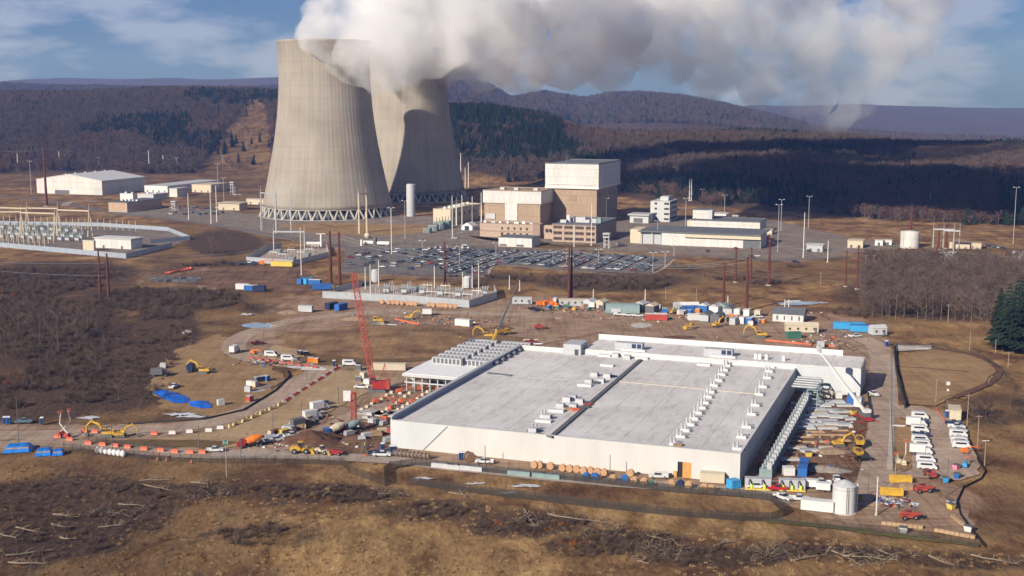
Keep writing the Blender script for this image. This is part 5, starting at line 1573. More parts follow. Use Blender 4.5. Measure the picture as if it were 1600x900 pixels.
def pad(name, pxs, m, label, jit=.6, z=None, step=4.0, kind='structure', cat=None, world=False):
 if z is None:
  _layer[0] += .012; z = _layer[0]
 P_ = [Vector(q) for q in pxs] if world else [G(*q) for q in pxs]
 P_ = irregular(P_, step, jit, hash(name) % 1000 if False else len(pxs) * 7)
 b = MB(); b.add([(q.x, q.y, z) for q in P_], [tuple(range(len(P_)))])
 o = b.build(name, m)
 if o.data.polygons[0].normal.z < 0: o.data.flip_normals()
 return tag(o, label, cat, kind=kind)
def smooth_path(P_, n=6):
 out = []
 for i in range(len(P_) - 1):
  p0 = P_[max(i - 1, 0)]; p1 = P_[i]; p2 = P_[i + 1]; p3 = P_[min(i + 2, len(P_) - 1)]
  for k in range(n):
   t = k / n
   out.append(.5 * ((2 * p1) + (p2 - p0) * t + (2 * p0 - 5 * p1 + 4 * p2 - p3) * t * t + (3 * p1 - p0 - 3 * p2 + p3) * t ** 3))
 out.append(P_[-1]); return out
def road(name, pxs, width, m, label, jit=.25):
 P_ = smooth_path([G(*q) for q in pxs])
 l, r_ = [], []
 for i, q in enumerate(P_):
  d_ = P_[min(i + 1, len(P_) - 1)] - P_[max(i - 1, 0)]
  n_ = Vector((-d_.y, d_.x, 0)).normalized() * width / 2
  l.append(q + n_); r_.append(q - n_)
 rr = random.Random(len(pxs))
 _layer[0] += .012
 z = _layer[0]
 b = MB()
 vs = [(q.x + rr.gauss(0, jit), q.y + rr.gauss(0, jit), z) for q in l] + [(q.x + rr.gauss(0, jit), q.y + rr.gauss(0, jit), z) for q in r_]
 n = len(l)
 b.add(vs, [(n + i, n + i + 1, i + 1, i) for i in range(n - 1)])
 o = b.build(name, m)
 return tag(o, label, None, kind='structure')
pad('plant_yard', [(300, 322), (420, 338), (560, 338), (660, 338), (760, 340), (960, 343), (1090, 340), (1200, 342), (1330, 372), (1400, 380), (1410, 388), (1330, 396), (1240, 410), (1180, 404), (1060, 398), (900, 390), (760, 384), (600, 386), (540, 392), (500, 384), (430, 372), (330, 352), (250, 342), (170, 334)], 'apron_paving', 'grey paved yard of the power plant', .8)
pad('grass_bank', [(430, 352), (500, 348), (600, 350), (690, 352), (660, 362), (620, 368), (540, 368), (470, 362)], 'tan_grass', 'strip of dry grass in front of the nearer cooling tower', 1.0)
pad('grass_bank', [(722, 366), (760, 375), (842, 388), (860, 388), (940, 386), (930, 382), (862, 382), (845, 375), (752, 374)], 'mown_grass', 'lawn in front of the office blocks', .6)
road('plant_road', [(-20, 306), (60, 312), (120, 322), (180, 332), (260, 342), (340, 352), (420, 366), (500, 379), (560, 389)], 9, 'asphalt', 'grey road passing between the switchyard and the warehouse')
road('plant_road', [(100, 322), (106, 317), (125, 314), (150, 315)], 8, 'pale_gravel', 'curved pale drive in front of the warehouse')
road('plant_road', [(150, 293), (230, 286), (320, 283), (420, 281)], 9, 'asphalt', 'upper plant road under the wooded hill')
road('plant_road', [(540, 388), (640, 381), (760, 386), (900, 394), (1010, 402), (1110, 400), (1200, 407), (1330, 401), (1450, 397)], 8, 'asphalt', 'road along the upper edge of the staff car park')
LOT = [(540, 390), (600, 386), (700, 386), (760, 388), (905, 393), (1046, 402), (1052, 405), (1012, 428), (905, 424), (778, 414), (752, 432), (640, 431), (534, 425)]
pad('parking_lot', LOT, 'asphalt', 'large asphalt staff car park in front of the power plant', .2)
road('kerb_path', [(534, 426), (640, 432), (752, 433), (779, 415), (905, 425), (1012, 429), (1054, 405)], 1.8, 'pale_gravel', 'pale kerb path round the lower edge of the staff car park', .1)
pad('storage_yard', [(238, 440), (300, 425), (400, 416), (470, 418), (500, 435), (520, 452), (470, 458), (400, 456), (320, 446)], 'mud', 'brown dirt storage yard with the blue containers')
pad('dirt_yard', [(455, 500), (520, 484), (640, 478), (740, 484), (800, 466), (870, 462), (930, 467), (1010, 478), (1190, 492), (1290, 505), (1380, 525), (1398, 548), (1400, 640), (1430, 760), (1475, 780), (1515, 800), (1517, 836), (1400, 825), (1290, 812), (1235, 792), (1160, 776), (950, 757), (700, 735), (640, 727), (590, 717), (440, 718), (330, 714), (130, 702), (-40, 708), (-40, 664), (60, 664), (200, 664), (320, 655), (430, 608), (470, 584), (500, 574), (430, 567), (362, 556), (372, 530), (425, 508)], 'bare_dirt', 'bare brown dirt of the construction site around the long white hall', .9)
pad('substation_gravel', [(500, 466), (566, 444), (640, 446), (776, 456), (776, 468), (733, 482), (560, 470)], 'pale_gravel', 'pale gravel inside the near substation', .3)
pad('substation_gravel', [(385, 408), (415, 391), (510, 388), (514, 401), (458, 414)], 'pale_gravel', 'grey gravel inside the small left substation', .3)
pad('substation_gravel', [(-60, 381), (0, 385), (197, 403), (269, 385), (297, 374), (262, 361), (160, 354), (-60, 350)], 'apron_paving', 'grey gravel of the large left switchyard', .4)
pad('mud_yard', [(1222, 602), (1346, 612), (1362, 700), (1350, 765), (1195, 752)], 'mud', 'rutted brown mud yard right of the long white hall', .8)
pad('mud_yard', [(448, 700), (500, 678), (560, 660), (606, 668), (606, 712), (560, 716), (470, 714)], 'mud', 'churned dark mud yard left of the long white hall', .9)
pad('mud_patch', [(900, 486), (1010, 492), (1190, 512), (1310, 530), (1300, 540), (1150, 528), (1000, 512), (880, 500)], 'bare_dirt', 'reddish strip of graded dirt in the laydown yard', 1.2)
pad('tan_pad', [(272, 548), (340, 522), (362, 530), (350, 556), (420, 572), (445, 592), (425, 610), (380, 640), (330, 652), (255, 640), (228, 606)], 'tan_grass', 'tan levelled pad with the excavators left of the loop road', .9)
road('dirt_road', [(-40, 682), (60, 680), (170, 676), (280, 668), (350, 655), (420, 628), (470, 596), (505, 578), (530, 566)], 11, 'gravel', 'pinkish dirt haul road curving in from the left')
road('dirt_road', [(505, 578), (450, 570), (395, 562), (366, 546), (380, 526), (430, 508), (500, 496), (600, 488), (720, 490), (860, 494)], 11, 'gravel', 'upper half of the looping dirt haul road')
road('dirt_road', [(-40, 700), (60, 692), (140, 696), (230, 706), (330, 711), (400, 706), (470, 690), (530, 662), (580, 640), (615, 630)], 9, 'gravel', 'lower gravel road where the trucks queue')
road('dirt_road', [(330, 712), (450, 712), (600, 719), (720, 732), (900, 750), (1060, 763), (1180, 772), (1240, 782)], 8, 'pale_gravel', 'gravel road running along the front of the long white hall')
road('dirt_road', [(1345, 528), (1374, 548), (1380, 610), (1380, 680), (1370, 745), (1345, 790)], 10.5, 'gravel', 'pinkish service road right of the mud yard')
road('concrete_kerb', [(1394, 560), (1394, 640), (1392, 700), (1389, 735)], 1.6, 'concrete_pad', 'narrow concrete gutter beside the service road', .05)
pad('gravel_lot', [(1398, 634), (1440, 636), (1472, 645), (1490, 660), (1520, 700), (1532, 742), (1500, 752), (1400, 744), (1424, 736), (1426, 662), (1398, 650)], 'gravel', 'gravel lot where the white vans are parked', .4)
pad('grass_island', [(1398, 652), (1424, 662), (1424, 736), (1400, 734)], 'tan_grass', 'small grass island beside the white vans', .3)
pad('seeded_slope', [(120, 692), (200, 690), (270, 684), (350, 672), (430, 640), (500, 596), (530, 580), (570, 580), (604, 594), (580, 612), (520, 642), (470, 668), (420, 688), (350, 702), (240, 700)], 'seeded_slope', 'tan seeded slope between the haul road and the truck road', .5)
pad('lawn', [(140, 692), (240, 688), (330, 690), (372, 692), (340, 702), (240, 699), (160, 694)], 'mown_grass', 'grass hollow at the foot of the seeded slope, shade put into its colour', .6)  # the darker grass colour carries the shade lying in the basin
pad('lawn', [(465, 542), (520, 550), (640, 556), (730, 556), (650, 566), (560, 572), (500, 572), (470, 566)], 'mown_grass', 'dull grass slope below the brown mound', .8)
pad('seeded_slope', [(430, 540), (465, 544), (470, 562), (430, 566), (400, 556)], 'seeded_slope', 'tan corner of the slope left of the brown mound', .5)
pad('basin_lawn', [(1402, 556), (1450, 548), (1500, 550), (1545, 566), (1556, 580), (1530, 606), (1498, 616), (1462, 636), (1414, 632)], 'tan_grass', 'flat dry grass floor of the storm basin', .4)
pad('gravel_strip', [(1398, 540), (1455, 541), (1456, 547), (1400, 550)], 'concrete_pad', 'pale gravel strip at the head of the storm basin', .2)
pad('pale_pad', [(1002 + 17 * math.cos(a), 509.5 + 4.2 * math.sin(a)) for a in np.linspace(0, 6.1, 14)], 'concrete_pad', 'round pale concrete pad in the laydown yard', .2)
pad('green_verge', [(1195, 812), (1300, 822), (1400, 836), (1530, 852), (1530, 857), (1400, 842), (1300, 828), (1195, 818)], 'green_grass', 'thin greenish verge outside the front fence', .2)
for i, (a, c_, ra, rb) in enumerate([(1252, 474, 44, 4.5), (405, 509, 34, 6), (292, 520, 13, 3), (664, 749, 22, 2.4), (745, 757, 20, 2), (820, 761, 28, 3), (138, 654, 20, 3.5), (284, 648, 30, 4), (385, 492, 16, 2.5), (300, 652, 36, 3), (560, 546, 22, 1.8), (790, 772, 24, 2.5)]):
 rr = random.Random(i)
 ptsx = [(a + ra * math.cos(t) * rr.uniform(.3, 1.1), c_ + rb * math.sin(t) * rr.uniform(.15, 1.1)) for t in np.linspace(0, 6.28, 23)[:-1]]
 zz_ = .36 if i < 3 else .33
 pad('snow_patch', ptsx, 'snow', None, .5, z=zz_ + i * .004, step=2.0)
pad('ice', [(378, 508), (400, 505), (424, 508), (420, 513), (395, 514), (380, 512)], 'ice', 'grey blue ice in the snow rimmed puddle', .4, z=.42)
pad('ice', [(1216, 475), (1250, 472), (1284, 474), (1270, 477), (1230, 478)], 'ice', 'grey blue frozen pond behind the laydown yard', .4, z=.42)
# asphalt stall lines of the staff car park run with its rows
def place_heap(name, px, py, rx, ry, h, m, label, rz=-20, cat='heap', kind=None, seed=1):
 o = MB().heap(rx, ry, h, 26, 0, seed).build(name, m, None, G(px, py), R(rz))
 tag(o, label, cat if kind is None else None, kind=kind)
 return o
place_heap('dirt_mound', 628, 533, 62, 46, 3.2, 'mound_grass', 'long low brown grassy mound behind the generator yard', -4, kind='structure', seed=4)
place_heap('soil_heap', 484, 690, 11, 8, 4.0, 'soil', 'dark red brown soil heap behind the yellow loader', 10)
place_heap('soil_heap', 505, 684, 8, 6, 2.6, 'soil', 'lower dark soil heap beside the blue mixer truck', 0, seed=2)
place_heap('soil_heap', 1290, 735, 9, 4, 1.6, 'rubble', 'grey brown spoil ridge in front of the mud yard', -10, seed=3)
place_heap('soil_heap', 1300, 707, 7, 4, 1.8, 'stone_heap', 'pale gravel heap next to the dump truck', 5, seed=5)
place_heap('soil_heap', 745, 519, 9, 5, 2.2, 'soil', 'dark spoil heap under the yellow excavator arm', 5, seed=6)
place_heap('soil_heap', 782, 514, 8, 4, 1.8, 'soil', 'dark spoil heap at the foot of the telescopic boom', 5, seed=7)
place_heap('soil_heap', 453, 489, 8, 5, 1.8, 'stone_heap', 'tan gravel heap left of the red crane boom', 0, seed=8)
place_heap('soil_heap', 555, 500, 8, 4, 2.4, 'stone_heap', 'tan rock heap touching the red crane boom', 0, seed=9)
place_heap('soil_heap', 1060, 528, 10, 5, 1.2, 'soil', 'low brown ridge behind the white parapet', 0, seed=10)
place_heap('soil_heap', 1258, 748, 6, 4, .9, 'soil', 'wet dark spoil patch behind the blue crate', 0, seed=11)
# ------------------------------------------------------------------ the long white hall
HZ = 9.3
A_, B_ = G(610, 656, HZ), G(1157, 709, HZ)
ang = math.atan2(B_.y - A_.y, B_.x - A_.x)
ex = Vector((math.cos(ang), math.sin(ang), 0)); ey = Vector((-math.sin(ang), math.cos(ang), 0))
HW = (B_ - A_).length
HD = ((G(1214, 572, HZ) - B_).dot(ey) + (G(809, 545, HZ) - A_).dot(ey)) / 2
print('hall', math.degrees(ang), HW, HD)
O_ = Vector((B_.x, B_.y, 0))
def loc_of(px, py, z=0.0):
 q = G(px, py, z) - O_
 return q.dot(ex), q.dot(ey)
hall = thing('data_hall', 'long white flat roofed data hall under construction with rows of roof vents', 'building', O_, ang)
def ribbed_wall(name, rgb):
 m = mat(name, rgb, var=.06, scale=.12, streak=(1, 1, .2), rough=.55)
 nt = m.node_tree
 b = nt.nodes['Principled BSDF']
 w_ = nt.nodes.new('ShaderNodeTexWave'); w_.inputs['Scale'].default_value = .32; w_.bands_direction = 'X'; w_.wave_profile = 'SAW'
 tc_ = nt.nodes.new('ShaderNodeTexCoord'); nt.links.new(tc_.outputs['Object'], w_.inputs['Vector'])
 bp = nt.nodes.new('ShaderNodeBump'); bp.inputs['Distance'].default_value = .07; bp.inputs['Strength'].default_value = .5
 nt.links.new(w_.outputs['Fac'], bp.inputs['Height']); nt.links.new(bp.outputs[0], b.inputs['Normal'])
 M[name] = m
ribbed_wall('ribbed_white', (.55, .54, .515))
ribbed_wall('ribbed_blue_white', (.52, .54, .55))
def roof_mat():
 m = bpy.data.materials.new('roof_membrane'); m.use_nodes = True
 nt = m.node_tree; L = nt.links.new
 b = nt.nodes['Principled BSDF']; b.inputs['Roughness'].default_value = .6; b.inputs['Specular IOR Level'].default_value = .3
 tc_ = nt.nodes.new('ShaderNodeTexCoord')
 def nz(s, sc, d=6):
  mp = nt.nodes.new('ShaderNodeMapping'); mp.inputs['Scale'].default_value = sc
  L(tc_.outputs['Object'], mp.inputs[0])
  n = nt.nodes.new('ShaderNodeTexNoise'); n.inputs['Scale'].default_value = s; n.inputs['Detail'].default_value = d; n.inputs['Roughness'].default_value = .68
  L(mp.outputs[0], n.inputs['Vector']); return n.outputs['Fac']
 r = nt.nodes.new('ShaderNodeValToRGB'); e = r.color_ramp.elements
 e[0].position, e[1].position = .28, .70; e[0].color = (.53, .505, .485, 1); e[1].color = (.76, .735, .71, 1)
 L(nz(.045, (1, .8, 1)), r.inputs[0])
 br = nt.nodes.new('ShaderNodeTexBrick')
 br.inputs['Color1'].default_value = (1, 1, 1, 1); br.inputs['Color2'].default_value = (.93, .935, .94, 1); br.inputs['Mortar'].default_value = (.62, .57, .56, 1)
 br.inputs['Scale'].default_value = 1.0; br.inputs['Mortar Size'].default_value = .10; br.inputs['Brick Width'].default_value = 30.0; br.inputs['Row Height'].default_value = 12.5
 mp = nt.nodes.new('ShaderNodeMapping'); mp.inputs['Rotation'].default_value = (0, 0, R(90)); L(tc_.outputs['Object'], mp.inputs[0]); L(mp.outputs[0], br.inputs['Vector'])
 r2 = nt.nodes.new('ShaderNodeValToRGB'); e = r2.color_ramp.elements
 e[0].position, e[1].position = .33, .5; e[0].color = (.80, .76, .74, 1); e[1].color = (1, 1, 1, 1)
 L(nz(.5, (1, .25, 1)), r2.inputs[0])
 out = r.outputs[0]
 for q in (br.outputs[0], r2.outputs[0]):
  x = nt.nodes.new('ShaderNodeMix'); x.data_type = 'RGBA'; x.blend_type = 'MULTIPLY'; x.inputs['Factor'].default_value = 1
  L(out, x.inputs[6]); L(q, x.inputs[7]); out = x.outputs[2]
 L(out, b.inputs['Base Color'])
 M['membrane'] = m
roof_mat()
RZ = 8.75
dx1 = loc_of(1062, 716 + 30)[0]
# front wall with its unfinished door opening
dL, dR = loc_of(1060, 744)[0], loc_of(1081, 747)[0]
b = MB()
b.box(-HW, dL, 0, .35, -.6, HZ - .01); b.box(dR, 0, 0, .35, -.6, HZ - .01); b.box(dL, dR, 0, .35, 5.0, HZ - .01)
b.build('front_wall', M['ribbed_white'], hall)
MB().box(dL, dR, .34, .5, -.3, 5.0).build('door_opening', 'black', hall)
MB().box(dL + (dR - dL) * .36, dR - .02, .05, .2, 0, 4.95).build('plywood_door', 'plywood', hall)
MB().box(dL - 1.2, dL - .1, -.5, -.05, 0, 2.0).build('plywood_jamb', 'plywood', hall)
x1, x2 = loc_of(694, 668, HZ)[0], loc_of(655, 707)[0]
b = MB(); b.xprism([(-HW + .02, -.4), (x2, -.4), (x1, HZ - .3), (-HW + .02, HZ - .05)], -.06, -.005); b.build('wrap_panel', M['ribbed_blue_white'], hall)
MB().bar((x2, -.12, -.2), (x1, -.12, HZ - .3), .22, .14).build('panel_edge', 'dark_grey', hall)
MB().box(-.35, 0, .36, HD, -.6, HZ - .02).build('right_wall', M['ribbed_white'], hall)
b = MB(); b.box(-HW, -HW + .4, .36, HD, -.6, RZ + 1.7); b.box(-HW - .5, -HW + .9, .36, HD + .4, RZ + 1.7, RZ + 2.0); b.build('left_wall', 'grey_panel', hall)
roof = MB().box(-HW + .42, -.37, .37, HD - .01, RZ - .5, RZ).build('roof', M['membrane'], hall)
MB().box(-HW - .1, .1, -.12, .5, HZ, HZ + .12).build('front_coping', 'light_grey', roof)
MB().box(-.55, .12, .52, HD, HZ, HZ + .14).build('side_coping', 'white_paint', roof)
wl_, _ = loc_of(905, 557, RZ)
wr_, _ = loc_of(1347, 611)
b = MB(); b.box(-HW, wl_ - 5, HD, HD + .5, -.6, RZ + 1.9); b.build('back_parapet', 'white_panel', roof)
WH = 10.6
WDp = 24.0
wing = MB().box(wl_, wr_, HD + .02, HD + WDp, -.6, WH).build('rear_wing', M['ribbed_blue_white'], hall)
MB().box(wl_ + .3, wr_ - .3, HD + .4, HD + WDp - .5, WH, WH + .25).build('wing_roof', M['membrane'], wing)
MB().box(wl_, wr_ - 9, HD + WDp - .45, HD + WDp + .1, WH, WH + 2.3).build('wing_parapet', 'white_paint', wing)
MB().box(wl_ - 7.5, wl_ - .05, HD - 3, HD + 7, 0, WH + 2.5).build('stair_penthouse', 'grey_panel', hall)
px_ = wl_ - 2.6
MB().box(px_, px_ + 1.6, HD - 3.12, HD - 3.01, RZ, RZ + 2.4).build('penthouse_door', 'glass_dark', hall)
for (a, c_) in ((990, 549), (1133, 556)):
 lx, ly = loc_of(a, c_, WH)
 o = MB().box(lx - 8, lx + 3.5, HD + 4, HD + 8, WH + .25, WH + 3.2).build('air_handler', 'grey_panel', wing)
 MB().box(lx - 5, lx + 5, HD + 2.6, HD + 3.9, WH + .25, WH + 1.0).build('base_duct', 'white_paint', o)
 for k in (0, 2.2): MB().box(lx - .8 + k, lx + .9 + k, HD + 3.85, HD + 3.98, WH + 1.3, WH + 3.0).build('louvre', 'navy', o)
for a, c_ in [(1184, 558), (1190, 559), (1200, 560), (1228, 560)]:
 lx, ly = loc_of(a, c_, WH); MB().cyl((lx, HD + 5, WH + .2), (lx, HD + 5, WH + 2.4), .8, .8, 8).build('roof_vent', 'white_paint', wing)
# the pipe bracket drawn on the wing front
l1, l2 = loc_of(1232, 596, 6)[0], loc_of(1293, 600, 6)[0]
MB().bar((l1, HD - .3, 4.2), (l2, HD - .3, 4.2), .35, .35).bar((l2, HD - .3, 4.2), (l2, HD - .3, 0), .35, .35).build('wall_pipe', 'steel', wing)
# roof joint, pipes
def strip(p0, p1, w_, h_, m, name):
 a = loc_of(*p0, RZ); c_ = loc_of(*p1, RZ)
 MB().bar((a[0], a[1], RZ + h_ / 2 + .01), (c_[0], c_[1], RZ + h_ / 2 + .01), w_, h_).build(name, m, roof)
strip((862, 683), (1001, 563), 1.5, .5, 'dark_grey', 'roof_joint')
strip((824, 674), (864, 684), 1.0, .45, 'dark_grey', 'roof_joint_end')
strip((770, 586), (922, 596), .35, .25, 'steel', 'roof_pipe')
strip((762, 584), (800, 588), 1.2, .5, 'dark_grey', 'roof_duct')
strip((965, 596), (1185, 616), .6, .18, 'cream', 'roof_walkway')
def roof_unit(px, py, kind):
 lx, ly = loc_of(px, py, RZ)
 if kind == 'vent':
  o = MB().box(lx - .3, lx + 2.6, ly - .75, ly + .75, RZ + .05, RZ + .75).build('exhaust_fan', 'white_paint', roof)
  for k in (0, 1.15): MB().lathe([(.36, 0), (.36, 1.45), (.46, 1.55), (.05, 1.7)], 8, (lx + .3 + k - .3, ly + .2, RZ + .75)).build('stack', 'light_grey', o)
  MB().box(lx + 2.65, lx + 3.4, ly - .5, ly + .5, RZ + .05, RZ + .5).build('junction_box', 'dark_grey', o)
 elif kind == 'box':
  o = MB().box(lx - 1.35, lx + 1.35, ly - 1.1, ly + 1.1, RZ + .3, RZ + 1.6).build('air_handler', 'light_grey', roof)
  MB().box(lx - 1.6, lx + 1.6, ly - 1.3, ly + 1.3, RZ + .02, RZ + .28).build('curb', 'light_grey', o)
  MB().box(lx + 1.37, lx + 1.45, ly - .7, ly + .7, RZ + .5, RZ + 1.4).build('grille', 'dark_grey', o)
 else:
  MB().box(lx - 2.6, lx + 2.6, ly - 1.2, ly + 1.2, RZ + .02, RZ + .8).build('skylight_curb', 'white_paint', roof)
for a, c_ in [(1048, 695), (1058, 683), (1065, 673), (1073, 664), (1079, 655), (1085, 646), (1091, 638), (1096, 630), (1101, 621), (1105, 613), (1111, 603), (1118, 595), (1123, 586), (1127, 579), (1131, 572),
    (1146, 702), (1153, 684), (1161, 668), (1169, 648), (1175, 634), (1181, 617), (1187, 605), (1194, 591), (1197, 581), (1200, 574), (846, 652), (832, 673)]:
 roof_unit(a, c_, 'vent')
for a, c_ in [(929, 588), (949, 590), (920, 599), (939, 598), (886, 627), (895, 624), (906, 630), (876, 637), (896, 638), (833, 676), (962, 558), (980, 561), (855, 655)]:
 roof_unit(a, c_, 'box')
for a, c_ in [(914, 603), (949, 572), (870, 643), (1100, 571), (945, 557), (850, 659), (1003, 561)]:
 roof_unit(a, c_, 'flat')
for a, c_, m_ in [(917, 634, 'crane_red'), (899, 642, 'orange_plastic'), (914, 638, 'dark_grey'), (888, 641, 'timber'), (955, 590, 'navy'), (930, 600, 'dark_grey'), (1058, 698, 'timber')]:
 q = G(a, c_, RZ)
 o = MB().cbox((0, 0, .5), (2.4, 1.2, .9), .3).cbox((1.6, .7, .3), (1.5, .8, .6), .9).build('material_stack', m_, None, q); tag(o, 'small %s material stack lying on the hall roof' % {'crane_red': 'red', 'orange_plastic': 'orange', 'dark_grey': 'dark', 'timber': 'timber', 'navy': 'navy blue'}[m_] + {917: ' beside the dark seam', 899: ' left of the red one', 914: ' between the red and orange ones', 888: ' among the central boxes', 955: ' near the upper boxes', 930: ' between the upper boxes', 1058: ' at the front roof edge'}[a], 'material stack', 'material stacks on the hall roof')
# generators in the shade along the right wall
def generator():
 t = thing('generator', '', 'generator')
 MB().box(-1.9, 1.9, -1.2, 1.2, .4, 2.9).build('enclosure', 'teal_grey', t)
 MB().box(-2.1, 2.1, -1.3, 1.3, 0, .4).build('tank_base', 'dark_grey', t)
 MB().box(.3, 1.7, -.8, .8, 2.9, 5.0).build('exhaust_hood', 'grey_panel', t)
 MB().cyl((-1.0, 0, 2.9), (-1.0, 0, 4.2), .4, .4, 8).build('silencer', 'steel', t)
 return t
ng = 22
for k in range(ng):
 ly = 9 + (HD - 26) * k / (ng - 1)
 q = O_ + ex * 6.4 + ey * ly
 put('generator', generator, 0, 0, math.degrees(ang), 'grey green generator beside the hall, %s from the near end' % ORD[k], 'generators along the shaded wall', pt=q)
# steel pipe rack at the far end of that row
q = O_ + ex * 8 + ey * (HD - 15)
t = thing('pipe_rack', 'grey steel pipe rack with five level pipes beside the hall', 'pipe rack', q, ang)
b = MB()
for x in (-.5, 3):
 for y in (-9, -3, 3, 9): b.bar((x, y, 0), (x, y, 7), .35, .35)
for z in (3.5, 6.8):
 for y in (-9, -3, 3, 9): b.bar((-.5, y, z), (3, y, z), .3, .3)
 for x in (-.5, 3): b.bar((x, -9, z), (x, 9, z), .3, .3)
b.build('frame', 'teal_grey', t)
for k in range(5): MB().cyl((-6.5, -8 + 4 * k, 7.4), (2.5, -8 + 4 * k, 7.4), .5, .5, 10).build('pipe', 'steel', t)
# stacks of galvanised duct in the yard
def duct_stack(px, py, L_, n, rz, label, m='galv'):
 q = G(px, py)
 t = thing('duct_stack', label, 'duct stack', q, R(rz), 'stacked steel sheets in the mud yard')
 for k in range(n):
  o = MB().box(-L_ / 2 + .2 * (k % 2), L_ / 2 - .3 * (k % 3), -1.2 + 1.3 * k - n * .65, -.05 + 1.3 * k - n * .65, .2, .8 + .15 * (k % 2)).build('duct', m if k % 3 else 'light_grey', t)
 b = MB()
 for x in (-.35, 0, .35): b.box(L_ * x - .15, L_ * x + .15, -n * .65 - 1.2, n * .65, 0, .18)
 b.build('skids', 'timber', t)
for i, (a, c_, l_, n_) in enumerate([(1270, 627, 11, 3), (1300, 628, 9, 3), (1262, 640, 13, 2), (1296, 642, 10, 3), (1282, 658, 12, 3), (1303, 662, 9, 3), (1257, 651, 8, 2), (1276, 634, 10, 2), (1292, 650, 9, 2), (1310, 652, 7, 2)] ):
 duct_stack(a, c_, l_, n_, -5, 'stack of galvanised duct in the mud yard, %s counted downwards' % ORD[sorted(range(10), key=lambda k_: [627, 628, 640, 642, 658, 662, 651, 634, 650, 652][k_]).index(i)])
for i, (a, c_, l_, n_, m_) in enumerate([(1250, 632, 7, 2, 'steel'), (1285, 632, 8, 2, 'galv'), (1318, 634, 6, 2, 'steel'), (1276, 646, 7, 2, 'timber'), (1310, 643, 6, 3, 'steel'), (1246, 660, 7, 2, 'galv'), (1268, 664, 8, 2, 'steel'), (1318, 664, 5, 2, 'galv'), (1245, 640, 5, 2, 'timber'), (1325, 655, 4, 2, 'steel'), (1260, 669, 6, 2, 'light_grey'), (1292, 669, 7, 2, 'timber'), (1240, 700, 8, 2, 'timber'), (1262, 704, 6, 2, 'steel'), (1230, 718, 7, 2, 'timber'), (1290, 700, 5, 2, 'timber')]):
 duct_stack(a, c_, l_, n_, -8 + 4 * (i % 5), 'smaller %s stack in the mud yard, %s counted downwards' % ({'steel': 'steel', 'galv': 'silver', 'timber': 'timber', 'light_grey': 'pale'}[m_], ORD[sorted(range(16), key=lambda k_: [632, 632.1, 634, 646, 643, 660, 664, 664.1, 640, 655, 669, 669.1, 700, 704, 718, 700.1][k_]).index(i)]), m_)
def lumber(px, py, L_, rz, label, m='timber', group='timber and pipe stacks'):
 q = G(px, py)
 t = thing('timber_stack', label, 'timber stack', q, R(rz), group)
 r = random.Random(int(px))
 for k in range(4):
  MB().box(-L_ / 2 + r.uniform(0, 1), L_ / 2 - r.uniform(0, 1), -.8 + .42 * k, -.42 + .42 * k, .05, .3 + .2 * (k % 2)).build('board', m, t)
for i, (a, c_, l_) in enumerate([(1240, 670, 9), (1262, 676, 12), (1290, 681, 14), (1250, 684, 10), (1312, 674, 7), (1235, 690, 8), (1275, 692, 10), (1318, 690, 6)]):
 lumber(a, c_, l_, -5 + i, 'weathered timber stack on the mud, %s counted downwards' % ORD[[0, 2, 3, 4, 1, 5, 7, 6][i]])
# ------------------------------------------------------------------ generator deck left of the hall
K0 = loc_of(630, 584, 7.0)
t = thing('generator_deck', 'white roofed generator deck on thin white columns left of the hall', 'canopy', O_ + ex * K0[0] + ey * K0[1], ang)
DW = -HW - K0[0] - 1.0
MB().box(0, DW, 0, 66, 6.7, 7.3).build('roof', 'bright_white', t)
b = MB(); b.box(-.3, DW, -.35, -.05, 6.1, 7.15); b.box(-.4, -.05, -.05, 66, 6.1, 7.15); b.build('fascia', 'light_grey', t)
for k in range(9):
 for j in (1, 7, 14):
  MB().bar((1 + k * (DW - 2) / 8, j, -.2), (1 + k * (DW - 2) / 8, j, 6.7), .35, .35).build('column', 'light_grey', t)
b = MB()
for j in (1, 7, 14): b.bar((0, j, 3.6), (DW, j, 3.6), .4, .5)
b.build('beam', 'light_grey', t)
MB().box(2, DW - 2, 20, 64, -.2, 6.6).build('plant_room', 'dark_grey', t)
MB().box(5, DW * .6, 14.5, 18, 0, 3.2).build('blue_cabinet', 'navy', t)
def deck_unit():
 t = thing('cooling_unit', '', 'cooling unit')
 MB().box(0, 12.6, 0, 2.5, 0, 2.6).build('casing', 'grey_panel', t)
 for k in range(7): MB().box(.5 + 1.72 * k, 1.6 + 1.72 * k, -.06, -.005, .4, 2.3).build('grille', 'dark_grey', t)
 MB().box(12.65, 13.3, .1, 2.4, 0, 2.6).build('end_panel', 'dark_grey', t)
 return t
for r_ in range(7):
 for c_ in range(2):
  lx = K0[0] + 3.5 + c_ * 15.2; ly = K0[1] + 20 + 6.6 * r_
  q = O_ + ex * lx + ey * ly + Vector((0, 0, 7.32))
  put('deck', deck_unit, 0, 0, math.degrees(ang), 'grey cooling unit on the white deck, %s row from the front, %s' % (ORD[r_], 'left one' if c_ == 0 else 'right one'), 'cooling units on the white deck', pt=q)
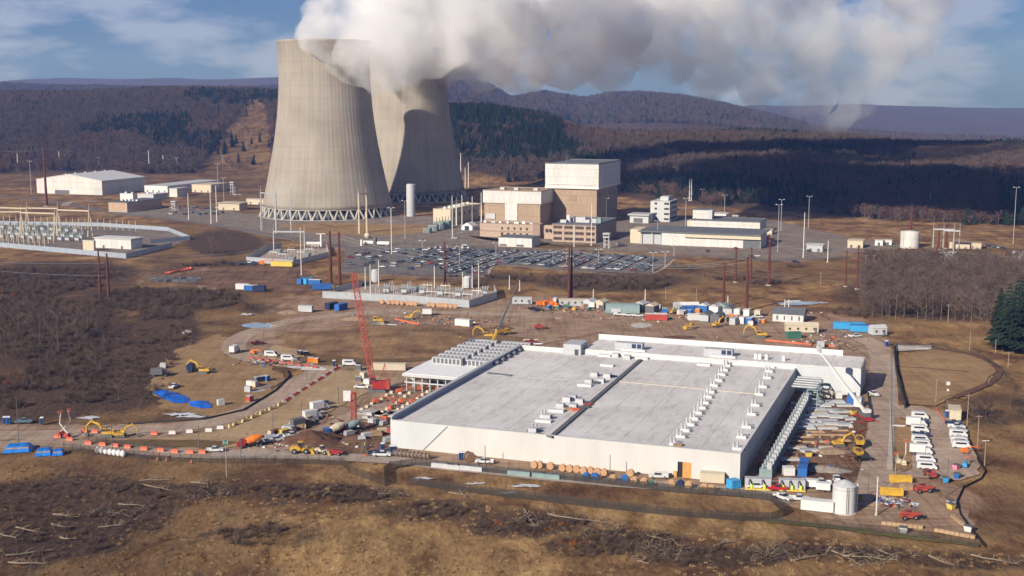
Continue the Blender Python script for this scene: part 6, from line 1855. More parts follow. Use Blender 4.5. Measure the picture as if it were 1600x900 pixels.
# rows of concrete footings and slabs waiting for the next bay
n_ = 0
for r_, (x0, y0_, x1, y1_, cnt) in enumerate([(566, 642, 612, 615, 7), (598, 646, 640, 616, 7), (622, 642, 668, 614, 7)]):
 for k in range(cnt):
  a = x0 + (x1 - x0) * k / (cnt - 1); c_ = y0_ + (y1_ - y0_) * k / (cnt - 1)
  def footing():
   t = thing('footing', '', 'footing')
   MB().box(-.55, .55, -.55, .55, -.1, 1.1).build('pier', 'cream', t)
   MB().box(-.9, .9, -.9, .9, -.1, .25).build('base', 'concrete', t)
   return t
  put('footing', footing, a, c_, math.degrees(ang), 'pale concrete footing, %s from the near end of the %s row before the deck' % (ORD[k], ORD[r_]), 'concrete footings before the deck')
for i, (a, c_) in enumerate([(581, 646), (606, 648), (628, 647)]):
 o = MB().box(-5, 5, -3.2, 3.2, 0, .55).build('concrete_slab', 'concrete', None, G(a, c_), ang)
 tag(o, 'flat concrete slab, %s from the left in the row before the hall corner' % ORD[i], 'slab', 'concrete slabs')
# ------------------------------------------------------------------ vehicles
CARC = {'white': (.60, .60, .60), 'silver': (.42, .43, .45), 'grey': (.13, .135, .145), 'black': (.015, .015, .018), 'navy': (.02, .04, .10), 'dark red': (.22, .015, .02), 'blue grey': (.12, .19, .25), 'maroon': (.10, .012, .018), 'tan': (.40, .32, .22), 'red': (.45, .02, .03)}
for k_, c_ in CARC.items():
 _m('car_' + k_.replace(' ', '_'), c_, rough=.28, var=.06, spec=.5)
_m('tyre', (.022, .021, .02), rough=.85)
_m('steel_rim', (.35, .35, .36), rough=.4, metal=.5)
def paint(c): return 'car_' + c.replace(' ', '_')
CAR_BODY = [(-2.25, .35), (2.25, .35), (2.28, .75), (2.0, .92), (1.05, 1.0), (-1.75, 1.02), (-2.22, .95)]
CAR_TOP = [(1.05, .98), (.35, 1.45), (-1.1, 1.48), (-1.85, 1.0)]
SUV_TOP = [(1.0, 1.02), (.5, 1.68), (-1.9, 1.70), (-2.15, 1.02)]
def lot_car(color, suv):
 b = MB()
 b.xprism(CAR_BODY[::-1], -.88, .88, 0)
 top = SUV_TOP if suv else CAR_TOP
 b.xprism(top, -.78, .78, 1)
 zt = 1.70 if suv else 1.49
 b.box(-1.75 if suv else -1.0, .42 if suv else .28, -.72, .72, zt - .03, zt + .03, 0)
 for x in (-1.4, 1.4):
  for s in (-1, 1): b.cyl((x, s * .70, .33), (x, s * .92, .33), .33, .33, 8, 2)
 return b.mesh('staff_car', [paint(color), 'glass_dark', 'tyre'])
_cm = {}
def staff_car(color, suv, loc, rz, label, group):
 k = (color, suv)
 if k not in _cm: _cm[k] = lot_car(*k)
 o = bpy.data.objects.new('parked_car', _cm[k]); COL.objects.link(o)
 o.location = loc; o.rotation_euler = (0, 0, rz)
 return tag(o, label, 'car', group)
def in_poly(px, py, poly):
 c = False; n = len(poly)
 for i in range(n):
  x1, y1 = poly[i]; x2, y2 = poly[(i + 1) % n]
  if (y1 > py) != (y2 > py) and px < (x2 - x1) * (py - y1) / (y2 - y1) + x1: c = not c
 return c
ra = R(20)
rd = Vector((math.sin(ra), math.cos(ra), 0)); ad = Vector((math.cos(ra), -math.sin(ra), 0))
O2 = G(776, 412)
LOTIN = [(548, 393), (600, 390), (700, 390), (760, 391), (905, 396), (1034, 404), (1004, 424), (905, 420.5), (776, 411), (748, 428), (640, 427), (545, 421)]
cols = ['white'] * 15 + ['silver'] * 10 + ['grey'] * 17 + ['black'] * 21 + ['navy'] * 12 + ['dark red'] * 6 + ['blue grey'] * 6 + ['tan'] * 2 + ['red'] * 1
rc = random.Random(5)
cand = []
for i in range(-12, 12):
 for side in (0, 1):
  u = i * 16.2 + (5.3 if side else 0)
  for j in range(-30, 45):
   q = O2 + ad * u + rd * (j * 2.65)
   px_, py_ = PX(q.x, q.y)
   if not in_poly(px_, py_, LOTIN): continue
   dens = .93 if px_ > 690 else (.5 if px_ > 640 else .16)
   if py_ > 414 and px_ < 690: dens *= .45
   if rc.random() < dens: cand.append((i, side, j, q, px_, py_))
rc.shuffle(cand)
print('lot cars', len(cand))
cand.sort(key=lambda c: -c[5])
far_cars = cand[238:]
cand = cand[:238]
cand.sort(key=lambda c: (c[0], c[1], c[2]))
seen = {}
rows_ = sorted({(c[0], c[1]) for c in cand})
for i, side, j, q, px_, py_ in cand:
 r_ = rows_.index((i, side)); seen[r_] = seen.get(r_, 0) + 1
 color = rc.choice(cols); suv = rc.random() < .5
 lab = '%s %s, %s from the near end of the %s staff car row' % (color, 'suv' if suv else 'car', ORD[seen[r_] - 1], ORD[r_])
 staff_car(color, suv, q + Vector((0, 0, _layer[0] * 0 + .25)) + ad * rc.uniform(-.3, .3), -ra + (math.pi if rc.random() < .5 else 0) + rc.uniform(-.03, .03), lab, 'cars in the staff car park')
_b = MB(); _fm = ['car_white', 'car_silver', 'car_grey', 'car_black', 'car_navy', 'car_dark_red', 'car_blue_grey', 'glass_dark', 'tyre']
for i, side, j, q, px_, py_ in far_cars:
 ci = rc.choice([0, 0, 1, 2, 2, 3, 2, 3, 3, 4, 5, 6]); suv = rc.random() < .5
 t_ = MB(); t_.xprism(CAR_BODY[::-1], -.88, .88, ci); t_.xprism(SUV_TOP if suv else CAR_TOP, -.78, .78, 7); zt = 1.70 if suv else 1.49
 t_.box(-1.75 if suv else -1.0, .3, -.72, .72, zt - .03, zt + .03, ci)
 for x in (-1.4, 1.4): t_.box(x - .3, x + .3, -.9, .9, 0, .55, 8)
 m_ = Matrix.Translation(q + Vector((0, 0, .25))) @ Matrix.Rotation(-ra + (math.pi if rc.random() < .5 else 0), 4, 'Z')
 o_ = len(_b.v); _b.v += [tuple(m_ @ Vector(p)) for p in t_.v]; _b.f += [[k + o_ for k in f] for f in t_.f]; _b.m += t_.m; _b.sm += t_.sm
tag(_b.build('far_parked_cars', _fm), 'crowd of small parked cars filling the farther rows of the staff car park', 'cars', kind='stuff')
for i, (a, c_, col, l) in enumerate([(672, 389, 'white', 'first'), (682, 388, 'silver', 'second'), (690, 388, 'white', 'third'), (700, 388, 'white', 'fourth'), (712, 389, 'tan', 'fifth'), (724, 388, 'white', 'sixth'), (733, 388, 'white', 'seventh')]):
 staff_car(col, True, G(a, c_, .25), R(70), '%s van like car, %s in the pale file along the top of the car park' % (col, l), 'pale vehicles along the top of the car park')
for i, (a, c_, col, l) in enumerate([(726, 384, 'white', 'white car parked below the pump house'), (972, 384, 'white', 'white car before the end block of the service hall'), (966, 382, 'silver', 'silver car left of the white one by the end block'), (1183, 401, 'white', 'white car before the service hall loading door'), (1175, 402, 'grey', 'grey car beside the white car at the loading door'),
         (1105, 393, 'grey', 'grey car before the long white wall of the service hall'), (1243, 410, 'navy', 'blue car on the grass below the white pole'), (1150, 389, 'red', 'red car by the loading bay'), (1264, 393, 'black', 'black car beside the grey garage'), (710, 373, 'white', 'white car at the foot of the white pole'), (719, 365, 'silver', 'silver car in front of the small tent'),
         (295, 286, 'white', 'white car on the upper plant road'), (367, 305, 'white', 'white car below the guard tower with the blue roof'), (374, 305, 'white', 'second white car below the guard tower with the blue roof')] + [(1540 + 7 * k, 384 + 1.2 * k, ['blue grey', 'navy', 'blue grey', 'silver', 'navy'][k], '%s car at the right border beyond the slim lamp post, %s from the left' % (['blue grey', 'navy', 'blue grey', 'silver', 'navy'][k], ORD[k])) for k in range(5)]):
 staff_car(col, i % 2 == 0, G(a, c_, .3), R(-10 + 30 * (i % 3)), l, None)
for i in range(26):
 a = 268 + (i % 13) * 6.6 + rc.uniform(-1.5, 1.5); c_ = [326, 334][i // 13] + rc.uniform(-2, 2)
 staff_car(rc.choice(['white', 'grey', 'navy', 'maroon', 'tan', 'dark red', 'blue grey']), True, G(a, c_, .25), R(rc.choice([-20, 70])), 'plant vehicle, %s from the left in the %s file before the tan hut' % (ORD[i % 13], ['back', 'front'][i // 13]), 'vehicles parked before the tan hut')
for i in range(12):
 a = 200 + i * 5 + rc.uniform(-1, 1); c_ = 309 + rc.uniform(-3, 3)
 staff_car(rc.choice(['white', 'grey', 'navy', 'maroon', 'silver']), True, G(a, c_, .25), R(70), 'plant vehicle, %s from the left behind the pink building' % ORD[i], 'vehicles behind the pink building')
for i in range(9):
 a = 366 + i * 4.5; c_ = 413 + rc.uniform(-2.5, 2)
 staff_car(rc.choice(['black', 'grey', 'navy', 'white']), True, G(a, c_, .25), R(rc.uniform(-30, 30)), 'dark parked vehicle, %s from the left beside the small left substation' % ORD[i], 'vehicles beside the small left substation')
def wheels(t, xs, y, r, w_=.28, m='tyre'):
 for x in xs:
  for s in (-1, 1):
   o = MB().cyl((x, s * (y - w_), r), (x, s * y, r), r, r, 12).build('wheel', m, t)
   MB().cyl((x, s * (y - .02), r), (x, s * (y + .02), r), r * .5, r * .5, 8).build('rim', 'steel_rim', o)
def pickup(color, cap=False):
 def mk():
  t = thing('pickup_truck', '', 'pickup')
  b = MB()
  b.xprism([(2.9, .5), (2.95, 1.0), (2.7, 1.15), (1.35, 1.22), (-.75, 1.22), (-.75, .5)][::-1], -.95, .95)
  b.box(-2.9, -.78, -.95, .95, .5, .75); b.box(-2.9, -.78, -.95, -.83, .75, 1.22); b.box(-2.9, -.78, .83, .95, .75, 1.22); b.box(-2.95, -2.83, -.82, .82, .75, 1.2)
  b.build('body', paint(color), t)
  MB().xprism([(1.35, 1.21), (.75, 1.82), (-.65, 1.84), (-.78, 1.21)], -.80, .80).build('windows', 'glass_dark', t)
  MB().box(-.6, .68, -.78, .78, 1.83, 1.92).build('roof', paint(color), t)
  if cap: MB().box(-2.88, -.85, -.88, .88, 1.23, 1.85).build('bed_cap', paint(color), t)
  wheels(t, (-1.85, 1.85), .98, .42)
  for s in (-1, 1): MB().box(2.9, 2.99, s * .7 - .18, s * .7 + .18, .8, 1.0).build('headlight', 'light_grey', t)
  return t
 return mk
def van(color, box=False):
 def mk():
  t = thing('van', '', 'van')
  MB().xprism([(-2.95, .42), (2.95, .42), (3.0, 1.0), (2.6, 1.3), (1.85, 2.35), (1.6, 2.55), (-2.9, 2.6)][::-1], -1.0, 1.0).build('body', paint(color), t)
  MB().xprism([(2.58, 1.36), (1.9, 2.3), (1.82, 2.24), (2.48, 1.34)], -.88, .88).build('windscreen', 'glass_dark', t)
  for s in (-1, 1): MB().box(-1.9, 1.5, s * 1.02 - .02, s * 1.02 + .02, 1.55, 2.15).build('side_window', 'glass_dark', t)
  wheels(t, (-1.9, 1.9), 1.02, .38)
  return t
 return mk
def box_truck(color, box='white_paint'):
 def mk():
  t = thing('box_truck', '', 'truck')
  MB().box(-3.6, 1.2, -1.2, 1.2, .95, 3.5).build('cargo_box', box, t)
  MB().xprism([(1.35, .6), (3.4, .6), (3.45, 1.4), (3.0, 1.6), (2.5, 2.5), (1.35, 2.55)][::-1], -1.05, 1.05).build('cab', paint(color), t)
  MB().xprism([(3.03, 1.62), (2.55, 2.42), (2.5, 2.36), (2.95, 1.6)], -.95, .95).build('windscreen', 'glass_dark', t)
  MB().box(-3.6, 1.3, -.5, .5, .6, .94).build('chassis', 'black', t)
  wheels(t, (-2.4, 2.4), 1.15, .5)
  return t
 return mk
def mixer(color, drum):
 def mk():
  t = thing('concrete_mixer', '', 'mixer truck')
  MB().box(-4.0, 4.2, -.5, .5, .8, 1.15).build('chassis', 'black', t)
  MB().xprism([(2.0, .7), (4.5, .7), (4.55, 1.6), (3.7, 1.75), (3.4, 2.8), (2.0, 2.85)][::-1], -1.2, 1.2).build('cab', color, t)
  MB().xprism([(3.74, 1.78), (3.45, 2.7), (3.4, 2.64), (3.66, 1.76)], -1.05, 1.05).build('windscreen', 'glass_dark', t)
  b = MB(); pts = [(1.6, 0, 1.9), (.9, 0, 2.1), (-1.0, 0, 2.6), (-2.6, 0, 3.1), (-3.6, 0, 3.4)]
  b.tube([Vector(p) for p in pts], [.7, 1.15, 1.35, 1.0, .55], 14); b.build('drum', drum, t)
  MB().bar((-3.5, 0, 2.9), (-4.4, 0, 1.4), .6, .35).build('chute', 'galv', t)
  wheels(t, (-3.0, -1.8, 3.2), 1.2, .52)
  return t
 return mk
def dump_truck():
 t = thing('dump_truck', '', 'dump truck')
 MB().hexa([(-3.4, -1.2, 1.4), (1.4, -1.2, 1.2), (1.4, 1.2, 1.2), (-3.4, 1.2, 1.4), (-3.9, -1.5, 2.9), (1.7, -1.5, 3.0), (1.7, 1.5, 3.0), (-3.9, 1.5, 2.9)]).build('dump_body', 'machine_yellow', t)
 MB().heap(2.3, 1.3, .8, 10).build('load', 'soil', t).location = (-1.0, 0, 2.95)
 MB().xprism([(1.9, .9), (4.4, .9), (4.3, 1.9), (3.5, 2.0), (3.3, 3.0), (1.9, 3.0)][::-1], -1.2, 1.2).build('cab', 'machine_yellow', t)
 MB().box(2.2, 3.35, -1.23, 1.23, 2.1, 2.8).build('windows', 'glass_dark', t)
 wheels(t, (-2.8, -1.0, 3.1), 1.45, .8, .5)
 return t
def excavator(color='machine_yellow', reach=1.0):
 def mk():
  t = thing('excavator', '', 'excavator')
  for s in (-1, 1):
   MB().xprism([(-2.2, .45), (-1.9, .05), (1.9, .05), (2.2, .45), (1.9, .9), (-1.9, .9)][::-1], s * 1.25 - .33, s * 1.25 + .33).build('track', 'dark_grey', t)
  MB().cyl((0, 0, .7), (0, 0, 1.1), .9, .9, 12).build('slew_ring', 'black', t)
  MB().xprism([(-2.7, 1.1), (1.6, 1.1), (1.6, 1.6), (.5, 2.0), (-2.5, 2.15), (-2.8, 1.8)][::-1], -1.35, 1.35).build('engine_house', color, t)
  o = MB().xprism([(-.1, 1.6), (1.55, 1.6), (1.5, 2.6), (1.15, 3.05), (-.05, 3.05)][::-1], .35, 1.32).build('cab', color, t)
  MB().box(.1, 1.6, .45, 1.36, 2.1, 2.85).build('window', 'glass_dark', o)
  e = Vector((4.2 * reach, 0, 5.4)); f_ = Vector((7.0 * reach, 0, 3.6)); g_ = Vector((7.1 * reach, 0, 1.0))
  MB().tube([Vector((1.2, 0, 1.6)), Vector((2.6 * reach, 0, 4.2)), e + Vector((1.2 * reach, 0, -.1))], [.45, .48, .3], 6).build('boom', color, t)
  MB().tube([e + Vector((.6 * reach, 0, .4)), f_, g_], [.35, .3, .2], 6).build('stick', color, t)
  MB().hexa([(6.3 * reach, -.6, .2), (7.4 * reach, -.6, 0), (7.4 * reach, .6, 0), (6.3 * reach, .6, .2), (6.5 * reach, -.6, 1.2), (7.5 * reach, -.6, 1.2), (7.5 * reach, .6, 1.2), (6.5 * reach, .6, 1.2)]).build('bucket', 'dark_grey', t)
  return t
 return mk
def wheel_loader(color='machine_yellow'):
 def mk():
  t = thing('wheel_loader', '', 'loader')
  MB().xprism([(-3.2, 1.0), (-.2, 1.0), (0, 1.7), (-.6, 2.3), (-3.0, 2.2), (-3.3, 1.7)][::-1], -1.05, 1.05).build('engine_hood', color, t)
  MB().box(-.3, 1.9, -.75, .75, .8, 1.6).build('front_frame', color, t)
  MB().box(-.9, .5, -.7, .7, 2.3, 3.4).build('cab', 'glass_dark', t); MB().box(-1.0, .6, -.8, .8, 3.4, 3.55).build('cab_roof', color, t)
  for s in (-1, 1): MB().bar((1.2, s * .6, 1.7), (3.2, s * .6, .7), .3, .4).build('lift_arm', color, t)
  MB().hexa([(3.1, -1.4, .05), (4.2, -1.4, 0), (4.2, 1.4, 0), (3.1, 1.4, .05), (3.0, -1.4, 1.2), (3.5, -1.4, 1.4), (3.5, 1.4, 1.4), (3.0, 1.4, 1.2)]).build('bucket', 'machine_yellow', t)
  wheels(t, (-1.9, 1.5), 1.3, .8, .55)
  return t
 return mk
def bulldozer():
 t = thing('bulldozer', '', 'bulldozer')
 for s in (-1, 1): MB().xprism([(-2.0, .5), (-1.6, .05), (1.5, .05), (2.0, .5), (1.4, 1.0), (-1.5, 1.1)][::-1], s * 1.0 - .3, s * 1.0 + .3).build('track', 'dark_grey', t)
 MB().box(-.2, 2.0, -.65, .65, .8, 1.8).build('hood', 'machine_yellow', t); MB().box(-1.7, -.2, -.75, .75, .9, 2.7).build('cab', 'machine_yellow', t)
 MB().box(-1.5, -.4, -.78, .78, 1.8, 2.5).build('window', 'glass_dark', t); MB().box(2.4, 2.6, -1.6, 1.6, .1, 1.3).build('blade', 'machine_yellow', t)
 for s in (-1, 1): MB().bar((0, s * 1.4, .6), (2.45, s * 1.4, .5), .2, .25).build('push_arm', 'machine_yellow', t)
 return t
def telehandler(color):
 def mk():
  t = thing('telehandler', '', 'telehandler')
  MB().box(-2.4, 2.2, -.9, .9, .6, 1.5).build('chassis', color, t)
  o = MB().box(-.6, .8, .15, 1.0, 1.5, 2.4).build('cab', 'glass_dark', t); MB().box(-.7, .9, .1, 1.05, 2.4, 2.5).build('cab_roof', color, o)
  MB().bar((-2.3, -.4, 2.1), (3.4, -.4, 1.5), .5, .55).build('boom', color, t)
  b = MB()
  for s in (-.7, .1): b.box(3.4, 4.7, s - .1, s + .1, .45, .6)
  b.box(3.3, 3.45, -.9, .3, .45, 1.6); b.build('fork', 'black', t)
  wheels(t, (-1.6, 1.5), 1.15, .65, .45)
  return t
 return mk
def boom_lift(color, up=False, basket='orange_plastic'):
 def mk():
  t = thing('boom_lift', '', 'boom lift')
  MB().box(-1.6, 1.6, -1.1, 1.1, .45, 1.1).build('chassis', color, t)
  MB().box(-1.9, .7, -.9, .9, 1.15, 2.2).build('turntable', color, t)
  wheels(t, (-1.1, 1.1), 1.2, .48, .4)
  a = Vector((-1.0, 0, 2.2)); e = Vector((4.2, 0, 6.4)) if up else Vector((3.6, 0, 2.9)); f_ = e + (Vector((-1.2, 0, 5.2)) if up else Vector((1.8, 0, -.6)))
  MB().bar(a, e, .4, .45).build('lower_boom', 'pole_white' if up else color, t); MB().bar(e, f_, .3, .35).build('upper_boom', 'pole_white' if up else color, t)
  b = MB(); c_ = f_ + Vector((.3, 0, 0)); b.box(c_.x - .2, c_.x + .7, -.9, .9, c_.z - .2, c_.z - .1)
  for x in (-.2, .7):
   for y in (-.9, .9): b.bar((c_.x + x, y, c_.z - .2), (c_.x + x, y, c_.z + .9), .09)
  for z in (.4, .9):
   for y in (-.9, .9): b.bar((c_.x - .2, y, c_.z + z), (c_.x + .7, y, c_.z + z), .09)
   for x in (-.2, .7): b.bar((c_.x + x, -.9, c_.z + z), (c_.x + x, .9, c_.z + z), .09)
  b.build('basket', basket, t)
  return t
 return mk
def container(m, L_=6.1, h=2.6, w_=2.45, roof=None, doors=True):
 def mk():
  t = thing('container', '', 'container')
  b = MB(); b.box(-L_ / 2, L_ / 2, -w_ / 2, w_ / 2, .1, h)
  n = int(L_ / .6)
  for k in range(n):
   x = -L_ / 2 + .3 + k * L_ / n
   b.box(x, x + .22, -w_ / 2 - .05, -w_ / 2 - .001, .2, h - .12); b.box(x, x + .22, w_ / 2 + .001, w_ / 2 + .05, .2, h - .12)
  b.build('body', m, t)
  MB().box(-L_ / 2 - .03, L_ / 2 + .03, -w_ / 2 - .07, w_ / 2 + .07, h, h + .12).build('roof', roof or m, t)
  if doors:
   for s in (-1, 1): MB().box(L_ / 2 + .005, L_ / 2 + .06, s * w_ * .25 - w_ * .22, s * w_ * .25 + w_ * .22, .25, h - .15).build('door', m, t)
  return t
 return mk
def cabin(m, L_=8.0, h=2.9, w_=3.2, roof='light_grey', gable=False):
 def mk():
  t = thing('site_cabin', '', 'cabin')
  MB().box(-L_ / 2, L_ / 2, -w_ / 2, w_ / 2, .3, h).build('body', m, t)
  MB().box(-L_ / 2 + .2, L_ / 2 - .2, -w_ / 2 + .2, w_ / 2 - .2, -.1, .3).build('skids', 'dark_grey', t)
  if gable:
   MB().add([(-L_ / 2 - .2, -w_ / 2 - .2, h), (L_ / 2 + .2, -w_ / 2 - .2, h), (L_ / 2 + .2, w_ / 2 + .2, h), (-L_ / 2 - .2, w_ / 2 + .2, h), (-L_ / 2 - .2, 0, h + w_ * .28), (L_ / 2 + .2, 0, h + w_ * .28)], [(0, 3, 2, 1), (0, 1, 5, 4), (2, 3, 4, 5), (0, 4, 3), (1, 2, 5)]).build('roof', roof, t)
  else:
   MB().box(-L_ / 2 - .15, L_ / 2 + .15, -w_ / 2 - .15, w_ / 2 + .15, h, h + .2).build('roof', roof, t)
  n = max(1, int(L_ / 3))
  for k in range(n):
   x = -L_ / 2 + (k + .35) * L_ / n
   MB().box(x, x + .9, -w_ / 2 - .04, -w_ / 2 - .003, 1.3, 2.2).build('window', 'window', t)
  MB().box(L_ / 2 - 1.5, L_ / 2 - .6, -w_ / 2 - .06, -w_ / 2 - .005, .35, 2.3).build('door', 'dark_grey', t)
  return t
 return mk
def reel(m='reel_wood', core='dark_grey', r=1.35, w_=1.2):
 def mk():
  t = thing('cable_reel', '', 'cable reel')
  for s in (-1, 1):
   b = MB(); b.cyl((0, s * w_ / 2, r), (0, s * (w_ / 2 + .12), r), r, r, 20, smooth=False)
   b.cyl((0, s * (w_ / 2 + .05), r), (0, s * (w_ / 2 + .15), r), r * .22, r * .22, 10, smooth=False); b.build('flange', m, t)
  MB().cyl((0, -w_ / 2, r), (0, w_ / 2, r), r * .72, r * .72, 18).build('cable_winding', core, t)
  return t
 return mk
def barrier(m):
 def mk():
  t = thing('road_barrier', '', 'barrier')
  MB().add([], []).xprism([(-1.0, 0), (1.0, 0), (1.0, .9), (.8, 1.05), (-.8, 1.05), (-1.0, .9)][::-1], -.22, .22).build('upper', m, t)
  MB().hexa([(-1.05, -.4, 0), (1.05, -.4, 0), (1.05, .4, 0), (-1.05, .4, 0), (-1.02, -.24, .45), (1.02, -.24, .45), (1.02, .24, .45), (-1.02, .24, .45)]).build('base', m, t)
  return t
 return mk
def toilet(m='blue_paint'):
 def mk():
  t = thing('portable_toilet', '', 'portable toilet')
  MB().box(-.6, .6, -.6, .6, .1, 2.2).build('body', m, t)
  MB().hexa([(-.62, -.62, 2.2), (.62, -.62, 2.2), (.62, .62, 2.2), (-.62, .62, 2.2), (-.45, -.45, 2.45), (.45, -.45, 2.45), (.45, .45, 2.45), (-.45, .45, 2.45)]).build('roof', 'white_paint', t)
  MB().box(-.42, .42, -.64, -.605, .2, 2.0).build('door', 'navy', t)
  return t
 return mk
# pickups, vans and trucks standing about the site
V = [(335, 706, 'p', 'white', 6, 'white pickup behind the last orange barrier'), (597, 713, 'p', 'white', -4, 'white pickup parked at the left corner of the hall'), (757, 724, 'p', 'white', 174, 'white pickup driving along the long white wall'),
  (1029, 747, 'c', 'white', 176, 'white capped pickup left of the plywood door'), (1181, 763, 'p', 'white', -4, 'white pickup in front of the grey pump skid'), (1215, 766, 'p', 'red', -6, 'dark red pickup right of the white one at the pump skids'),
  (1223, 780, 'p', 'white', -52, 'white pickup beside the black round fence corner'), (1248, 782, 'p', 'white', -8, 'white pickup left of the white container'), (1283, 757, 'p', 'white', 172, 'white pickup behind the two white trailers'), (1307, 752, 'p', 'white', 80, 'white pickup hidden behind the silo'),
  (37, 661, 'p', 'blue grey', 12, 'silver blue pickup beside the two blue toilets at left'), (272, 606, 'p', 'white', 80, 'white pickup above the blue tarps'), (402, 538, 'p', 'maroon', 20, 'maroon pickup on the upper haul road'), (418, 553, 'p', 'blue grey', -30, 'blue grey pickup behind the two white vans'),
  (1365, 618, 'p', 'white', 100, 'white pickup on the service road beside the hall wing'), (565, 607, 'p', 'white', 170, 'white pickup left of the red crawler crane'), (1183, 497, 'p', 'white', 10, 'white pickup left of the white shed in the laydown yard'), (967, 493, 'c', 'white', -5, 'white covered truck, left of three before the grey arched shelter'),
  (981, 494, 'p', 'white', -5, 'white pickup, middle of three before the grey arched shelter'), (996, 495, 'p', 'white', -5, 'white pickup, right of three before the grey arched shelter'), (456, 683, 'p', 'white', 35, 'white pickup at the near end of the truck queue'), (430, 690, 'p', 'white', 30, 'white pickup behind the yellow and red stacks'),
  (424, 557, 'v', 'white', -14, 'white van at the left on the haul road bend'), (450, 563, 'v', 'white', -8, 'white van right of the other one on the haul road bend'), (546, 571, 'v', 'white', -4, 'white van left of the crane boom foot'), (868, 472, 'v', 'white', 75, 'white van between the orange machines and the long grey shed'),
  (367, 551, 'b', 'white', 80, 'pale box truck on the left bend of the haul road'), (488, 655, 'b', 'white', 40, 'white box truck in the queue, third from the near end'), (479, 662, 'p', 'silver', 40, 'silver pickup in the truck queue'), (500, 641, 'b', 'white', 40, 'white box truck at the far end of the queue'), (508, 633, 'p', 'grey', 40, 'grey pickup at the far end of the truck queue'),
  (494, 648, 'p', 'white', 40, 'white pickup between the two white box trucks'), (664, 493, 'b', 'grey', 178, 'white box truck behind the yellow excavator'), (1337, 527, 'p', 'white', 20, 'white pickup below the blue trailers'), (928, 481, 'b', 'white', 70, 'white box truck beside the tan shed'), (470, 668, 'b', 'black', 40, 'dark flat truck in the queue before the pickups'), (250, 588, 'b', 'black', 5, 'black box truck at the edge of the brush'),
  (1350, 720, 'p', 'black', 10, 'black pickup by the spoil ridge'), (833, 484, 'p', 'black', -5, 'dark pickup before the orange machines'), (841, 486, 'p', 'black', -5, 'second dark pickup before the orange machines'), (590, 711, 'p', 'navy', 0, 'navy pickup behind the white one at the hall corner'), (299, 580, 'b', 'navy', 90, 'navy truck left of the big yellow excavator'), (830, 536, 'p', 'dark red', 0, 'dark red pickup behind the hall parapet, at left'), (984, 532, 'p', 'red', -6, 'red pickup just behind the white wing parapet')]
mk = {'p': lambda c: pickup(c), 'c': lambda c: pickup(c, True), 'v': lambda c: van(c), 'b': lambda c: box_truck(c if c in ('white', 'grey', 'navy') else 'black', 'dark_grey' if c == 'black' else 'navy' if c == 'navy' else 'white_paint')}
for a, c_, k_, col, rz, l in V:
 put((k_, col), mk[k_](col), a, c_, rz, l, {'p': 'pickups on the building site', 'c': 'pickups on the building site', 'v': 'vans on the building site', 'b': 'trucks on the building site'}[k_], z=.3)
VR = [(1437, 654, 'v', 'white'), (1438, 661, 'p', 'navy'), (1432, 667, 'b', 'white'), (1437, 675, 'v', 'white'), (1440, 682, 'p', 'navy'), (1438, 691, 'v', 'white'), (1441, 699, 'v', 'white'), (1439, 710, 'b', 'white'), (1446, 722, 'v', 'white'), (1448, 733, 'v', 'white')]
for i, (a, c_, k_, col) in enumerate(VR):
 put((k_, col), mk[k_](col), a, c_, -14, '%s %s, %s from the far end of the left row in the gravel lot' % ('navy blue' if col == 'navy' else 'white', {'v': 'van', 'p': 'pickup', 'b': 'box truck'}[k_], ORD[i]), 'left row of the gravel lot', 1.0 if k_ == 'v' else None, z=.3)
VR = [(1490, 664, 'p', 'navy'), (1494, 669, 'p', 'white'), (1497, 675, 'p', 'silver'), (1497, 682, 'v', 'white'), (1498, 688, 'p', 'white'), (1500, 694, 'v', 'white'), (1502, 700, 'v', 'white')]
for i, (a, c_, k_, col) in enumerate(VR):
 put((k_, col), mk[k_](col), a, c_, -14, '%s %s, %s from the far end of the right row in the gravel lot' % (col, {'v': 'van', 'p': 'pickup'}[k_], ORD[i]), 'right row of the gravel lot', z=.3)
put(('mix', 1), mixer('red_paint', 'orange_paint'), 392, 698, 200, 'red cab mixer truck with an orange drum on the lower road', 'mixer trucks', 1.0, z=.3)
put(('mix', 2), mixer('blue_paint', 'cream'), 523, 680, 215, 'blue cab mixer truck with a pale drum by the soil heap', 'mixer trucks', 1.05, z=.3)
put(('mix', 3), mixer('dark_red', 'teal_grey'), 548, 675, 215, 'dark mixer truck behind the vertical red mast', 'mixer trucks', 1.0, z=.3)
put('dump', dump_truck, 1342, 697, 80, 'yellow dump truck loaded with soil on the mud yard', 'dump trucks', z=.3)
put('dump', dump_truck, 786, 523, 30, 'dark loaded dump truck behind the telescopic boom', 'dump trucks', z=.3)
put('dump', dump_truck, 1340, 713, 90, 'yellow dump truck parked at the end of the spoil ridge', 'dump trucks', .8, z=.3)
EX = [(168, 682, 178, 1.0, 'yellow excavator at left with its bucket towards the boom lift'), (188, 683, 10, .8, 'yellow excavator back to back with the left one'), (318, 583, 175, 1.0, 'large yellow excavator on the tan pad beside a navy truck'), (640, 499, 0, .9, 'yellow excavator before the row of cable reels'),
  (762, 528, 172, 1.0, 'yellow excavator digging the dark spoil left of the boom'), (1120, 511, 40, .9, 'yellow excavator before the grey sheds with its arm raised'), (1188, 527, 176, 1.1, 'yellow excavator with an arm reaching left above the parapet'), (1311, 697, 10, .8, 'yellow excavator loading the dump truck'), (1050, 490, 60, .6, 'yellow excavator left of the blue topped tent')]
for a, c_, rz, s_, l in EX: put('exc', excavator(), a, c_, rz, l, 'excavators', s_, z=.3)
put('ldr', wheel_loader(), 471, 708, 0, 'yellow wheel loader in front of the dark soil heap', None, 1.1, z=.3)
put(('ldr', 2), wheel_loader('tan_steel'), 504, 709, -20, 'tan loader right of the yellow one', None, .8, z=.3)
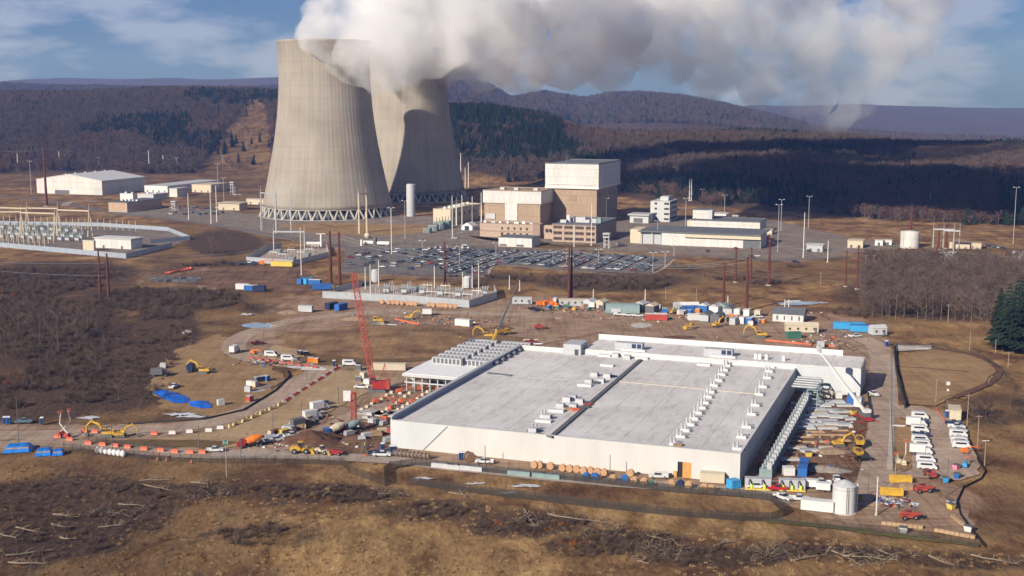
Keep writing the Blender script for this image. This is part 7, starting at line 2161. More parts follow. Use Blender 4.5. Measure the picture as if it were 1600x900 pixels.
put('dozer', bulldozer, 1078, 514, 200, 'yellow bulldozer in the laydown yard', 'bulldozers', 1.1, z=.3)
put('dozer', bulldozer, 590, 505, 0, 'yellow bulldozer right of the red crane boom', 'bulldozers', 1.3, z=.3)
put('dozer', bulldozer, 1273, 556, 0, 'yellow bulldozer just behind the wing of the hall', 'bulldozers', 1.0, z=.3)
put('dozer', bulldozer, 722, 533, 10, 'yellow bulldozer below the dark spoil heap', 'bulldozers', .8, z=.3)
put(('tele', 'w'), telehandler('red_paint'), 524, 711, -10, 'red and white skid loader beside the tan loader', 'telehandlers', .8, z=.3)
for a, c_, rz, l in [(1442, 769, 10, 'red telehandler right of the yellow trench boxes'), (1453, 745, 100, 'orange red telehandler below the white vans'), (1420, 811, 5, 'red telehandler nearest the front fence, loaded with timber'), (1190, 733, 80, 'red telehandler at the near end of the generator row'), (1272, 560 - 2, 30, 'red telehandler behind the wing'), (842, 514, 10, 'dark red telehandler behind the hall, left of centre')]:
 put(('tele', 'r'), telehandler('crane_red'), a, c_, rz, l, 'telehandlers', 1.0, z=.3)
LF = [(98, 681, 'crane_red', True, 40, 'red boom lift at left with a raised folded white arm'), (104, 684, 'crane_red', True, 150, 'second red boom lift at left with its arm up to the left'), (624, 614, 'orange_plastic', False, 20, 'orange boom lift nearest the deck columns'), (627, 630, 'orange_plastic', False, 200, 'large orange boom lift between the footing rows'), (645, 630, 'orange_plastic', False, 60, 'orange boom lift beside the larger one'),
  (651, 636, 'orange_plastic', False, 120, 'small orange boom lift next to the hall parapet'), (588, 630, 'orange_plastic', False, 30, 'orange lift at the end of the first footing row'), (603, 656, 'orange_plastic', False, 0, 'orange lift by the hall corner'), (658, 610, 'orange_plastic', False, 20, 'orange lift under the generator deck'), (686, 612, 'orange_plastic', False, 0, 'orange lift under the right part of the deck'),
  (1508, 708, 'orange_paint', False, 10, 'orange boom lift at the end of the right van row'), (1508, 730, 'sky_blue', False, 60, 'blue boom lift below the orange one in the gravel lot'), (396, 553, 'orange_paint', False, -20, 'orange crane truck on the left bend of the haul road'), (1403, 724, 'cream', False, 80, 'grey tan lift at the corner of the grass island'), (1250, 644, 'orange_plastic', False, 60, 'orange lift under the pipe rack'), (1412, 727, 'cream', True, 260, 'pale boom lift beside the grass island'), (610, 640, 'orange_plastic', False, 80, 'orange lift in the second footing row')]
for a, c_, m_, up, rz, l in LF: put(('lift', m_, up), boom_lift(m_, up), a, c_, rz, l, 'boom lifts', .72, z=.3)
for i, (a, c_) in enumerate([(843, 478), (852, 478), (861, 478), (869, 480)]):
 put(('lift', 'orange_paint', False), boom_lift('orange_paint'), a, c_, 10 + 40 * i, 'orange machine, %s from the left before the long grey shed' % ORD[i], 'orange machines in the laydown yard', z=.3)
# cranes
def lattice(b, p, q, w_, n, chord=.14, brace=.09):
 p, q, a, c_ = b.frame(p, q)
 v = q - p
 def cor(f, k):
  i, j = [(-1, -1), (1, -1), (1, 1), (-1, 1)][k]
  ww = w_ * (1 if .06 < f < .95 else .45) / 2
  return p + v * f + a * (i * ww) + c_ * (j * ww)
 fs = [0, .07] + [.07 + .87 * k / n for k in range(1, n + 1)] + [1]
 for k in range(4):
  for f0, f1 in zip(fs[:-1], fs[1:]):
   b.bar(cor(f0, k), cor(f1, k), chord)
 for i, (f0, f1) in enumerate(zip(fs[:-1], fs[1:])):
  for k in range(4):
   k2 = (k + 1) % 4
   b.bar(cor(f0, k if i % 2 else k2), cor(f1, k2 if i % 2 else k), brace)
   b.bar(cor(f1, k), cor(f1, k2), brace)
p = G(590, 612)
t = thing('crawler_crane', 'tall red crawler crane with a lattice boom beside the generator deck', 'crane', p)
for s in (-1, 1): MB().xprism([(-3.6, .6), (-3.1, .05), (3.1, .05), (3.6, .6), (3.1, 1.3), (-3.1, 1.3)][::-1], s * 2.3 - .5, s * 2.3 + .5).build('track', 'dark_grey', t)
MB().box(-2.0, 2.0, -1.8, 1.8, .7, 1.4).build('car_body', 'black', t)
MB().box(-1.9, 4.4, -1.6, 1.6, 1.45, 4.4).build('house', 'red_paint', t)
MB().box(3.4, 4.9, -1.75, 1.75, 1.3, 4.9).build('counterweight', 'crane_red', t)
o = MB().box(-2.5, -.6, -1.9, -.6, 4.4, 6.2).build('cab', 'red_paint', t); MB().box(-2.55, -.5, -1.95, -1.0, 4.9, 5.9).build('window', 'glass_dark', o)
tip = Vector((XX(552, p.y + 4, ZZ(p.y + 4, 426)) - p.x, 4, ZZ(p.y + 4, 426)))
foot = Vector((-1.6, 0, 3.2))
b = MB(); lattice(b, foot, tip, 1.9, 22, .2, .12); b.build('boom', 'crane_red', t)
mastp = Vector((3.0, 0, 11)); b = MB(); b.bar((.8, -.7, 4.2), mastp, .25).bar((.8, .7, 4.2), mastp, .25).bar((3.8, 0, 4.4), mastp, .2); b.build('gantry', 'crane_red', t)
MB().bar(mastp, tip, .07).build('pendant_cable', 'dark_grey', t)
MB().bar(tip, tip + Vector((.3, 0, -16)), .07).cbox(tip + Vector((.3, 0, -16.6)), (.7, .5, 1.2)).build('hook_block', 'dark_grey', t)
# red vertical placing mast with white panel
p = G(553, 674)
t = thing('placing_mast', 'vertical red lattice mast with a white panel at its head beside the mixer trucks', 'mast', p)
h = ZZ(p.y, 613)
b = MB(); lattice(b, Vector((0, 0, 0)), Vector((0, 0, h)), 1.5, 10, .22, .14); b.build('mast', 'crane_red', t)
MB().box(-3.4, -.8, -.3, .3, h - 3.0, h + .6).build('panel', 'white_paint', t)
MB().box(-1.6, 1.6, -1.6, 1.6, -.1, .8).build('base', 'dark_grey', t)
MB().cyl((.9, 0, .8), (.9, 0, h), .18, .18, 6).build('delivery_pipe', 'red_paint', t)
# dark telescopic boom behind the hall
p = G(766, 556)
t = thing('telescopic_crane', 'mobile crane behind the hall with a long dark boom and yellow lower section', 'crane', p, R(30))
MB().box(-4.5, 4.0, -1.3, 1.3, .7, 1.5).build('carrier', 'machine_yellow', t); MB().box(-2.4, 1.6, -1.1, 1.1, 1.5, 3.0).build('superstructure', 'machine_yellow', t)
wheels(t, (-3.4, -1.8, 1.6, 3.0), 1.35, .6, .4)
tip = Vector((XX(809, p.y + 6, ZZ(p.y + 6, 444)), p.y + 6, ZZ(p.y + 6, 444))) - p
tip = Matrix.Rotation(-R(30), 3, 'Z') @ tip
ft = Vector((-.8, 0, 2.6)); m1 = ft.lerp(tip, .3)
MB().bar(ft, m1, .95, 1.0).build('boom_base', 'machine_yellow', t)
MB().bar(m1, ft.lerp(tip, .65), .7, .75).bar(ft.lerp(tip, .65), tip, .45, .5).build('boom_sections', 'dark_grey', t)
MB().bar(tip, tip + Vector((0, 0, -9)), .07).cbox(tip + Vector((0, 0, -9.5)), (.5, .4, 1)).build('hook', 'dark_grey', t)
# white boomed crane on the right
p = G(1350, 656)
t = thing('telescopic_crane', 'red and white telescopic crane with a long pale boom reaching over the hall wing', 'crane', p, R(100))
MB().box(-4.5, 4.5, -1.35, 1.35, .7, 1.6).build('carrier', 'red_paint', t); MB().box(-2.6, 1.8, -1.2, 1.2, 1.6, 3.2).build('superstructure', 'dark_grey', t)
for s in (-1, 1):
 for x in (-3.9, 3.9): MB().bar((x, 0, .9), (x, s * 3.6, .4), .35, .3).cbox((x, s * 3.7, .2), (.9, .9, .35)).build('outrigger', 'red_paint', t)
wheels(t, (-3.2, -1.7, 1.7, 3.2), 1.4, .6, .4)
dy = 16
tip = Vector((XX(1280, p.y + dy, ZZ(p.y + dy, 548)), p.y + dy, ZZ(p.y + dy, 548))) - p
Rm = Matrix.Rotation(-R(100), 3, 'Z'); tip = Rm @ tip
ft = Vector((-1.0, 0, 3.0)); m1, m2 = ft.lerp(tip, .4), ft.lerp(tip, .72)
MB().bar(ft, m1, .85, .95).bar(m1, m2, .65, .75).bar(m2, tip, .5, .55).build('boom', 'pole_white', t)
MB().cbox(tip + Vector((0, 0, .8)), (2.2, 1.4, 2.2)).build('man_basket', 'light_grey', t)
MB().box(-2.8, -.6, -1.25, 1.25, 3.2, 4.4).build('counterweight', 'white_paint', t)
# cable reels
RW = [(835, 731), (843, 731), (860, 733), (879, 736), (890, 737), (901, 738), (912, 740), (922, 740), (933, 742), (944, 743), (985, 744)]
for i, (a, c_) in enumerate(RW): put(('reel', 'w'), reel(), a, c_, -20 + (i % 3) * 4 - 4, 'wooden cable reel against the long white wall, %s from the left' % ORD[i], 'reels against the white wall', .82, z=.3)
RW2 = [(916, 749, 'b'), (930, 750, 'b'), (957, 753, 'w'), (976, 753, 'b'), (991, 756, 'w'), (1006, 758, 'w'), (1017, 760, 'g'), (1049, 761, 'w'), (1063, 761, 'k'), (1076, 763, 'w'), (1100, 767, 'w'), (1111, 769, 'w')]
RM = {'w': ('reel_wood', 'dark_grey', 'wooden'), 'b': ('blue_paint', 'navy', 'blue'), 'g': ('green_paint', 'dark_grey', 'dark green'), 'k': ('navy', 'dark_grey', 'navy')}
for i, (a, c_, k_) in enumerate(RW2): put(('reel', k_), reel(RM[k_][0], RM[k_][1]), a, c_, -18 + (i % 4) * 5 - 8, '%s cable reel at the front fence, %s from the left' % (RM[k_][2], ORD[i]), 'reels at the front fence', .65 if k_ == 'g' else .82, z=.3)
for i in range(9): put(('reel', 'w'), reel(), 619 + i * 6.1, 713 + i * .6, 62 + (i % 3) * 6, 'wooden cable reel seen edge on, %s from the left near the hall corner' % ORD[i], 'reels near the left hall corner', .85, z=.3)
put(('reel', 'w'), reel(), 733, 721, 40, 'lone wooden cable reel beside the blue toilets at the wall', None, 1.2, z=.3)
for i, a in enumerate([597, 607, 614, 621, 628, 637, 643, 649, 670, 677, 685, 691, 697, 704, 711]):
 put(('reel', 'w'), reel(), a, 474.5 + (a - 597) * .062, -15 + (i % 3) * 5, 'wooden cable reel below the near substation fence, %s from the left' % ORD[i], 'reels below the near substation', .9, z=.3)
# blocks wrapped in pale foil along the fence
for i, (a, c_, l_) in enumerate([(693, 731, 7.5), (709, 733, 4), (725, 734, 4), (744, 736, 4), (811, 743, 7), (842, 746, 4), (862, 748, 5)]):
 t = thing('wrapped_pallet', 'pale wrapped pallet stack along the front fence, %s from the left' % ORD[i], 'pallet', G(a, c_, .2), R(-14), 'wrapped pallets along the fence')
 MB().box(-l_ / 2, l_ / 2, -.8, .8, .15, 1.5).build('wrap', 'teal_grey' if i > 3 else 'light_grey', t); MB().box(-l_ / 2, l_ / 2, -.8, .8, 0, .14).build('pallet', 'timber', t)
# barriers and drums
for i, (a, c_) in enumerate([(90, 684), (109, 688), (138, 694), (160, 696), (180, 698), (199, 700), (225, 703), (251, 705), (273, 707), (297, 708), (316, 708)]):
 put(('bar', 'o'), barrier('orange_plastic'), a, c_, -6, 'orange water barrier along the truck road, %s from the left' % ORD[i], 'orange barriers along the truck road', 1.1, z=.35)
for i, (a, c_) in enumerate([(132, 675), (148, 676), (241, 679)]): put(('bar', 'o'), barrier('orange_plastic'), a, c_, -4, 'orange water barrier on the haul road, %s from the left' % ORD[i], 'orange barriers on the haul road', 1.1, z=.35)
for i, (a, c_) in enumerate([(269, 678), (296, 676), (326, 674), (344, 670)]): put(('bar', 'w'), barrier('white_paint'), a, c_, 8, 'white water barrier on the haul road, %s from the left' % ORD[i], 'white barriers on the haul road', 1.1, z=.35)
def drum():
 t = thing('traffic_drum', '', 'traffic drum')
 MB().lathe([(.42, 0), (.42, .12), (.32, .14), (.26, 1.05), (.05, 1.1)], 10).build('body', 'pale_yellow', t)
 MB().lathe([(.335, .4), (.315, .62), (.30, .62)], 10, caps=False).build('band', 'white_paint', t)
 return t
n = 13
for i in range(n):
 f = i / (n - 1); a = 358 + (442 - 358) * f; c_ = 668 + (631 - 668) * f ** 1.1
 put('drum', drum, a, c_, 0, 'yellow striped drum along the seeded slope, %s from the left' % ORD[i], 'drums along the slope', 1.1, z=.35)
 if i % 2: put(('bar', 't'), barrier('timber'), a + 3.4, c_ - 1.6, 38, 'brown timber rail between the drums, %s from the left' % ORD[i // 2], 'timber rails between the drums', 1.0, z=.35)
n = 22
for i in range(n):
 f = i / (n - 1); a = 444 + (532 - 444) * f; c_ = 629 + (573 - 629) * f
 k_ = 'o' if i % 3 else 'w'
 put(('bar', 'r') if k_ == 'o' else ('bar', 'w'), barrier('crane_red' if k_ == 'o' else 'white_paint'), a, c_, 46, '%s barrier in the red line above the slope, %s from the left' % ('red' if k_ == 'o' else 'white', ORD[i]), 'red and white barrier line above the slope', .85, z=.35)
for i in range(9):
 a = 392 + i * 12.5; put(('bar', 'r'), barrier('crane_red'), a, 560 + i * 1.9, -8, 'red barrier below the vans on the haul road bend, %s from the left' % ORD[i], 'red barriers below the vans', 1.0, z=.35)
def snow_fence(px0, py0, px1, py1, label, m='orange_plastic'):
 wall_fence('plastic_fence', label, [(px0, py0), (px1, py1)], .9, m, posts=3, postm='dark_grey', group='orange plastic fences')
snow_fence(1196, 533, 1268, 540, 'orange plastic fence behind the hall wing'); snow_fence(1290, 541, 1305, 543, 'short orange plastic fence right of the white toilet cabin'); snow_fence(617, 500, 655, 508, 'orange plastic fence round the excavation')
snow_fence(577, 708, 606, 700, 'orange plastic fence at the left corner of the hall'); snow_fence(1462, 640, 1478, 660, 'orange plastic fence at the head of the gravel lot'); snow_fence(478, 700, 520, 668, 'orange plastic fence round the soil heap')
snow_fence(1336, 680, 1356, 672, 'orange plastic fence beneath the pale boom')
# containers, cabins and sheds
CT = [(441, 416, 'pale_yellow', 12.0, -8, 'mustard yellow container before the small left substation', None), (472, 443, 'blue_paint', 6.1, 70, 'blue container, left of the upper blue group', None), (482, 443, 'sky_blue', 6.1, 60, 'light blue container in the upper blue group', None), (492, 445, 'blue_paint', 6.1, -10, 'blue container with a white end in the upper blue group', 'white_paint'),
  (503, 452, 'blue_paint', 9.0, 8, 'long blue container at the bottom of the upper blue group', None), (379, 452, 'white_paint', 6.1, -10, 'white container left of the lower blue pair', None), (392, 454, 'blue_paint', 6.1, -8, 'blue container in the lower pair', 'white_paint'), (405, 455, 'navy', 6.1, -8, 'darker blue container in the lower pair', None),
  (533, 484, 'blue_paint', 6.1, 60, 'blue skip container below the near substation', None), (518, 482, 'navy', 6.1, 60, 'navy container left of the blue skip', None), (478, 487, 'light_grey', 6.1, -10, 'pale container beside the tan gravel heap', None), (724, 509, 'white_paint', 6.5, -25, 'white container among the diggings behind the deck', None),
  (608, 578, 'cream', 13.0, -4, 'long cream trailer container behind the red crane boom', None), (1025, 500, 'crane_red', 9.0, -6, 'red and white container in the laydown yard', 'white_paint'), (1090, 500, 'white_paint', 8.0, 6, 'white open container before the blue topped tent', None), (1148, 506, 'grey_panel', 6.1, 60, 'grey container before the white boxes', None),
  (1160, 505, 'white_paint', 4.0, 60, 'small white container, lower of the right hand boxes', None), (1172, 506, 'blue_paint', 4.0, 60, 'small bluish container at the right of the boxes', 'light_grey'), (1152, 492, 'white_paint', 4.0, 70, 'white box in the back line, left one', None), (1167, 493, 'white_paint', 4.0, 70, 'white box in the back line, right one', None), (1184, 494, 'cream', 4.0, 70, 'cream box left of the dark roofed shed', None),
  (1240, 528, 'green_paint', 6.1, 10, 'dark green container in front of the cream tent hall', None), (1326, 514, 'sky_blue', 12.0, -8, 'bright blue long trailer, left one', None), (1347, 518, 'sky_blue', 9.0, -10, 'bright blue long trailer, right one', 'blue_paint'), (1282, 542, 'light_grey', 2.6, 0, 'white twin toilet cabin behind the wing', 'white_paint'),
  (1277, 797, 'white_paint', 8.0, -20, 'white container left of the silo', None), (1254, 742, 'blue_paint', 6.1, 75, 'tall blue crate box on the mud yard, front one', None), (1256, 734, 'blue_paint', 6.1, 75, 'tall blue crate box on the mud yard, rear one', None), (1330, 628, 'blue_paint', 6.1, 70, 'blue container at the corner of the hall wing', None), (1342, 634, 'white_paint', 4.5, 60, 'white box beside the blue container at the wing', None),
  (1232, 742, 'white_paint', 3.0, 0, 'small white box behind the pump skids', None), (1288, 622, 'cream', 5.0, 0, 'cream box at the foot of the wing wall', None), (1310, 622, 'white_paint', 2.0, 0, 'little white box at the foot of the wing wall', None), (1263, 622, 'sky_blue', 2.6, 0, 'light blue box at the foot of the wing wall', None), (1113, 753, 'cream', 6.5, -12, 'cream shed box against the white wall right of the door', None), (1146, 762, 'sky_blue', 3.0, 30, 'bright blue skip at the corner of the hall', None)]
for a, c_, m_, l_, rz, lab, rf in CT: put(('ct', m_, l_, rf), container(m_, l_, 2.6 if l_ > 3.5 else 2.2, roof=rf), a, c_, rz, lab, 'containers and boxes on the site', 1.25 if c_ < 520 else 1.1, z=.3)
CB = [(816, 475, 'grey_panel', 9, -4, 'long grey cabin at the left end of the laydown row', 'light_grey', False), (899, 478, 'grey_panel', 15, -2, 'long grey shed with a pale roof in the laydown row', 'cream', False), (922, 480, 'light_grey', 6, 60, 'grey gabled shed left of the tan one', 'light_grey', True), (940, 481, 'cream', 6, 60, 'tan gabled shed in the laydown row', 'tan_steel', True),
  (1002, 484, 'grey_panel', 6, 60, 'grey shed right of the arched shelter, nearer', 'light_grey', True), (1019, 487, 'dark_grey', 6, 60, 'dark shed right of the arched shelter, farther', 'cream', True), (1077, 486, 'blue_paint', 8, 5, 'blue tent with a white peaked roof', 'white_paint', True), (1104, 501, 'grey_panel', 7, 60, 'grey blue gabled shed, left of the front pair', 'dark_roof', True), (1121, 502, 'dark_grey', 7, 60, 'dark gabled shed, right of the front pair', 'dark_roof', True),
  (1119, 488, 'white_paint', 7, 60, 'white gabled shed behind the front pair', 'grey_panel', True), (1140, 491, 'grey_panel', 6, 60, 'grey gabled shed under the stout rust pole', 'dark_roof', True), (1252, 519, 'cream', 13, -4, 'cream tent hall before the dark roofed white shed', 'cream', True), (1371, 523, 'light_grey', 6, 10, 'grey roofed hut right of the blue trailers', 'light_grey', True), (1491, 653, 'cream', 7, 75, 'cream roofed shed at the head of the right van row', 'cream', False), (1062, 486, 'grey_panel', 5, 10, 'small grey shed left of the blue tent', 'grey_panel', True), (1100, 487, 'blue_paint', 4, 60, 'small blue shed right of the blue tent', 'light_grey', True), (1130, 487, 'teal_grey', 5, 60, 'teal roofed shed behind the white gabled one', 'teal_grey', True)]
for a, c_, m_, l_, rz, lab, rf, gb in CB: put(('cb', m_, l_, rf, gb), cabin(m_, l_, 3.0, 4.2 if gb else 3.2, rf, gb), a, c_, rz, lab, 'cabins and sheds in the laydown yard', 1.2, z=.3)
t = thing('arched_shelter', 'grey blue arched shelter in the middle of the laydown row', 'shelter', G(973, 487, .3), R(-6))
prof = [(-5, 0)] + [(5 * math.cos(math.pi - math.pi * k / 10), 1.2 + 3.4 * math.sin(math.pi * k / 10)) for k in range(11)] + [(5, 0)]
b = MB(); vs = [(-9, y, z) for y, z in prof] + [(9, y, z) for y, z in prof]; n = len(prof)
b.add(vs, [(i, i + 1, n + i + 1, n + i) for i in range(n - 1)] + [tuple(range(n)), tuple(reversed(range(n, 2 * n)))]); b.build('canvas', 'teal_grey', t)
MB().box(-6, -1, -5.2, -5.02, 0, 2.4).build('door', 'light_grey', t)
t, w, dep, h = bldg('metal_shed', 'white metal shed with a dark grey gabled roof behind the laydown yard', 'shed', 1207, 1255, 1263, 505, 492)
dep = max(8, min(dep, 14))
MB().box(-w, 0, 0, dep, -.3, h).build('wall', 'white_panel', t)
MB().add([(-w - .5, -.6, h - .1), (.5, -.6, h - .1), (.5, dep + .6, h - .1), (-w - .5, dep + .6, h - .1), (-w - .5, dep / 2, h + 2.4), (.5, dep / 2, h + 2.4)], [(0, 3, 2, 1), (0, 1, 5, 4), (2, 3, 4, 5), (0, 4, 3), (1, 2, 5)]).build('roof', 'dark_roof', t)
for k in range(4): MB().box(-w * (.88 - .24 * k), -w * (.88 - .24 * k) + .8, -.07, -.01, h * .25, h * .75).build('window', 'dark_grey', t)
# clutter of the laydown row
rk = random.Random(3)
for i in range(34):
 a = 860 + i * 10 + rk.uniform(-4, 4); c_ = 478 + max(0, (a - 1000)) * .125 + rk.uniform(-1, 9)
 if 1200 < a < 1262: c_ += 14
 m_ = rk.choice(['machine_yellow', 'white_paint', 'orange_paint', 'light_grey', 'dark_grey', 'blue_paint', 'timber', 'green_paint'])
 def crate(m=m_):
  def mk_():
   t = thing('equipment_crate', '', 'crate')
   MB().box(-1.1, 1.1, -.9, .9, .2, 1.9).build('body', m, t); MB().box(-1.15, 1.15, -.95, .95, 0, .19).build('pallet', 'timber', t); MB().box(-1.0, 1.0, -.8, .8, 1.9, 2.05).build('lid', 'light_grey', t)
   return t
  return mk_
 put(('crate', m_), crate(), a, c_, rk.uniform(-40, 60), '%s equipment crate in the laydown yard, %s from the left' % (m_.split('_')[-1] if m_ != 'white_paint' else 'white', ORD[i]), 'equipment crates in the laydown yard', rk.uniform(.8, 1.3), z=.3)
 _lab = {'machine_yellow': 'yellow', 'white_paint': 'white', 'orange_paint': 'orange', 'light_grey': 'pale grey', 'dark_grey': 'dark grey', 'blue_paint': 'blue', 'timber': 'wooden', 'green_paint': 'green'}[m_]
 for o in list(COL.objects)[-8:]:
  if o.name.startswith('equipment_crate') and o.get('label', '').endswith('%s from the left' % ORD[i]): o['label'] = '%s equipment crate in the laydown yard, %s from the left' % (_lab, ORD[i])
# material stacks between the hall corner and the queue
for i in range(40):
 a = 405 + i * 5.2 + rk.uniform(-3, 3); c_ = 690 - i * 2.0 + rk.uniform(-3, 5)
 if i >= 18: a = 545 + (i - 18) * 5 + rk.uniform(-3, 3); c_ = 662 + rk.uniform(-14, 30)
 m_ = rk.choice(['timber', 'light_grey', 'crane_red', 'pale_yellow', 'dark_grey', 'rust', 'galv', 'cream'])
 def stack(m=m_):
  def mk_():
   t = thing('material_stack', '', 'material stack')
   b = MB()
   for q in range(3): b.box(-1.5 + .1 * q, 1.5 - .15 * q, -.8, .8, .2 + .4 * q, .55 + .4 * q)
   b.box(-1.3, -1.1, -.75, .75, 0, .2); b.box(1.1, 1.3, -.75, .75, 0, .2)
   b.build('stack', m, t)
   return t
  return mk_
 nm_ = {'timber': 'timber', 'light_grey': 'pale grey', 'crane_red': 'red', 'pale_yellow': 'yellow', 'dark_grey': 'dark', 'rust': 'rust brown', 'galv': 'silver', 'cream': 'cream'}[m_]
 put(('stack', m_), stack(), a, c_, rk.uniform(-30, 60), '%s material stack, %s from the left between the truck queue and the hall' % (nm_, ORD[i]), 'material stacks left of the hall', rk.uniform(.8, 1.4), z=.3)
# right hand storage corner
p = G(1318, 800)
t = thing('grain_silo', 'white corrugated steel silo standing at the front fence', 'silo', p, 0)
h = ZZ(p.y, 757); r_ = 3.15
b = MB(); prof = []
for k in range(28): prof += [(r_ + (.05 if k % 2 else 0), .4 + (h - .4) * k / 27)]
b.lathe(prof, 36, caps=False); b.build('shell', 'white_panel', t)
MB().lathe([(r_ + .15, h - .1), (r_ * .5, h + .9), (.5, h + 1.3), (.05, h + 1.4)], 36).build('roof', 'light_grey', t)
MB().lathe([(r_ + .5, -.2), (r_ + .5, .4), (r_ - .1, .4)], 36, caps=False).build('plinth', 'concrete', t)
a_ = -.55
for d_ in (-.22, .22): MB().bar(((r_ + .15) * math.cos(a_ - 1) + d_, (r_ + .15) * math.sin(a_ - 1), .4), ((r_ + .15) * math.cos(a_ - 1) + d_, (r_ + .15) * math.sin(a_ - 1), h), .09, .09).build('ladder_rail', 'dark_grey', t)
MB().cyl((r_ + .35, -.4, .2), (r_ + .35, -.4, h + .4), .22, .22, 8).build('fill_pipe', 'white_paint', t)
def trench_box():
 t = thing('trench_box', '', 'trench box')
 for s in (-1, 1): MB().box(-3.2, 3.2, s * .9 - .12, s * .9 + .12, .05, 1.9).build('side_panel', 'machine_yellow', t)
 for x in (-2.6, 2.6): MB().bar((x, -.9, 1.3), (x, .9, 1.3), .18).build('spreader', 'steel', t)
 return t
put('trench', trench_box, 1407, 753, -8, 'yellow trench box, upper one of the pair', 'trench boxes', 1.0, z=.3)
put('trench', trench_box, 1393, 773, -10, 'yellow trench box, lower one of the pair', 'trench boxes', 1.0, z=.3)
put(('ct', 'timber', 2.6, None), container('timber', 2.6, 1.6), 1416, 765, 10, 'brown box between the trench boxes and the telehandler', None, 1.1, z=.3)
lumber(1402, 790, 6, 20, 'pile of grey pipes and plates in front of the trench boxes', 'galv', 'loose pipe piles'); lumber(1420, 788, 6, -25, 'pile of galvanised sections behind the nearest telehandler', 'galv', 'loose pipe piles')
lumber(1385, 780, 5, -30, 'pile of thin pipes beside the silo shadow', 'steel', 'loose pipe piles')
def bale_row(px0, py0, px1, py1, label):
 a, c_ = G(px0, py0, .25), G(px1, py1, .25)
 t = thing('straw_wattle', label, 'straw bales', a, 0, 'straw bale rows at the front fence')
 v = c_ - a; n = int(v.length / 1.3); ang_ = math.atan2(v.y, v.x)
 for k in range(n): MB().cbox(v * ((k + .5) / n) + Vector((0, 0, .45)), (1.22, .9, .9), ang_ + .05 * (k % 3 - 1)).build('bale', 'timber', t)
bale_row(1377, 819, 1442, 826, 'row of brown straw bales inside the front fence, left one'); bale_row(1460, 830, 1524, 842, 'row of brown straw bales inside the front fence, right one'); bale_row(1487, 808, 1505, 822, 'short stack of straw bales at the corner of the front fence')
for i, (a, c_) in enumerate([(1286, 767), (1268, 762)]):
 t = thing('office_trailer', 'small white site trailer left of the silo, %s' % ('right one' if i == 0 else 'left one'), 'trailer', G(a, c_, .3), R(-15), 'small white trailers'); MB().box(-2, 2, -1.1, 1.1, .6, 2.6).build('body', 'white_paint', t); wheels(t, (0,), 1.1, .36); MB().bar((2, 0, .6), (3.2, 0, .5), .12).build('drawbar', 'dark_grey', t)
def pump_skid(px, py, L_, label, n):
 t = thing('pump_skid', label, 'pump skid', G(px, py, .3), R(-8), 'grey pump skids')
 MB().box(-L_ / 2, L_ / 2, -1.0, 1.4, .35, 3.0).build('panel_house', 'grey_panel', t); MB().box(-L_ / 2, L_ / 2, -2.4, 1.5, 0, .34).build('base', 'pale_yellow', t)
 for k in range(n):
  x = -L_ / 2 + L_ * (k + .5) / n
  MB().cyl((x, -1.7, .34), (x, -1.7, 1.6), .42, .3, 10).build('pump', 'hivis', t)
  MB().tube([Vector((x, -1.7, 1.6)), Vector((x - .3, -1.5, 2.4)), Vector((x - .5, -1.1, 2.9))], [.16, .16, .16], 6).build('hose', 'black', t)
  MB().box(x - .9, x - .5, -1.06, -1.005, .6, 2.7).build('louvre', 'dark_grey', t)
pump_skid(1184, 762, 7.5, 'grey pump skid with yellow green pumps at the hall corner', 2); pump_skid(1237, 764, 7.5, 'grey pump skid with louvres right of the dark red pickup', 3)
for i, (a, c_, m_, l) in enumerate([(1263, 713, 'pale_yellow', 'yellow bin on the mud yard'), (1333, 655 - 8, 'pale_yellow', 'yellow box beneath the pale boom'), (1494, 733, 'pink_panel', 'pink and white panel beside the blue lift'), (1495, 747, 'blue_paint', 'small blue box below the blue lift'), (1477, 753, 'sky_blue', 'blue drum box right of the orange telehandler'), (1486, 790, 'light_grey', 'grey roller beside the black silt fence'), (1486, 795, 'pale_yellow', 'yellow roller beside the black silt fence'), (1513, 830, 'white_paint', 'round white tank by the last straw bales'), (1411, 832, 'light_grey', 'pale grey bin outside the front fence'), (1340, 782, 'machine_yellow', 'yellow hoppers right of the silo')]):
 t = thing('site_bin', l, 'bin', G(a, c_, .3), R(20 * i), 'bins and boxes'); MB().hexa([(-.8, -.6, 0), (.8, -.6, 0), (.8, .6, 0), (-.8, .6, 0), (-1.1, -.9, 1.5), (1.1, -.9, 1.5), (1.1, .9, 1.5), (-1.1, .9, 1.5)]).build('body', m_, t); MB().box(-1.15, 1.15, -.95, .95, 1.5, 1.62).build('rim', 'dark_grey', t)
# blue covered stacks and tarps at the left
def tarp_stack(px, py, L_, w_, h_, rz, label):
 r = random.Random(int(px)); n1, n2 = 12, 8
 vs, fs = [], []
 for i in range(n1 + 1):
  for j in range(n2 + 1):
   x = L_ * (i / n1 - .5); y = w_ * (j / n2 - .5)
   edge = min(i, n1 - i, j, n2 - j)
   z = h_ * (0 if edge == 0 else .82 if edge == 1 else 1) + (r.uniform(-.12, .12) if edge else 0)
   k = 1.06 if edge == 0 else 1
   vs.append((x * k, y * k, max(0.02, z)))
 for i in range(n1):
  for j in range(n2):
   a = i * (n2 + 1) + j; fs.append((a, a + n2 + 1, a + n2 + 2, a + 1))
 t = thing('tarped_stack', label, 'covered stack', G(px, py, .2), R(rz), 'stacks under blue tarps'); MB().add(vs, fs).build('tarp', 'blue_tarp', t); MB().box(-L_ * .42, L_ * .42, -w_ * .42, w_ * .42, 0, h_ * .8).build('goods', 'timber', t)
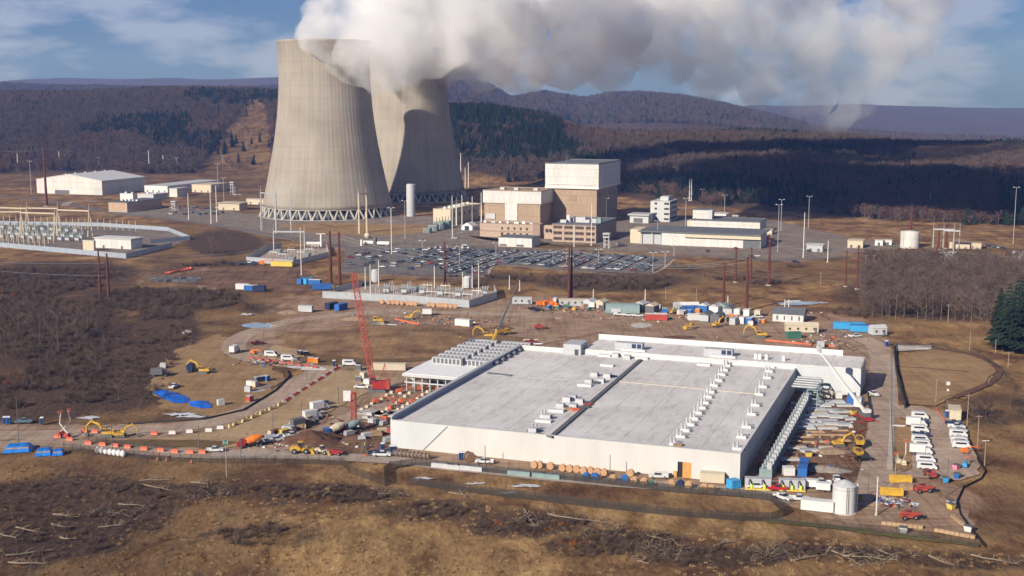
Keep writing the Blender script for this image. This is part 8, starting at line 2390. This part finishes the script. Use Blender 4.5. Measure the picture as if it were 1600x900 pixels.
tarp_stack(29, 703, 8.4, 6.4, 1.9, 12, 'large stack under a bright blue tarp at the left border'); tarp_stack(69, 709, 5.0, 5.6, 1.8, 15, 'middle stack under a bright blue tarp'); tarp_stack(91, 709, 3.4, 4.6, 1.5, 15, 'small stack under a bright blue tarp, right of the middle one')
def flat_tarp(pxs, label, seed):
 P_ = [G(*q, .3) for q in pxs]; o = P_[0]; b = MB(); r = random.Random(seed)
 c_ = sum(P_, Vector()) / len(P_)
 Q = irregular([q - o for q in P_], 2.0, .35, seed)
 vs = [(q.x, q.y, r.uniform(0, .12)) for q in Q]; n = len(vs)
 for f, z in ((.75, .45), (.4, .6)):
  vs += [((q.x - (c_ - o).x) * f + (c_ - o).x, (q.y - (c_ - o).y) * f + (c_ - o).y, z + r.uniform(-.28, .28)) for q in Q]
 vs.append(((c_ - o).x, (c_ - o).y, .7))
 fs = []
 for k in range(2):
  for i in range(n): fs.append((k * n + i, k * n + (i + 1) % n, (k + 1) * n + (i + 1) % n, (k + 1) * n + i))
 fs += [(2 * n + i, 2 * n + (i + 1) % n, 3 * n) for i in range(n)]
 ob = b.add(vs, fs).build('blue_tarp', 'deep_blue_tarp', None, o); tag(ob, label, 'tarp', 'deep blue tarps by the brush')
flat_tarp([(239, 613), (248, 608), (272, 613), (296, 622), (292, 630), (272, 630), (252, 622)], 'large deep blue tarp over a heap at the edge of the brush', 3); flat_tarp([(294, 628), (326, 626), (332, 637), (312, 638), (296, 634)], 'smaller deep blue tarp right of the large one', 4)
for i in range(7):
 a = 153 + i * 6.6; o = MB().lathe([(.55, 0), (.8, .3), (.85, 1.0), (.6, 1.5), (.2, 1.75), (.05, 1.7)], 10).build('bulk_bag', 'white_paint', None, G(a, 707 + i * 1.0, .3)); o.scale = (1.15, 1.15, 1.15); tag(o, 'white bulk bag along the truck road fence, %s from the left' % ORD[i], 'bulk bag', 'white bulk bags')
for i, (a, c_, m_) in enumerate([(8, 662, 'blue_paint'), (14, 662, 'blue_paint'), (66, 663, 'dark_grey'), (598, 704, 'blue_paint'), (612, 708, 'blue_paint'), (617, 708, 'navy'), (720, 718, 'blue_paint'), (724, 718, 'blue_paint'), (1385, 541, 'blue_paint'), (1480, 652, 'blue_paint'), (522, 572, 'dark_grey')]):
 put(('wc', m_), toilet(m_), a, c_, 5, '%s portable toilet %s' % ({'blue_paint': 'blue', 'dark_grey': 'dark', 'navy': 'navy'}[m_], ['at the left border, left of two', 'at the left border, right of two', 'right of the silver blue pickup', 'behind the pickup at the hall corner', 'at the left hall corner', 'beside the blue one at the hall corner', 'against the white wall, left of two', 'against the white wall, right of two', 'at the head of the basin fence', 'at the head of the gravel lot', 'at the end of the red barrier line'][i]), 'portable toilets', 1.1, z=.3)
p = G(354, 745); p.z = zground(p)
t = thing('road_sign', 'green and white road sign on a tall grey post at the fence', 'road sign', p)
h = ZZ(p.y, 687); MB().cyl((0, 0, -.3), (0, 0, h), .09, .08, 8).build('post', 'galv', t); MB().box(-.75, .75, -.12, -.09, h - 1.6, h).build('panel', 'green_paint', t)
b = MB(); b.box(-.72, .72, -.135, -.121, h - .95, h - .85); b.box(-.7, -.6, -.135, -.121, h - 1.5, h - .1); b.box(.6, .7, -.135, -.121, h - 1.5, h - .1); b.build('border', 'white_paint', t)
# pipes, plates and bundles
for i, (a, c_, l_, rz, m_, lab) in enumerate([(478, 575, 16, -6, 'galv', 'long bundle of pale steel beams on the haul road bend'), (490, 578, 12, -4, 'light_grey', 'second bundle of pale beams beside the first'), (830, 532, 8, -4, 'cream', 'white pipe lying behind the hall'), (842, 538, 6, -4, 'white_paint', 'thick white pipe just behind the back parapet'), (600, 508, 14, -3, 'light_grey', 'pale pipe bundle right of the red boom'), (690, 521, 34, -33, 'soil', 'dark pipe string crossing the diggings'), (415, 606, 7, 50, 'galv', 'pile of grey sections on the tan pad'), (404, 612, 6, 40, 'light_grey', 'pile of pale sections on the tan pad, left one'), (1404, 667, 5, -15, 'white_paint', 'white pipe lying on the grass island'), (1440, 508 + 38, 7, 0, 'light_grey', 'pale plank stack at the head of the basin')]):
 lumber(a, c_, l_, rz, lab, m_, 'pipe and beam bundles')
for i in range(8):
 a = 262 + i * 5.2; o = MB().cyl((-1.6, 0, .7), (1.6, 0, .7), .7, .7, 10).build('plastic_pipe', 'orange_plastic', None, G(a, 428 - i * 1.1, .2), R(20 + 17 * i)); tag(o, 'orange plastic pipe roll at the edge of the brown yard, %s from the left' % ORD[i], 'pipe roll', 'orange pipe rolls')
for i in range(14):
 a = 240 + (i % 7) * 11.5; c_ = 436 + (i // 7) * 4; o = MB().cbox((0, 0, .5), (4.4, 2.0, 1.0), 0).cbox((0, .1, 1.25), (3.8, 1.6, .45), .1).build('rubber_mat_stack', 'dark_grey', None, G(a, c_, .2), R(10 * (i % 5))); tag(o, 'dark mat stack, %s from the left in the %s row of the brown yard' % (ORD[i % 7], ['back', 'front'][i // 7]), 'mat stack', 'dark mat stacks')
put(('lift', 'orange_paint', False), boom_lift('orange_paint'), 410, 414, 0, 'orange and white truck lift beside the dark parked vehicles', None, 1.2, z=.3)
# small items on the tan pad and about the site
for i, (a, c_, m_) in enumerate([(391, 603, 'white_paint'), (398, 604, 'cream'), (408, 596, 'navy'), (416, 595, 'blue_paint'), (388, 612, 'galv'), (402, 597, 'dark_grey'), (390, 627, 'crane_red'), (255, 575, 'light_grey'), (345, 633, 'light_grey'), (560, 578, 'dark_grey'), (568, 590, 'cream'), (573, 600, 'white_paint'), (560, 596, 'dark_grey'), (470, 555, 'black'), (478, 556, 'black'), (460, 569, 'timber'), (485, 566, 'orange_paint'), (495, 567, 'orange_paint')]):
 put(('crate', m_), crate(m_), a, c_, rk.uniform(-40, 60), '%s equipment crate %s' % ({'white_paint': 'white', 'cream': 'cream', 'navy': 'navy', 'blue_paint': 'blue', 'galv': 'silver', 'dark_grey': 'dark grey', 'crane_red': 'red', 'light_grey': 'pale grey', 'black': 'black', 'timber': 'wooden', 'orange_paint': 'orange'}[m_],
  ['on the tan pad, left of the cream one', 'on the tan pad', 'on the tan pad, topmost', 'on the tan pad beside the navy one', 'on the tan pad, lowest of its group', 'on the tan pad between the others', 'beside the haul road below the tan pad', 'at the edge of the brush', 'right of the blue tarps', 'left of the red crane boom', 'below the dark one by the crane boom', 'left of the crawler crane', 'lower one by the crane boom', 'on the dull grass slope, left one', 'on the dull grass slope, right one', 'beside the beam bundle', 'on the bend, left of two', 'on the bend, right of two'][i]), 'loose crates about the site', 1.1, z=.3)
# fences of the site
wall_fence('chain_link_fence', 'dark chain link fence along the truck road, left part', [(100, 703), (150, 710), (250, 719), (330, 724), (430, 724), (536, 727), (546, 740), (580, 751), (602, 760)], 2.4, 'chain_link', posts=3.5, postm='mesh_fence')
wall_fence('chain_link_fence', 'dark chain link fence turning round the kink and along the hall road', [(602, 760), (600, 742), (610, 733), (650, 728), (760, 739), (900, 753), (1060, 770), (1180, 779), (1205, 784), (1224, 800)], 2.4, 'chain_link_dense', posts=3.5, postm='mesh_fence')
wall_fence('chain_link_fence', 'dark chain link fence along the front of the grass basin', [(640, 757), (700, 766), (800, 778), (930, 793), (1060, 807), (1160, 814), (1205, 814), (1228, 806), (1224, 800)], 2.4, 'chain_link_dense', posts=3.5, postm='mesh_fence')
wall_fence('chain_link_fence', 'dark chain link fence in front of the silo and straw bales', [(1196, 816), (1290, 826), (1400, 838), (1530, 856)], 2.2, 'chain_link', posts=4.5, postm='mesh_fence')
wall_fence('silt_fence', 'low black silt fence winding down the right edge of the storage yard', [(1478, 650), (1505, 672), (1524, 710), (1540, 738), (1533, 750), (1505, 764), (1495, 785), (1500, 805), (1520, 832), (1540, 856)], .8, 'black', posts=3)
wall_fence('basin_fence', 'tall dark screen fence along the left side of the storm basin', [(1396, 542), (1399, 580), (1408, 618), (1414, 640)], 2.6, 'mesh_fence', posts=3)
wall_fence('chain_link_fence', 'thin fence round the far side of the storm basin', [(1400, 541), (1470, 545), (1530, 557), (1562, 578)], 1.8, 'chain_link', posts=4, postm='mesh_fence')
wall_fence('chain_link_fence', 'thin fence along the foot of the seeded slope', [(138, 690), (190, 699), (270, 703)], 2.2, 'chain_link', posts=4, postm='mesh_fence')
wall_fence('silt_fence', 'low black silt fence along the outer side of the haul road', [(200, 664), (320, 657), (380, 643), (430, 612), (452, 590), (448, 580)], .9, 'mesh_fence', posts=3)
wall_fence('chain_link_fence', 'thin fence behind the service road by the gravel lot', [(1392, 560), (1392, 640), (1396, 740)], 1.6, 'chain_link', posts=4, postm='mesh_fence')
road('drain_channel', [(1466, 547), (1520, 556), (1552, 570), (1562, 582), (1545, 600), (1512, 614), (1490, 622)], 3.2, 'soil', 'dark drainage channel curving round the storm basin')
road('drain_channel', [(1400, 574), (1450, 577), (1514, 582)], 1.0, 'soil', 'thin dark drain across the storm basin floor')
# ------------------------------------------------------------------ people beside the truck road
def person(px, py, rz, vest, label, bend=0.0, step=.12):
 """one skinned body on a skeleton of joints; helmet, vest and trousers ride on it"""
 t = thing('person', label, 'person', G(px, py, .3), R(rz), 'workers on the site')
 J = {'pel': (0, 0, .95), 'wai': (.02 + bend * .1, 0, 1.10), 'che': (.05 + bend * .3, 0, 1.32), 'nek': (.06 + bend * .4, 0, 1.50), 'hea': (.09 + bend * .45, 0, 1.62), 'top': (.08 + bend * .46, 0, 1.76)}
 E = [('pel', 'wai'), ('wai', 'che'), ('che', 'nek'), ('nek', 'hea'), ('hea', 'top')]
 Rr = {'pel': .15, 'wai': .14, 'che': .16, 'nek': .06, 'hea': .10, 'top': .07}
 for s, n in ((1, 'l'), (-1, 'r')):
  J.update({n + 'hip': (0, s * .10, .90), n + 'kne': (.05 + s * step, s * .11, .49), n + 'ank': (s * step * 1.6, s * .11, .09), n + 'toe': (s * step * 1.6 + .19, s * .12, .04),
     n + 'sho': (.05 + bend * .35, s * .19, 1.42), n + 'elb': (.02 + bend * .3 - s * .06, s * .26, 1.14), n + 'wri': (.16 + bend * .4 - s * .08, s * .25, .92), n + 'han': (.20 + bend * .4 - s * .08, s * .24, .84)})
  E += [('pel', n + 'hip'), (n + 'hip', n + 'kne'), (n + 'kne', n + 'ank'), (n + 'ank', n + 'toe'), ('che', n + 'sho'), (n + 'sho', n + 'elb'), (n + 'elb', n + 'wri'), (n + 'wri', n + 'han')]
  Rr.update({n + 'hip': .095, n + 'kne': .065, n + 'ank': .045, n + 'toe': .04, n + 'sho': .065, n + 'elb': .045, n + 'wri': .035, n + 'han': .04})
 ks = list(J)
 me = bpy.data.meshes.new('body'); me.from_pydata([J[k] for k in ks], [(ks.index(a), ks.index(c_)) for a, c_ in E], [])
 o = bpy.data.objects.new('body', me); COL.objects.link(o); o.parent = t
 o.modifiers.new('Skin', 'SKIN'); me.skin_vertices if me.skin_vertices else None
 if not me.skin_vertices:
  bpy.context.view_layer.objects.active = o
 for i, k in enumerate(ks):
  if me.skin_vertices: me.skin_vertices[0].data[i].radius = (Rr[k], Rr[k]); me.skin_vertices[0].data[i].use_root = (k == 'pel')
 sb = o.modifiers.new('Sub', 'SUBSURF'); sb.levels = sb.render_levels = 1
 me.materials.append(M['denim'])
 c0 = Vector(J['che'])
 MB().lathe([(.17, 1.0), (.205, 1.15), (.215, 1.36), (.16, 1.47), (.07, 1.50)], 12, (c0.x - .03, 0, 0), caps=False).build('vest', vest, t)
 hd = Vector(J['hea']); MB().lathe([(.075, -.10), (.105, -.04), (.108, .04), (.09, .1)], 12, hd).build('face', 'skin', t)
 MB().lathe([(.16, .05), (.135, .07), (.13, .13), (.08, .2), (.01, .22)], 12, hd).build('helmet', 'white_paint', t)
PE = [(224, 717, 40, 'denim', 'person in dark clothes and white helmet, left of a pair by the truck road fence', 0), (231, 718, 200, 'denim', 'person in dark clothes, right of the pair by the truck road fence', .2), (249, 717, 120, 'orange_plastic', 'person in an orange vest beside the cones at the fence', .3), (264, 719, 60, 'navy', 'person in navy standing alone at the truck road fence', 0),
  (511, 656, 30, 'orange_plastic', 'person in an orange vest walking beside the truck queue', 0), (1359, 622, 90, 'hivis', 'person in a yellow vest on the service road', 0), (570, 700, 200, 'hivis', 'person in a yellow vest near the hall corner', 0), (1120, 532, 0, 'white_paint', 'person in white behind the wing parapet', 0), (478, 671, 200, 'hivis', 'person in a yellow vest by the dark flat truck', 0)]
for a, c_, rz, v_, l, bd in PE: person(a, c_, rz, v_, l, bd)
for i, (a, c_) in enumerate([(246, 719), (260, 720), (299, 723)]):
 t = thing('traffic_cone', 'orange traffic cone at the truck road fence, %s from the left' % ORD[i], 'traffic cone', G(a, c_, .3), 0, 'traffic cones'); MB().lathe([(.3, .05), (.06, 1.1), (.02, 1.12)], 10).build('cone', 'orange_plastic', t); MB().box(-.4, .4, -.4, .4, 0, .05).build('base', 'dark_grey', t)
_b = MB()
for k in range(1500):
 z_ = rk.choice([(560, 672, 60, 40), (1100, 496, 230, 9), (1275, 690, 70, 70), (900, 482, 100, 10), (640, 635, 60, 18), (1400, 785, 30, 8), (450, 690, 60, 12), (700, 505, 110, 14), (1290, 530, 70, 20), (430, 565, 60, 8)])
 a, c_ = z_[0] + rk.gauss(0, .45) * z_[2], z_[1] + rk.gauss(0, .45) * z_[3]
 q = G(a, c_, .3); l_ = q - O_; lx_, ly_ = l_.dot(ex), l_.dot(ey)
 if -HW - 26 < lx_ < 12 and -1 < ly_ < HD + 26: continue
 if lx_ > -10 and lx_ < wr_ and HD - 1 < ly_ < HD + 26: continue
 sx_ = rk.uniform(.25, 1.4); _b.cbox((q.x, q.y, .3 + sx_ * .15), (sx_, rk.uniform(.2, .9), sx_ * .4), rk.uniform(0, 3), rk.choice([0, 0, 1, 2, 2, 3, 3, 4, 5, 5, 0, 2, 6, 7, 8]))
tag(_b.build('site_debris', ['timber', 'light_grey', 'dark_grey', 'rust', 'cream', 'soil', 'orange_plastic', 'blue_paint', 'white_paint']), 'scattered offcuts and small debris lying about the building site', 'debris', kind='stuff')
print('objects', len(bpy.data.objects))
